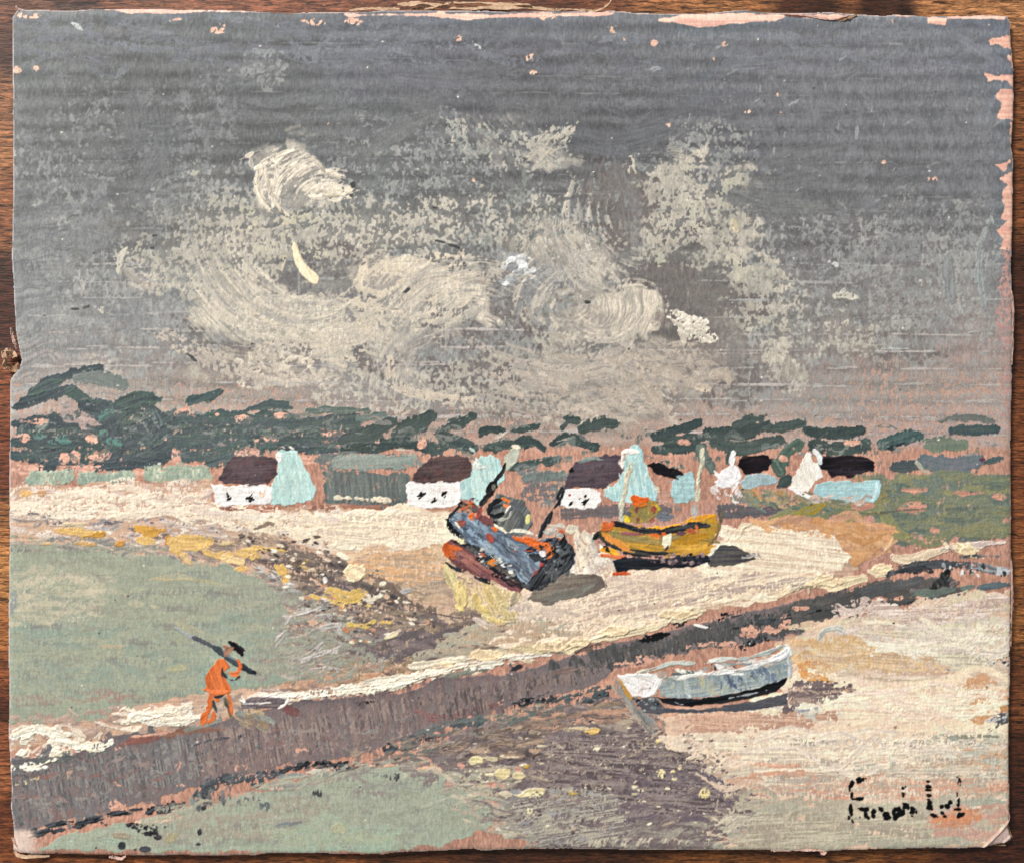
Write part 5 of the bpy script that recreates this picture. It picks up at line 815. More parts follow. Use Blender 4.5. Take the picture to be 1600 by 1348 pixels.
cot(6, [(1279, 722), (1284, 711), (1310, 713), (1345, 713), (1366, 722), (1366, 735), (1350, 738), (1330, 744), (1300, 744), (1294, 734), (1282, 732)], [(1274, 754), (1300, 752), (1340, 752), (1374, 750), (1374, 768), (1366, 784), (1330, 782), (1285, 778), (1268, 770)],
    [(1238, 750), (1243, 734), (1252, 722), (1260, 704), (1266, 706), (1272, 716), (1282, 730), (1286, 745), (1274, 754), (1264, 770), (1252, 768), (1238, 760)], '#251f25', '#9dc6c9', '#f0e9de', '#37303a', '#e3dacb', 80)
S([(1272, 704), (1278, 712), (1282, 722)], 8, '#c3d3d3', 'painted_cottage#6/chimney', '#e6e6e0', th=1.0)
S([(1235, 762), (1255, 772), (1270, 778)], 6, '#f0e8e0', 'painted_cottage#6/gable', th=1.1)
S([(1362, 780), (1368, 765), (1370, 754)], 4, '#b3d3d4', 'painted_cottage#6', th=.6); F([(1270, 775), (1360, 778), (1350, 786), (1280, 785)], ['#d7d3c3', '#93a09c', '#c2b59c'], 12, 20, 4, 3, GRASS, th=.6)
def marks(cx, cy, w, h, n, part, c='#26262a'):
    for _ in range(n):
        x, y = cx+rng.normal(0, w/4), cy+rng.normal(0, h/4); S([(x-rng.uniform(0, 3), y+rng.uniform(0, 3)), (x+rng.uniform(0, 3), y-rng.uniform(0, 4))], rng.uniform(2.2, 3.9), c, part, th=.5, rough=.9)
marks(357, 776, 9, 11, 9, 'painted_cottage#1/window'); marks(390, 778, 9, 14, 11, 'painted_cottage#1/window_'); marks(658, 774, 9, 9, 8, 'painted_cottage#2/window'); marks(680, 779, 6, 8, 4, 'painted_cottage#2/window_'); marks(694, 773, 8, 9, 8, 'painted_cottage#2/window__')
marks(913, 785, 9, 13, 11, 'painted_cottage#3/window'); marks(892, 786, 6, 6, 3, 'painted_cottage#3/window_'); D(890, 773, 3.5, 3.5, '#b03a34', 'painted_cottage#3', rough=.4, th=.4)
S([(808, 745), (812, 765)], 10, '#c59478', PRIMER, th=0, cov=.8)

# ---------------------------------------------------------------- blue fishing boat aground
B = 'painted_blue_boat'; BK, OR, RD = '#232428', '#dd7038', '#8d5049'
P([(776, 770), (800, 775), (818, 780), (828, 800), (832, 818), (815, 838), (790, 835), (770, 815), (760, 800)], '#4f5150', B+'/wheelhouse', '#6f716c', rough=2, th=.6, ang=-60)
for pts, w, c in [([(763, 800), (770, 786), (785, 778)], 9, BK), ([(762, 803), (775, 806), (786, 802)], 8, BK), ([(772, 792), (784, 788)], 6, '#34353a'), ([(785, 778), (794, 782), (800, 788)], 8, '#e07a3c'), ([(788, 788), (796, 792)], 6, '#d9794a'),
                  ([(790, 800), (796, 792), (800, 790)], 4, '#c6c2b4'), ([(780, 812), (795, 808), (800, 795)], 5, '#8d8c82'), ([(806, 795), (815, 810), (808, 830)], 9, '#484b4b'), ([(826, 806), (824, 816)], 6, '#c3bb72'), ([(800, 785), (812, 795)], 12, '#55585a')]:
    S(pts, w, c, B+'/wheelhouse', hx(c)*1.15, th=.8, rough=1.6)
P([(702, 812), (711, 799), (728, 799), (745, 805), (758, 812), (772, 819), (795, 836), (823, 847), (857, 841), (880, 836), (893, 856), (893, 886), (868, 902), (845, 916), (829, 924), (814, 910), (790, 888), (765, 872), (735, 852), (706, 824)],
  '#515c6c', B, '#66788c', rough=2, th=.6, ang=38, amt=1.1)
for pts, w, c, c2 in [([(714, 810), (745, 820), (790, 845), (830, 868)], 16, '#66798f', '#50596a'), ([(722, 824), (750, 845), (790, 875), (815, 890)], 14, '#6f8aa8', '#8aa2b8'), ([(735, 845), (765, 868), (800, 895), (822, 912)], 9, '#84a0b8', '#5f7288'),
                      ([(740, 815), (790, 838), (820, 850)], 12, '#5a6779', '#454d5a'), ([(770, 850), (810, 870), (840, 890)], 18, '#4b5361', '#5a6677'), ([(800, 880), (825, 900), (835, 915)], 14, '#4a5563', '#6b7b88'),
                      ([(712, 806), (722, 802)], 10, '#b3b9ba', '#7d8893'), ([(880, 850), (888, 870), (876, 890)], 22, '#33373d', '#454a50'), ([(868, 870), (860, 895), (846, 910)], 20, '#2e3136', '#40454b'),
                      ([(886, 884), (872, 895)], 8, '#5d6150', '#4b5148')]:
    S(pts, w, c, B, c2, th=.6, cov=1.15, rough=2)
F([(706, 812), (760, 818), (820, 852), (865, 850), (850, 890), (826, 912), (790, 880), (735, 845)], ['#5a6d84', '#43495a', '#6f88a3', '#3b4150', '#7f97ab', '#566070', '#8f9fab'], 70, 30, 6, 38, B, th=.8, cov=.85, dang=9)
F([(840, 860), (888, 850), (890, 885), (850, 905)], ['#2a2c31', '#3d4248', '#1f2024', '#565c60'], 34, 20, 6, -60, B, th=.8, cov=.9, dang=14)
P([(697, 852), (706, 842), (735, 852), (760, 870), (790, 893), (818, 916), (812, 924), (778, 914), (750, 901), (722, 887), (700, 874)], '#945850', B+'/keel', '#6f3f3e', rough=3.4, th=.9, ang=35)
F([(702, 862), (730, 862), (775, 895), (775, 908), (720, 884)], ['#9a5a50', '#6b3d3c', '#a8685a', '#7d4a48'], 24, 20, 5, 34, B+'/keel', th=.9, cov=.9)
S([(780, 910), (800, 918), (812, 924)], 9, '#8b5050', B+'/keel', '#6e4144', th=.7); S([(826, 920), (836, 900), (848, 884)], 8, '#994b49', B+'/keel', '#7c4245', th=.9)
for pts, w in [([(740, 856), (772, 880), (806, 906)], 13), ([(770, 898), (795, 908), (815, 918)], 7), ([(712, 845), (735, 858), (752, 870)], 6), ([(700, 812), (706, 825), (722, 842), (735, 850)], 8), ([(702, 808), (710, 798), (722, 785)], 7), ([(735, 855), (755, 868), (770, 885), (790, 895)], 10), ([(775, 890), (800, 905), (828, 918)], 9), ([(697, 878), (712, 888), (725, 894)], 5),
               ([(742, 900), (760, 908), (778, 916)], 6), ([(828, 915), (845, 918), (858, 905)], 8), ([(824, 860), (850, 848), (868, 838)], 7), ([(846, 880), (862, 856), (872, 836)], 5), ([(740, 852), (748, 860)], 7), ([(828, 868), (845, 872)], 8),
               ([(770, 816), (782, 824)], 5)]:
    S(pts, w, BK, B, '#3a3c42', th=.9, cov=1.0, rough=2.2)
P([(864, 843), (879, 834), (896, 860), (892, 887), (864, 901), (829, 924), (820, 913), (838, 895), (850, 868)], '#26282d', B, '#3f4349', rough=2.2, th=.9, ang=-58, cov=1.1)
F([(864, 850), (890, 862), (886, 884), (845, 908)], ['#1e1f23', '#4a4f52', '#33363b', '#5f625a'], 22, 22, 5, -58, B, th=.8, cov=.9, dang=10)
F([(735, 852), (760, 866), (800, 893), (820, 914), (800, 912), (765, 890), (738, 866)], ['#232428', '#3b3a3e', '#55504e', '#2b2b30', '#7b5048'], 34, 16, 6, 38, B+'/keel', th=.9, cov=.95)
for pts, w, c in [([(695, 850), (700, 862), (708, 868)], 11, OR), ([(708, 855), (720, 858)], 9, OR), ([(735, 782), (742, 795), (748, 802)], 5, '#a04a48'), ([(752, 794), (745, 808)], 5, '#a8504a'), ([(722, 794), (736, 788), (744, 790)], 6, '#cf6e3c'),
                  ([(733, 776), (740, 784)], 4, '#9c4848'), ([(734, 806), (742, 806)], 8, OR), ([(716, 817), (725, 816)], 8, '#9b5148'), ([(752, 808), (762, 812), (768, 820)], 10, '#84494a'), ([(771, 826), (778, 828)], 7, '#d9733e'),
                  ([(763, 836), (768, 844)], 9, '#a8544c'), ([(802, 838), (820, 843), (840, 844)], 6, OR), ([(820, 842), (840, 848), (856, 850)], 8, OR), ([(838, 852), (855, 855), (852, 862)], 10, '#e0763c'), ([(866, 850), (862, 866), (856, 872)], 6, '#d9763c'),
                  ([(868, 838), (878, 832)], 8, '#c96a45'), ([(814, 860), (820, 860)], 5, '#c85a44'), ([(800, 850), (810, 856)], 4, '#8b5250'), ([(766, 878), (776, 878)], 8, '#e08a3c'), ([(750, 866), (756, 868)], 6, '#b5604c'), ([(845, 884), (850, 880)], 5, '#a84a48')]:
    S(pts, w*1.25, c, B+'/rail', hx(c)*.85, th=1.2, cov=1.0, rough=2.6)
for pts, w, c in [([(772, 818), (786, 828), (790, 832)], 5, '#d6cfae'), ([(790, 832), (815, 830), (838, 836)], 4, '#d9d4bb'), ([(712, 816), (718, 824)], 4, '#d4cfaa'), ([(718, 842), (724, 848)], 10, '#d8cc98'), ([(778, 874), (782, 876)], 6, '#d9d6cc'),
                  ([(784, 882), (790, 884)], 4, '#c3cdd6'), ([(846, 862), (850, 868)], 7, '#c9bcbc'), ([(750, 860), (756, 858)], 4, '#b9b4b0'), ([(782, 822), (788, 826)], 4, '#e0dac2')]:
    S(pts, w, c, B, th=1.0)
for pts, ws in [([(790, 724), (784, 738), (774, 750)], 6), ([(774, 752), (766, 765), (764, 772)], 12), ([(764, 772), (756, 782), (753, 788)], 9)]:
    S(pts, ws, BK, B+'/mast', '#3b3b36', th=.9, rough=1.6, taper=(.5, .8))
S([(772, 757), (770, 764)], 5, '#6d6f60', B+'/mast', th=.4)
for pts, ws in [([(878, 762), (872, 775), (874, 780)], 5), ([(880, 766), (872, 785), (864, 795)], 6), ([(862, 798), (856, 812), (852, 818)], 8), ([(852, 816), (847, 828), (843, 838)], 8)]:
    S(pts, ws, BK, B+'/mast_', '#38383b', th=.9, rough=1.5, taper=(.6, .7))
F([(846, 822), (880, 820), (876, 838), (856, 838)], ['#b9b5a8', '#c9c4b5', '#8d8d86'], 14, 10, 4, 20, B+'/rail', th=.8, cov=.85); D(895, 826, 20, 15, '#d6ccb4', BEACH, th=1.0, col2='#b9b4a4')
F([(718, 790), (745, 778), (748, 800), (722, 800)], ['#55403c', '#c9b7a5', '#3a3434', '#8a6f66'], 26, 7, 3, 30, B+'/rail', th=.8, cov=.85)
dabs([(735, 850), (800, 880), (830, 915), (790, 905), (740, 870)], ['#2a2b2f', '#8a8a88', '#55555a', '#c6c1b8'], 60, 1.5, 6, B, th=.8)
dabs([(840, 850), (885, 845), (885, 880), (850, 905)], ['#2a2b2f', '#6a6f75', '#22242a'], 40, 1.5, 6, B, th=.6)
F([(900, 840), (925, 835), (935, 870), (925, 888), (900, 885)], ['#e9dcc2', '#d3c6b6', '#b3a9a6', '#efe0c6'], 22, 22, 8, 80, BEACH, th=1.0)

# ---------------------------------------------------------------- yellow fishing boat
B = 'painted_yellow_boat'
P([(940, 818), (960, 820), (990, 828), (1030, 828), (1080, 818), (1105, 808), (1118, 802), (1122, 820), (1112, 850), (1104, 866), (1060, 868), (1010, 866), (975, 862), (950, 848), (938, 835)], '#907a3c', B, '#b3923a', rough=2.6, th=.6, ang=6)
F([(945, 828), (1108, 820), (1100, 862), (985, 862)], ['#8a7434', '#b3902f', '#6b6848', '#cba63e', '#998a4a', '#b58a52'], 46, 34, 5, 4, B, th=.8, cov=.85, dang=7, wet=.1)
for pts, w, c, c2 in [([(942, 835), (960, 846), (985, 860)], 12, '#c99256', '#b3832f'), ([(955, 832), (985, 840), (1030, 848)], 12, '#75734f', '#8a7c4a'), ([(985, 852), (1030, 858), (1060, 860)], 10, '#b3913a', '#8f7a38'),
                      ([(1045, 840), (1075, 842), (1105, 835)], 16, '#b08a2e', '#8f7430'), ([(1060, 856), (1085, 858), (1104, 852)], 12, '#b3904a', '#c7a950'), ([(1030, 842), (1060, 838)], 10, '#6f6c50', '#857d58'),
                      ([(1000, 826), (1040, 824), (1075, 815)], 5, '#dcb043', '#c99a3a'), ([(1075, 814), (1100, 808), (1114, 804)], 8, '#e0ae35', '#c3953a'), ([(1104, 812), (1110, 840)], 8, '#a08c3c', '#8c7c38'),
                      ([(1108, 850), (1122, 830), (1126, 805)], 5, '#6f6547', '#8d7a50'), ([(1124, 795), (1126, 815)], 5, '#55524e', '#6b6557'), ([(940, 858), (955, 860), (966, 864)], 9, '#e3b83a', '#c9973a')]:
    S(pts, w, c, B, c2, th=.7, cov=1.15, rough=1.6)
P([(958, 876), (975, 870), (1010, 872), (1060, 870), (1105, 868), (1108, 876), (1085, 884), (1040, 888), (1000, 890), (965, 893)], '#27282d', B+'/keel', '#343439', rough=2.5, th=.7)
dabs([(1010, 862), (1100, 866), (1100, 880), (1010, 880)], ['#27262b', '#5d4a4c', '#8c7068', '#3a3338'], 90, 1.5, 6, B+'/keel', th=.5)
for pts, w in [([(956, 817), (975, 820), (1000, 828)], 9), ([(990, 826), (1030, 831), (1060, 826)], 9), ([(1040, 828), (1080, 822), (1108, 820)], 10), ([(985, 858), (1020, 864), (1060, 862)], 6), ([(936, 835), (950, 848), (970, 858)], 6), ([(930, 840), (936, 832)], 9), ([(975, 862), (1000, 866), (1020, 866)], 5),
               ([(945, 855), (950, 860)], 6)]:
    S(pts, w, '#2b2826', B+'/rail', '#4a4438', th=.8, cov=1.0, rough=1.8)
for pts, w, c in [([(944, 816), (950, 822), (956, 818)], 13, '#d9703e'), ([(942, 826), (955, 826)], 8, '#cf7038'), ([(1016, 834), (1028, 836), (1030, 840)], 6, '#dd7436'), ([(1034, 832), (1040, 834)], 5, '#e0703a'), ([(1074, 828), (1084, 830)], 6, '#c4663c'),
                  ([(1088, 820), (1092, 832)], 5, '#e07a3e'), ([(972, 832), (1005, 834)], 5, '#9c5650'), ([(960, 896), (985, 896)], 4, '#d8683e'), ([(940, 866), (960, 870), (975, 868)], 4, '#dd7a4a'), ([(1060, 832), (1070, 832)], 6, '#6d4248')]:
    S(pts, w, c, B+'/rail', hx(c)*.88, th=1.0, rough=1.5)
P([(1037, 838), (1048, 834), (1048, 846), (1046, 852), (1040, 858), (1035, 850)], '#e9dcb0', B+'/rail', rough=1.2, th=1.1); S([(1040, 858), (1042, 852)], 4, '#5b3230', B+'/rail', th=.7)
P([(978, 812), (982, 795), (990, 785), (1010, 780), (1026, 784), (1032, 795), (1025, 806), (1010, 815), (995, 818)], '#8a763c', B+'/wheelhouse', '#a5843c', rough=1.6, th=.7, ang=50)
for pts, w, c in [([(990, 778), (1000, 784), (1012, 779)], 16, '#ea7430'), ([(996, 790), (1012, 788)], 8, '#c97a34'), ([(994, 792), (996, 800)], 8, '#8b4a3c'), ([(996, 808), (996, 814)], 6, '#8b503f'), ([(1020, 792), (1022, 798)], 10, '#a4543f'), ([(1013, 792), (1014, 802)], 4, '#e0c034'),
                  ([(976, 808), (982, 814)], 9, '#e3c63a'), ([(982, 800), (984, 804)], 7, '#66645a'), ([(1016, 812), (1022, 812)], 7, '#a8694f'), ([(1026, 788), (1030, 796)], 4, '#c9b23f'), ([(1030, 806), (1040, 808), (1050, 806)], 14, '#77777a')]:
    S(pts, w, c, B+'/wheelhouse', hx(c)*.88, th=.9, rough=1.3)
MC = '#ddd5b8'
def mast(pts, w, part):
    p = smooth(pts, 10)
    for i in range(0, len(p)-3, 2): S(p[i:i+4]+rng.normal(0, .7, (1, 2)), w*rng.uniform(.7, 1.2), MC if i % 4 else '#c3bca0', part, '#a9a68d', th=1.0, rough=1.4, cov=1.05)
mast([(984, 722), (977, 765), (972, 790), (970, 816)], 7, B+'/mast'); mast([(1100, 702), (1092, 745), (1088, 785)], 7, B+'/mast_'); S([(1086, 788), (1085, 808)], 7, '#b9b8ab', B+'/mast_', '#8d8c84', th=.5, cov=.75)

# ---------------------------------------------------------------- rowing boat
B = 'painted_rowing_boat'
P([(1028, 1062), (1060, 1060), (1100, 1052), (1160, 1045), (1200, 1036), (1232, 1022), (1236, 1045), (1230, 1058), (1190, 1075), (1130, 1086), (1080, 1092), (1030, 1090)], '#7f8f95', B, '#a0a69e', rough=2.6, th=.5, ang=-10, amt=1.1)
F([(1040, 1065), (1140, 1055), (1140, 1080), (1040, 1088)], ['#9aa092', '#a8a67f', '#8c9da0', '#a7b3b3'], 34, 18, 6, 80, B, th=.5, cov=.85)
F([(1120, 1060), (1225, 1035), (1225, 1060), (1130, 1082)], ['#5a6c84', '#6d7f90', '#8a9a9e', '#48597a', '#95a5a6', '#7c8a88'], 60, 15, 5, 70, B, th=.5, cov=.8)
P([(968, 1056), (975, 1054), (1000, 1052), (1036, 1056), (1032, 1070), (1022, 1086), (1005, 1090), (988, 1086), (975, 1070)], '#efeae6', B+'/transom', '#d5cbc6', rough=1.6, th=1.1, ang=20)
F([(975, 1058), (1030, 1060), (1015, 1085), (992, 1082)], ['#f6f2ee', '#dcd2cc', '#c5b8b2', '#fbf8f4'], 26, 18, 3, 25, B+'/transom', th=.9, dang=40)
for pts, w in [([(968, 1056), (1000, 1053), (1035, 1055)], 5), ([(1030, 1062), (1022, 1080), (1010, 1088)], 4)]: S(pts, w, '#f7f4f0', B+'/transom', th=1.2)
S([(968, 1062), (978, 1078), (986, 1090)], 4, '#cf9a3e', B+'/transom', '#b98f5a', th=.6)
P([(1026, 1088), (1050, 1089), (1090, 1090), (1130, 1086), (1180, 1076), (1230, 1058), (1228, 1066), (1214, 1080), (1180, 1088), (1130, 1098), (1080, 1104), (1050, 1102), (1034, 1098)], '#1d1e22', B+'/keel', '#2b2d33', rough=1.5, th=.9, ang=-8)
P([(988, 1090), (1026, 1088), (1040, 1104), (1090, 1108), (1180, 1095), (1230, 1082), (1228, 1098), (1180, 1108), (1110, 1112), (1060, 1114), (1005, 1114)], '#4b4a50', B+'/keel', '#58555a', rough=2, th=.4, cov=1.0)
dabs([(990, 1092), (1030, 1090), (1030, 1108), (1000, 1110)], ['#2d3136', '#717a7e', '#4b5257', '#9aa2a2'], 30, 2, 6, B+'/keel', th=.5)
for pts in [[(1054, 1096), (1066, 1100), (1072, 1096)], [(1140, 1090), (1180, 1082), (1210, 1074)]]: S(pts, 2, '#8f9396', B+'/keel', th=.5, cov=.9)
F([(1005, 1054), (1080, 1045), (1120, 1038), (1200, 1026), (1205, 1034), (1080, 1058)], ['#bd8a72', '#b9bdb6', '#8f9a9a', '#d9dad4', '#6f7b7e', '#c9ccc6'], 40, 26, 6, -8, B, th=.1)
for pts, w, c in [([(996, 1050), (1020, 1045), (1050, 1036), (1085, 1036)], 7, '#b9beb4'), ([(996, 1050), (1010, 1046)], 6, '#ece4cc'), ([(1050, 1052), (1075, 1050), (1095, 1052)], 5, '#6d7574'), ([(1058, 1046), (1070, 1050)], 5, '#dcd9cb'),
                  ([(1060, 1060), (1080, 1056), (1110, 1052)], 6, '#efebe2'), ([(1100, 1054), (1130, 1050), (1160, 1046)], 6, '#e6e6e2'), ([(1150, 1046), (1190, 1038), (1215, 1028)], 5, '#e0e2e0'), ([(1205, 1030), (1222, 1024), (1232, 1014)], 11, '#f2f2f2'),
                  ([(1228, 1010), (1234, 1022)], 7, '#e9ebee'), ([(1110, 1032), (1140, 1028), (1160, 1032)], 6, '#cfd0c8'), ([(1108, 1034), (1120, 1030)], 5, '#efeadd'), ([(1150, 1030), (1190, 1022), (1225, 1008)], 7, '#aeb5b0'), ([(1118, 1040), (1130, 1042)], 7, '#ece8e2'),
                  ([(1112, 1038), (1118, 1046)], 5, '#45494d'), ([(1146, 1040), (1152, 1044)], 4, '#55595c'), ([(1232, 1028), (1234, 1045), (1234, 1058)], 7, '#c3c7c6'), ([(1140, 1050), (1160, 1052)], 5, '#e6e9e6'), ([(1040, 1058), (1056, 1062)], 5, '#8f9a90')]:
    S(pts, w, c, B+'/gunwale', hx(c)*.88, th=1.1, cov=1.0, rough=1.5)

# ---------------------------------------------------------------- walking figure with a pole
B = 'painted_walking_figure'; O1, O2 = '#e07b43', '#c96a38'
for pts, w in [([(329, 1084), (328, 1100), (324, 1114)], 12), ([(334, 1082), (340, 1092)], 12), ([(356, 1082), (360, 1095), (362, 1110)], 6), ([(325, 1112), (319, 1120), (317, 1131)], 10), ([(334, 1112), (334, 1122), (326, 1128)], 8)]: S(pts, w, O1, B+'/legs', O2, th=.8, rough=1.8, cov=1.0)
for pts, w, c in [([(334, 1095), (336, 1105), (338, 1112)], 6, '#4a443c'), ([(336, 1088), (344, 1086), (352, 1082)], 5, '#3b342e'), ([(352, 1092), (357, 1104), (360, 1118)], 8, '#6d5a40'), ([(352, 1095), (358, 1110)], 4, '#453c33'),
                  ([(345, 1097), (347, 1106)], 4, '#a98a6c'), ([(360, 1100), (363, 1114)], 4, '#d9733f')]: S(pts, w, c, B+'/legs', hx(c)*1.2, th=.6)
P([(341, 1028), (350, 1027), (357, 1035), (360, 1042), (352, 1048), (352, 1058), (358, 1066), (362, 1076), (360, 1082), (345, 1084), (333, 1086), (325, 1080), (317, 1077), (323, 1072), (321, 1060), (328, 1046), (335, 1038)], O1, B, O2, rough=1.4, th=.9, ang=70)
S([(318, 1076), (335, 1080), (360, 1080)], 5, '#e8804a', B, th=.8)
for pts, w, c in [([(348, 1042), (348, 1050), (356, 1060)], 6, '#4b3a30'), ([(356, 1060), (366, 1062), (374, 1056)], 6, '#4a3b33'), ([(358, 1050), (366, 1054), (374, 1050)], 5, '#e0804c'), ([(372, 1042), (378, 1048)], 4, '#c08a70')]: S(pts, w, c, B+'/arm', th=.8)
for pts, w, c in [([(274, 980), (290, 990), (305, 998)], 4, '#7c8284'), ([(303, 995), (318, 1002), (338, 1013)], 7, '#45494e'), ([(334, 1010), (352, 1024), (370, 1036), (382, 1042)], 10, '#3d4246'), ([(352, 1022), (372, 1032)], 4, '#5d6467'), ([(378, 1038), (388, 1046), (398, 1051)], 9, '#33383c'), ([(395, 1048), (400, 1050)], 6, '#26292c')]:
    S(pts, w, c, B+'/pole', hx(c)*1.2, th=.9, rough=1.6)
for pts, w, c in [([(360, 1003), (371, 1011), (378, 1021)], 12, '#27242a'), ([(372, 1008), (382, 1016)], 7, '#332f33'), ([(350, 1008), (358, 1010)], 4, '#a0644c'), ([(358, 1006), (366, 1003)], 4, '#2c292d')]: S(pts, w, c, B+'/hat', th=.9, rough=1.6)
F([(366, 1088), (385, 1100), (420, 1115), (410, 1138), (376, 1132)], ['#b09670', '#8f795f', '#b9a37e', '#7c766f', '#8a7358'], 20, 16, 6, 40, BEACH, th=.7, cov=.85)

S([(352, 1022), (358, 1014), (364, 1012)], 10, '#8a6550', B+'/head', '#b07a5a', th=.8, rough=1.4, cov=1.0)
S([(372, 1030), (376, 1040), (372, 1050)], 5, '#d9713f', B+'/arm', th=.8)
P([(378, 1094), (392, 1089), (425, 1087), (448, 1090), (446, 1099), (428, 1107), (395, 1109), (378, 1106)], '#7a6a6a', 'painted_basket', '#63575b', rough=2, th=.7, ang=2, amt=1.2)
for q in [[(378, 1088), (384, 1096), (376, 1094)], [(405, 1087), (430, 1086), (447, 1089)], [(436, 1106), (448, 1098), (452, 1092)], [(382, 1099), (425, 1098)]]: S(q, 3, '#ece6da', 'painted_basket', '#cfc4bb', th=1.0)
# ---------------------------------------------------------------- signature
G = 'signature'; SB = '#1f1d20'
def sg(x0, y0, w, h, a=0, n=1, cov=1.3):
    D(1300+x0*.15, 1190+y0*.15, w*.14, h*.14, SB, G, th=.5, ang=a, rough=1.3, cov=cov)
for a in [(205, 225, 50, 100, 25), (280, 185, 90, 70, -10), (325, 185, 30, 40), (350, 172, 18, 16), (182, 285, 14, 40), (203, 350, 34, 90), (225, 385, 50, 30), (285, 385, 90, 44), (322, 378, 24, 30), (194, 500, 54, 150), (178, 575, 30, 40),
          (212, 612, 24, 60, -25), (275, 482, 40, 20, 20), (325, 490, 120, 54, 5), (345, 545, 50, 100, -10), (370, 580, 50, 34), (290, 572, 22, 28), (435, 515, 50, 60), (430, 560, 60, 50, 20), (510, 490, 60, 50), (490, 470, 20, 16),
          (565, 545, 80, 70), (560, 590, 60, 26), (600, 575, 28, 40), (640, 530, 40, 70), (685, 490, 80, 60, -25), (690, 550, 110, 54, -20), (655, 580, 40, 50), (735, 525, 40, 60, 35), (765, 450, 76, 80, -20), (790, 475, 30, 40),
          (735, 270, 28, 36), (742, 330, 44, 40), (740, 355, 30, 30), (785, 165, 12, 50), (768, 200, 16, 24), (765, 255, 18, 20), (840, 485, 60, 60), (838, 520, 50, 50), (878, 520, 18, 40), (835, 560, 22, 18),
          (1000, 200, 40, 30), (1000, 160, 14, 14), (1005, 255, 60, 34), (1005, 292, 66, 22), (1010, 345, 56, 44), (1000, 390, 40, 20), (1010, 430, 50, 60), (1010, 470, 76, 60, 0), (1040, 490, 26, 20),
          (1060, 555, 90, 50, 10), (1100, 570, 24, 24), (1150, 525, 60, 50), (1180, 565, 60, 40, 40), (1145, 465, 60, 56), (1195, 460, 80, 64), (1228, 422, 56, 54),
          (1305, 155, 30, 30), (1328, 185, 34, 70, -20), (1310, 220, 16, 50), (1332, 235, 14, 40), (1302, 335, 10, 50), (1318, 410, 34, 90, 8), (1310, 445, 40, 40), (1310, 490, 70, 30), (1278, 492, 16, 16), (1345, 545, 100, 56, -5), (1310, 570, 36, 30)]:
    sg(*a, cov=1.05) if a[2] > 30 else sg(*a)

# ---- faint overall scuffs and pits
for _ in range(260):
    x, y = rng.uniform(25, 1575), rng.uniform(30, 1320); D(x, y, rng.uniform(1.5, 4), rng.uniform(1.5, 3), '#4b4846' if rng.random() < .55 else '#d9d2c4', None, th=rng.choice([-.4, .5]), cov=.8, rough=.5)
for _ in range(60):
    x, y = rng.uniform(1050, 1560), rng.uniform(40, 330); a = rng.choice([-.5, 1.45]); l = rng.uniform(6, 26); S([(x, y), (x+l*math.cos(a), y-l*abs(math.sin(a)))], 1.3, '#93979b', None, th=.2, cov=.7, wet=.3)

# ================================================================ from paint grid to objects
OUT = [(28, 12), (40, 15), (60, 14), (100, 16), (150, 13), (250, 13), (380, 16), (450, 20), (500, 18), (560, 18), (600, 15), (700, 16), (850, 17), (960, 16), (1000, 20), (1090, 21), (1130, 17), (1160, 15), (1200, 19),
       (1240, 20), (1300, 18), (1320, 20), (1380, 24), (1400, 22), (1450, 25), (1550, 23), (1575, 25), (1580, 35), (1580, 60), (1583, 85), (1585, 110), (1585, 170), (1581, 230), (1584, 250), (1583, 330), (1581, 420),
       (1582, 450), (1584, 500), (1583, 560), (1580, 700), (1581, 830), (1581, 900), (1580, 950), (1579, 1000), (1579, 1060), (1577, 1120), (1577, 1200), (1578, 1240), (1578, 1270), (1576, 1290), (1582, 1312), (1575, 1317),
       (1565, 1319), (1540, 1324), (1500, 1326), (1460, 1325), (1400, 1327), (1300, 1329), (1290, 1331), (1280, 1329), (1220, 1330), (1200, 1328), (1100, 1328), (1000, 1328), (940, 1327), (830, 1326), (810, 1328), (800, 1327),
       (750, 1329), (740, 1326), (700, 1329), (620, 1332), (600, 1335), (516, 1335), (510, 1333), (415, 1334), (400, 1336), (330, 1337), (280, 1336), (190, 1337), (100, 1334), (60, 1334), (30, 1333), (20, 1328), (20, 1290), (16, 1260),
       (17, 1230), (15, 1190), (12, 1150), (13, 1100), (12, 1000), (13, 900), (14, 830), (13, 740), (14, 700), (15, 592), (25, 580), (33, 563), (30, 550), (24, 520), (21, 480), (20, 440), (17, 400), (19, 330), (19, 150), (18, 60), (18, 27)]
SD = np.full((ny, nx), -60, np.float32)                     # distance to the cut edge, computed in bands only
for sl in (box(0, 0, 1600, 60), box(0, 1270, 1600, 1348), box(0, 40, 70, 1290), box(1530, 40, 1600, 1290)):
    SD[sl] = sdpoly(OUT, XX[sl], YY[sl])
SD += (EDGE-.5)*1.2
# worn rim: paint gone, pale primer and paper along the cut
def blur(a, r):
    fy = np.fft.fftfreq(ny)[:, None]; fx = np.fft.rfftfreq(nx)[None]; g = np.exp(-2*(np.pi**2)*((fx**2+fy**2)*(r*R)**2))
    return np.fft.irfft2(np.fft.rfft2(a)*g, s=a.shape).astype(np.float32)
for i in range(3):                                           # livelier separation between neighbouring touches
    C[..., i] = np.clip(C[..., i]+.30*(C[..., i]-blur(C[..., i], 13)), 0, 1)
rim = sst(SD, -3.2, -.6)*sst(.72-EDGEB, -.25, .2)
C[:] = C*(1-rim[..., None])+hx('#cdb4ac')*rim[..., None]
rr = (SD > -2.2) & (YY > 60) & (XX < 60); C[rr] = C[rr]*.3+hx('#b9bdc4')*.7
HT -= 3.2*np.exp(np.minimum(SD, 0)/3.0)
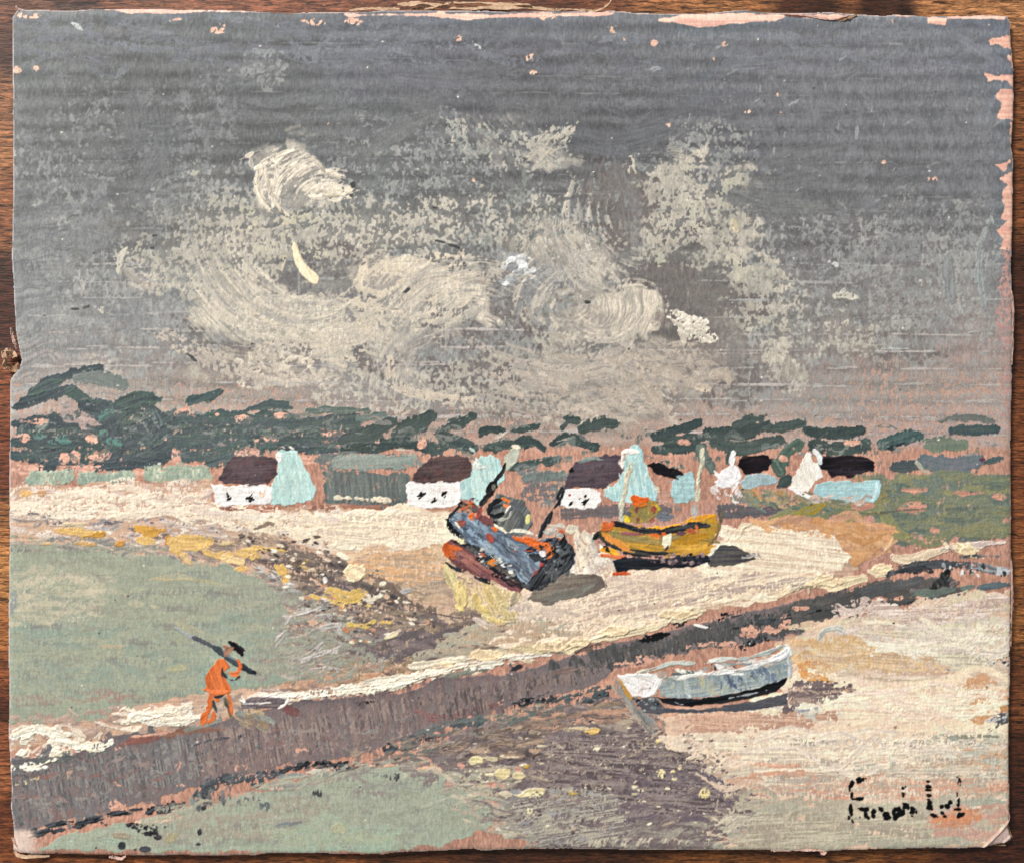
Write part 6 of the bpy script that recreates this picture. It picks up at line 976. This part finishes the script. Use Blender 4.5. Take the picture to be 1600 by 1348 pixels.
# creased, bruised lower right corner and dented edges
cr = (XX-1540)+(YY-1322)*.95                               # runs diagonally across the corner
k = sst(cr, -3, 3)*(SD < 2)*(XX > 1500)*(YY > 1240)
C[:] = C*(1-k[..., None])+hx('#d5b3a8')*(1+.1*(BLOT-.5))[..., None]*k[..., None]; ID[k > .5] = pid(PRIMER)
HT += (2.6*np.exp(-(cr/3.0)**2)-1.8*sst(cr, 0, 20)+1.6*np.exp(-((cr-26)/2.5)**2))*(XX > 1500)*(YY > 1240)
cl_ = (XX-20)*.8-(YY-1300)*.7; HT += 1.6*np.exp(-((XX-20-(YY-1290)*.6)/3)**2)*(YY > 1285)*(XX < 70)
kk = sst(YY, 1292, 1300)*sst(66-XX, 0, 24)*(YY > 1290); C[:] = C*(1-kk[..., None])+hx('#dcbfae')*kk[..., None]

C *= (1+.10*(FINE-.5)+.07*(np.random.default_rng(3).random((ny, nx), dtype=np.float32)-.5)+.02*(FINEH-.5))[..., None]
def lin(c): return np.where(c <= .04045, c/12.92, ((np.maximum(c, 0)+.055)/1.055)**2.4)
CL = (lin(np.clip(C, 0, 1))*GAIN).astype(np.float32)
Z = HT*PX
PXW = ((XX-800)*PX).astype(np.float32); PYW = (-(YY-674)*PX).astype(np.float32)
gy, gx = np.gradient(Z, PX/R)
NRM = np.dstack([-gx, gy, np.ones_like(gx)]); NRM /= np.linalg.norm(NRM, axis=2, keepdims=True)

def mat(name, rough=.5, spec=.4):
    m = bpy.data.materials.new(name); m.use_nodes = True; b = m.node_tree.nodes['Principled BSDF']
    b.inputs['Roughness'].default_value = rough; b.inputs['Specular IOR Level'].default_value = spec
    return m, m.node_tree.nodes, m.node_tree.links, b
def paint_material():
    m, N, L, b = mat('oil_paint', .5, .2)
    a = N.new('ShaderNodeAttribute'); a.attribute_name = 'pigment'
    tc = N.new('ShaderNodeTexCoord'); mp = N.new('ShaderNodeMapping'); mp.inputs['Scale'].default_value = (1, .45, 1)
    n1 = N.new('ShaderNodeTexNoise'); n1.inputs['Scale'].default_value = 2600; n1.inputs['Detail'].default_value = 3
    n2 = N.new('ShaderNodeTexNoise'); n2.inputs['Scale'].default_value = 160; n2.inputs['Detail'].default_value = 3
    L.new(tc.outputs['Object'], mp.inputs[0]); L.new(mp.outputs[0], n1.inputs['Vector']); L.new(tc.outputs['Object'], n2.inputs['Vector'])
    mr = N.new('ShaderNodeMapRange'); mr.inputs[1].default_value = .25; mr.inputs[2].default_value = .75; mr.inputs[3].default_value = .84; mr.inputs[4].default_value = 1.16
    L.new(n1.outputs[0], mr.inputs[0])
    mx = N.new('ShaderNodeVectorMath'); mx.operation = 'SCALE'; L.new(a.outputs['Color'], mx.inputs[0]); L.new(mr.outputs[0], mx.inputs['Scale'])
    L.new(mx.outputs[0], b.inputs['Base Color'])
    r = N.new('ShaderNodeMapRange'); r.inputs[3].default_value = .42; r.inputs[4].default_value = .7; L.new(n2.outputs[0], r.inputs[0]); L.new(r.outputs[0], b.inputs['Roughness'])
    bp = N.new('ShaderNodeBump'); bp.inputs['Strength'].default_value = .3; bp.inputs['Distance'].default_value = .00008
    L.new(n1.outputs[0], bp.inputs['Height']); L.new(bp.outputs[0], b.inputs['Normal'])
    return m
OIL = paint_material()

cellid = ID[:-1, :-1].copy()
inside = (SD[:-1, :-1] < 0) & (SD[1:, :-1] < 0) & (SD[:-1, 1:] < 0) & (SD[1:, 1:] < 0)
cellid[~inside] = 0
vid = np.arange(ny*nx).reshape(ny, nx)
quads = np.stack([vid[1:, :-1], vid[1:, 1:], vid[:-1, 1:], vid[:-1, :-1]], -1)
def sheet(name, mask, parent, zoff=0.0):
    q = quads[mask]
    if len(q) == 0: return None
    u, inv = np.unique(q.ravel(), return_inverse=True)
    me = bpy.data.meshes.new(name); nv, nf = len(u), len(q)
    me.vertices.add(nv); co = np.empty((nv, 3), np.float32)
    co[:, 0] = PXW.ravel()[u]; co[:, 1] = PYW.ravel()[u]; co[:, 2] = Z.ravel()[u]+zoff
    me.vertices.foreach_set('co', co.ravel())
    me.loops.add(nf*4); me.loops.foreach_set('vertex_index', inv.astype(np.int32).ravel())
    me.polygons.add(nf); me.polygons.foreach_set('loop_start', np.arange(0, nf*4, 4, dtype=np.int32))
    me.update(calc_edges=True)
    me.polygons.foreach_set('use_smooth', np.ones(nf, bool))
    at = me.color_attributes.new('pigment', 'FLOAT_COLOR', 'POINT'); c = np.ones((nv, 4), np.float32); c[:, :3] = CL.reshape(-1, 3)[u]
    at.data.foreach_set('color', c.ravel())
    me.normals_split_custom_set_from_vertices(NRM.reshape(-1, 3)[u])
    me.materials.append(OIL)
    o = bpy.data.objects.new(name, me); scene.collection.objects.link(o); o.parent = parent
    return o

root = bpy.data.objects.new('painting', None); scene.collection.objects.link(root)
root.location = (0, 0, ZB)
root['label'] = 'unframed oil painting on corrugated cardboard of a grey beach with stranded boats and white cottages'
root['category'] = 'painting'
LABELS = {'painted_sky': 'stormy grey painted sky with scumbled cream clouds', 'painted_treeline': 'dark green painted trees along the horizon', 'painted_meadow': 'olive green painted fields beside the cottages', 'painted_hedge': 'pale green painted hedge on the left', 'painted_field': 'grey green painted field between the cottages', 'painted_basket': 'small dark painted basket beside the feet of the figure',
          'painted_beach': 'cream and ochre painted sand', 'painted_sea': 'pale green painted water', 'painted_jetty': 'grey mauve painted jetty crossing the picture diagonally',
          'painted_mud': 'mauve brown painted mud with cream dabs', 'painted_shallows': 'peach painted wet sand in the lower right', 'primer': 'bare pink primer between the brush strokes',
          'signature': 'black brush signature in the lower right corner', 'painted_blue_boat': 'blue grey painted fishing boat heeled over on the sand', 'painted_yellow_boat': 'yellow painted fishing boat with orange cabin roof',
          'painted_rowing_boat': 'blue and white painted rowing boat below the jetty', 'painted_walking_figure': 'painted figure in orange walking with a dark pole on the shoulder'}
COT = {1: 'leftmost painted cottage with two black windows', 2: 'painted cottage behind the blue boat', 3: 'painted cottage between the boats with a red dot on its wall', 4: 'small painted house with a blue-green wall and no white gable',
       5: 'painted cottage with a bright white gable and grey-blue wall', 6: 'rightmost painted cottage with cream gable and long blue wall'}
made = {}
names = sorted(IDS, key=lambda n: n.count('/'))
for n in names:
    mask = cellid == IDS[n]
    if not mask.any(): continue
    if '/' in n:
        base, leaf = n.split('/'); par = made[base]; leaf = leaf.rstrip('_')
        leaf = {'gable': 'gable_wall', 'legs': 'trousers'}.get(leaf, leaf)
        made[n] = sheet(leaf, mask, par)
    else:
        nm = n.split('#')[0]
        if nm == 'painted_walking_figure': nm = 'painted_person'
        o = sheet(nm, mask, root); made[n] = o
        if n in LABELS: o['label'] = LABELS[n]
        if n == PRIMER: o['kind'] = 'stuff'
        if '#' in n: o['label'] = COT[int(n.split('#')[1])]

# ---------------------------------------------------------------- the board under the paint
def paper(name, c1, c2, rough=.9):
    m, N, L, b = mat(name, rough, .15)
    n = N.new('ShaderNodeTexNoise'); n.inputs['Scale'].default_value = 700; n.inputs['Detail'].default_value = 6
    tc = N.new('ShaderNodeTexCoord'); L.new(tc.outputs['Object'], n.inputs['Vector'])
    cr = N.new('ShaderNodeValToRGB'); cr.color_ramp.elements[0].color = (*c1, 1); cr.color_ramp.elements[1].color = (*c2, 1); cr.color_ramp.elements[0].position = .3; cr.color_ramp.elements[1].position = .7
    L.new(n.outputs[0], cr.inputs[0]); L.new(cr.outputs[0], b.inputs['Base Color'])
    bp = N.new('ShaderNodeBump'); bp.inputs['Strength'].default_value = .5; bp.inputs['Distance'].default_value = .0002; L.new(n.outputs[0], bp.inputs['Height']); L.new(bp.outputs[0], b.inputs['Normal'])
    return m
KRAFT = paper('kraft_paper', (.20, .115, .06), (.46, .30, .19)); PALE = paper('pink_paper', (.50, .31, .25), (.72, .50, .43))
def w2(x, y): return ((x-800)*PX, -(y-674)*PX)
def mesh(name, vs_, fs, m, parent, smooth_=False):
    me = bpy.data.meshes.new(name); me.from_pydata([tuple(map(float, v)) for v in vs_], [], fs); me.update(); me.materials.append(m)
    if smooth_: me.polygons.foreach_set('use_smooth', [True]*len(me.polygons))
    o = bpy.data.objects.new(name, me); scene.collection.objects.link(o); o.parent = parent; return o
def slab(name, pts, z0, z1, m, parent):
    n = len(pts); v = [(*w2(*p), z1) for p in pts]+[(*w2(*p), z0) for p in pts]
    f = [tuple(range(n))[::-1] if False else tuple(range(n-1, -1, -1)), tuple(range(n, 2*n))]+[(i, (i+1) % n, n+(i+1) % n, n+i) for i in range(n)]
    return mesh(name, v, f, m, parent)
jit = np.random.default_rng(5)
core = []                                                    # densify the outline so that the torn layers differ a little
for i in range(len(OUT)):
    a, b = np.array(OUT[i-1], float), np.array(OUT[i], float); n = max(1, int(np.hypot(*(b-a))/7))
    for t in range(n): core.append(a+(b-a)*t/n)
core = np.array(core)
cen = np.array([800, 674.])
inw = core-np.sign(core-cen)*(1.5+jit.random((len(core), 1))*.8)
front = slab('front_liner', [tuple(p) for p in inw], -4.2*PX, -3.4*PX, PALE, root)
back = core.copy()
for p in back:
    if p[1] > 1300 and p[0] < 420: p[1] += 3.6
    if p[0] > 1570 and p[1] > 930: p[0] += 5.0
    if p[1] > 1300 and 1200 < p[0] < 1340: p[1] += 2
back += jit.normal(0, .45, back.shape)
bl = slab('backing_liner', [tuple(p) for p in back], -14*PX, -12.8*PX, KRAFT, root)
bl['label'] = 'brown kraft backing layer showing at the worn edges'
# fluted medium between the liners: a wave running down the board
v = []; f = []; ys = np.arange(26, 1324, 1.9); zl, zh = -12.6*PX, -4.4*PX
for i, y in enumerate(ys):
    z = (zl+zh)/2+(zh-zl)/2*math.cos(y*2*math.pi/26.6)
    xl = 22+1.5*math.sin(y*.13)+(12 if 535 < y < 590 else 0); xr = 1574+1.5*math.sin(y*.11)
    v += [(*w2(xl, y), z), (*w2(xr, y), z)]
    if i: f.append((2*i-2, 2*i, 2*i+1, 2*i-1))
mesh('fluted_core', v, f, KRAFT, root, True)

# ---------------------------------------------------------------- torn paper curling off the edges
def flap(name, pts, w, lift, curl, m, seed, taper=.3, n=26):
    """a curled ribbon of torn liner along a path; curl in radians across its width"""
    r = np.random.default_rng(seed); p = smooth(pts, 8); s = np.r_[0, np.cumsum(np.hypot(*np.diff(p, axis=0).T))]; t = np.linspace(0, s[-1], n)
    px_ = np.interp(t, s, p[:, 0]); py_ = np.interp(t, s, p[:, 1]); k = 9; v = []; f = []
    tx = np.gradient(px_); ty = np.gradient(py_); L = np.hypot(tx, ty)+1e-9; nxn, nyn = -ty/L, tx/L
    for i in range(n):
        u = i/(n-1); ww = w*(taper+(1-taper)*math.sin(math.pi*min(max(u, .04), .96))**.6)*r.uniform(.82, 1.12); c = curl*(.7+.5*math.sin(u*9+seed)); rad = ww/max(c, .3)
        z0 = lift*(.6+.4*math.sin(u*6+seed))
        for j in range(k):
            a = c*(j/(k-1)); off = rad*math.sin(a)-ww*.35; zz = z0+rad*(1-math.cos(a))
            v.append((*w2(px_[i]+nxn[i]*off+r.normal(0, .35), py_[i]+nyn[i]*off+r.normal(0, .35)), (zz+r.normal(0, .25))*PX))
    for i in range(n-1):
        for j in range(k-1): f.append((i*k+j, i*k+j+1, (i+1)*k+j+1, (i+1)*k+j))
    o = mesh(name, v, f, m, root, True); md = o.modifiers.new('thickness', 'SOLIDIFY'); md.thickness = .9*PX; return o
TORN = paper('torn_kraft', (.40, .26, .16), (.66, .47, .33))
flap('torn_paper_flap', [(621, 6), (650, 5), (690, 7), (700, 3)], 10, -5, 1.6, TORN, 3)
flap('torn_paper_flap', [(546, 16), (570, 13), (600, 12), (625, 13)], 6, -5, 1.2, TORN, 4)
flap('torn_paper_flap', [(708, 4), (745, 4), (790, 5), (830, 8)], 6, -5, 1.8, TORN, 5)
flap('torn_paper_flap', [(700, 10), (760, 11), (830, 11), (880, 14)], 8, -7, 1.0, TORN, 8)
flap('torn_paper_flap', [(868, 14), (900, 14), (930, 16), (945, 11), (954, 3), (955, -4)], 4, -4, 1.6, TORN, 6)
flap('torn_paper_flap', [(640, 13), (680, 10), (706, 2)], 5, -5, 1.5, TORN, 14)
flap('torn_paper_flap', [(1225, 22), (1265, 25), (1300, 31), (1325, 24)], 4, 1.2, 1.4, PALE, 7)
flap('torn_paper_flap', [(1312, 33), (1326, 28), (1338, 23)], 5, .8, 1.4, KRAFT, 17)
flap('torn_paper_flap', [(4, 548), (8, 558), (6, 568), (8, 576)], 9, -5, 2.6, TORN, 9)
flap('torn_paper_flap', [(8, 545), (18, 552), (26, 558)], 12, -7, 2.2, TORN, 11)
flap('torn_paper_flap', [(10, 570), (20, 576), (28, 568)], 10, -8, 1.4, KRAFT, 12)
flap('torn_paper_flap', [(17, 512), (20, 525), (26, 545)], 4, -1, 1.6, PALE, 13)
flap('torn_paper_flap', [(22, 1322), (24, 1334), (40, 1338), (75, 1339)], 6, -8, 1.6, TORN, 15)
flap('torn_paper_flap', [(19, 1308), (26, 1318), (34, 1326)], 5, -2, 1.4, PALE, 16)
flap('torn_paper_flap', [(170, 1338), (186, 1342), (196, 1337)], 5, -6, 1.4, PALE, 18)
flap('torn_paper_flap', [(1205, 1329), (1250, 1327), (1280, 1328), (1292, 1331)], 3.5, -3, 1.3, PALE, 19)
flap('torn_paper_flap', [(1282, 1326), (1286, 1332), (1292, 1329)], 5, -4, 1.3, PALE, 20)
flap('torn_paper_flap', [(1580, 860), (1582, 900), (1582, 960), (1581, 1010)], 3, -4, 1.2, PALE, 21)
flap('torn_paper_flap', [(1579, 448), (1583, 470), (1584, 530), (1582, 570)], 3, -3, 1.2, PALE, 22)
flap('torn_paper_flap', [(1573, 1262), (1577, 1276), (1574, 1288)], 4, -1, 1.2, PALE, 23)
flap('torn_paper_flap', [(25, 10), (28, 13), (30, 17)], 3, -1, 1.2, PALE, 24, n=8)

# ---------------------------------------------------------------- the wooden table
def table_top():
    me = bpy.data.meshes.new('wooden_table_top'); gx_ = np.arange(-400, 2001, 8.); gy_ = np.arange(-380, 1740, 8.); X, Y = np.meshgrid(gx_, gy_)
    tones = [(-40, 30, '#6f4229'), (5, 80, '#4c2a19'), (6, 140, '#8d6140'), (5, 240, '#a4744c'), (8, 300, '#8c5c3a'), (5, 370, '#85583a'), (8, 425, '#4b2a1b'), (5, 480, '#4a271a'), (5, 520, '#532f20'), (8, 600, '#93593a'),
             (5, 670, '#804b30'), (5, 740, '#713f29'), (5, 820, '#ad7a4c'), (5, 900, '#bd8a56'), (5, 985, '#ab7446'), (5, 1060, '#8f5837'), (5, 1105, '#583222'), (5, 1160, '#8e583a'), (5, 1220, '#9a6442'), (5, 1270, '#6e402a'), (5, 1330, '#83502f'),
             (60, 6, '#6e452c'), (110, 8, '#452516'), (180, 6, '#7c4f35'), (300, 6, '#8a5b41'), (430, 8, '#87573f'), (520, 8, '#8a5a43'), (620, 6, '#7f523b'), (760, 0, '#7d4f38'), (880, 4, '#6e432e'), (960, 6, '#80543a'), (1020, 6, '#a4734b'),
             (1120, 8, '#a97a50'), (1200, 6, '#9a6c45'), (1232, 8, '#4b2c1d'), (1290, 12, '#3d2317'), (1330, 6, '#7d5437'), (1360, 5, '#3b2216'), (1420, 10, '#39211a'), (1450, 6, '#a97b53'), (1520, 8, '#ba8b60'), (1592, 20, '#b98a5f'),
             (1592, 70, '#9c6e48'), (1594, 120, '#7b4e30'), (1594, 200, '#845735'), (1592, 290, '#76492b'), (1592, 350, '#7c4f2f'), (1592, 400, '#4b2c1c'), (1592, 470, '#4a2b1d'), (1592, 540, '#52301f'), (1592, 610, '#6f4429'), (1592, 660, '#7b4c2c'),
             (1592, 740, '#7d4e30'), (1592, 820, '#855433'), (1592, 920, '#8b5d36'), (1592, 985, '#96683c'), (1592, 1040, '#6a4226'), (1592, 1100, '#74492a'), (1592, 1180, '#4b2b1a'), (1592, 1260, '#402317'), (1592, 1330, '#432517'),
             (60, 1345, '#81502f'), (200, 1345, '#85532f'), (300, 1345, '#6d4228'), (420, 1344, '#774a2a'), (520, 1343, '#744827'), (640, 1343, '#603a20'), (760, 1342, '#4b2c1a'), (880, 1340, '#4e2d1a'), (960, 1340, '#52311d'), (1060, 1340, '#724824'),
             (1140, 1340, '#7b5029'), (1240, 1340, '#7a4d28'), (1340, 1342, '#81542c'), (1430, 1340, '#704624'), (1500, 1342, '#4b2a19'), (1570, 1340, '#432518'), (800, 700, '#6b4229'), (-300, 700, '#8a5b3b'), (1900, 700, '#6e452a'), (800, -300, '#8a5b3b'), (800, 1700, '#6e452a')]  # right and bottom rim tones mix wood stains with the board's painted-in shade
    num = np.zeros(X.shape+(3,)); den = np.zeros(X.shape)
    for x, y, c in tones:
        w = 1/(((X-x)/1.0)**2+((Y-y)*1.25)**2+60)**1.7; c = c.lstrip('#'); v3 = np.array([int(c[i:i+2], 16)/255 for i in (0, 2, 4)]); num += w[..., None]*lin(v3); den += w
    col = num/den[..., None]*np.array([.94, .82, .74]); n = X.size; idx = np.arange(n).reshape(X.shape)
    q = np.stack([idx[1:, :-1], idx[1:, 1:], idx[:-1, 1:], idx[:-1, :-1]], -1).reshape(-1, 4)
    me.vertices.add(n); co = np.zeros((n, 3), np.float32); co[:, 0] = ((X-800)*PX).ravel(); co[:, 1] = (-(Y-674)*PX).ravel()
    co[:, 2] = -3.0*PX*np.exp(-((Y.ravel()-689)/3.0)**2)
    me.vertices.foreach_set('co', co.ravel()); me.loops.add(len(q)*4); me.loops.foreach_set('vertex_index', q.astype(np.int32).ravel())
    me.polygons.add(len(q)); me.polygons.foreach_set('loop_start', np.arange(0, len(q)*4, 4, dtype=np.int32)); me.update(calc_edges=True)
    at = me.color_attributes.new('stain_and_shade', 'FLOAT_COLOR', 'POINT'); c4 = np.ones((n, 4), np.float32); c4[:, :3] = col.reshape(-1, 3); at.data.foreach_set('color', c4.ravel())
    m, N, L, b = mat('stained_shaded_wood', .5, .4)
    a = N.new('ShaderNodeAttribute'); a.attribute_name = 'stain_and_shade'; tc = N.new('ShaderNodeTexCoord')
    def noise(sx, sy, det, dist=0.0, rough=.6):
        mp = N.new('ShaderNodeMapping'); mp.inputs['Scale'].default_value = (sx, sy, 1); t = N.new('ShaderNodeTexNoise'); t.inputs['Scale'].default_value = 1; t.inputs['Detail'].default_value = det
        t.inputs['Distortion'].default_value = dist; t.inputs['Roughness'].default_value = rough; L.new(tc.outputs['Object'], mp.inputs[0]); L.new(mp.outputs[0], t.inputs['Vector']); return t.outputs[0]
    g1 = noise(130, 1000, 6, .9, .68); g2 = noise(520, 2400, 4, .4, .75); g3 = noise(18, 150, 4, 1.4)
    def rng_(s, a0, a1, b0, b1):
        r = N.new('ShaderNodeMapRange'); r.inputs[1].default_value = a0; r.inputs[2].default_value = a1; r.inputs[3].default_value = b0; r.inputs[4].default_value = b1; L.new(s, r.inputs[0]); return r.outputs[0]
    def mul(p, q_):
        r = N.new('ShaderNodeMath'); r.operation = 'MULTIPLY'; L.new(p, r.inputs[0]); L.new(q_, r.inputs[1]); return r.outputs[0]
    k = mul(mul(rng_(g1, .38, .62, .12, 1.6), rng_(g2, .34, .66, .45, 1.5)), rng_(g3, .3, .7, .65, 1.3))
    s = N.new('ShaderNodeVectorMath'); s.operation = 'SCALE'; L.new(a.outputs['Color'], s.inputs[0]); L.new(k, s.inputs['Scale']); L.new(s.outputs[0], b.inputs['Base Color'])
    bp = N.new('ShaderNodeBump'); bp.inputs['Strength'].default_value = .7; bp.inputs['Distance'].default_value = .0003; L.new(g1, bp.inputs['Height']); L.new(bp.outputs[0], b.inputs['Normal'])
    L.new(rng_(g1, .3, .7, .62, .4), b.inputs['Roughness'])
    me.materials.append(m); o = bpy.data.objects.new('wooden_table_top', me); scene.collection.objects.link(o); o['kind'] = 'structure'
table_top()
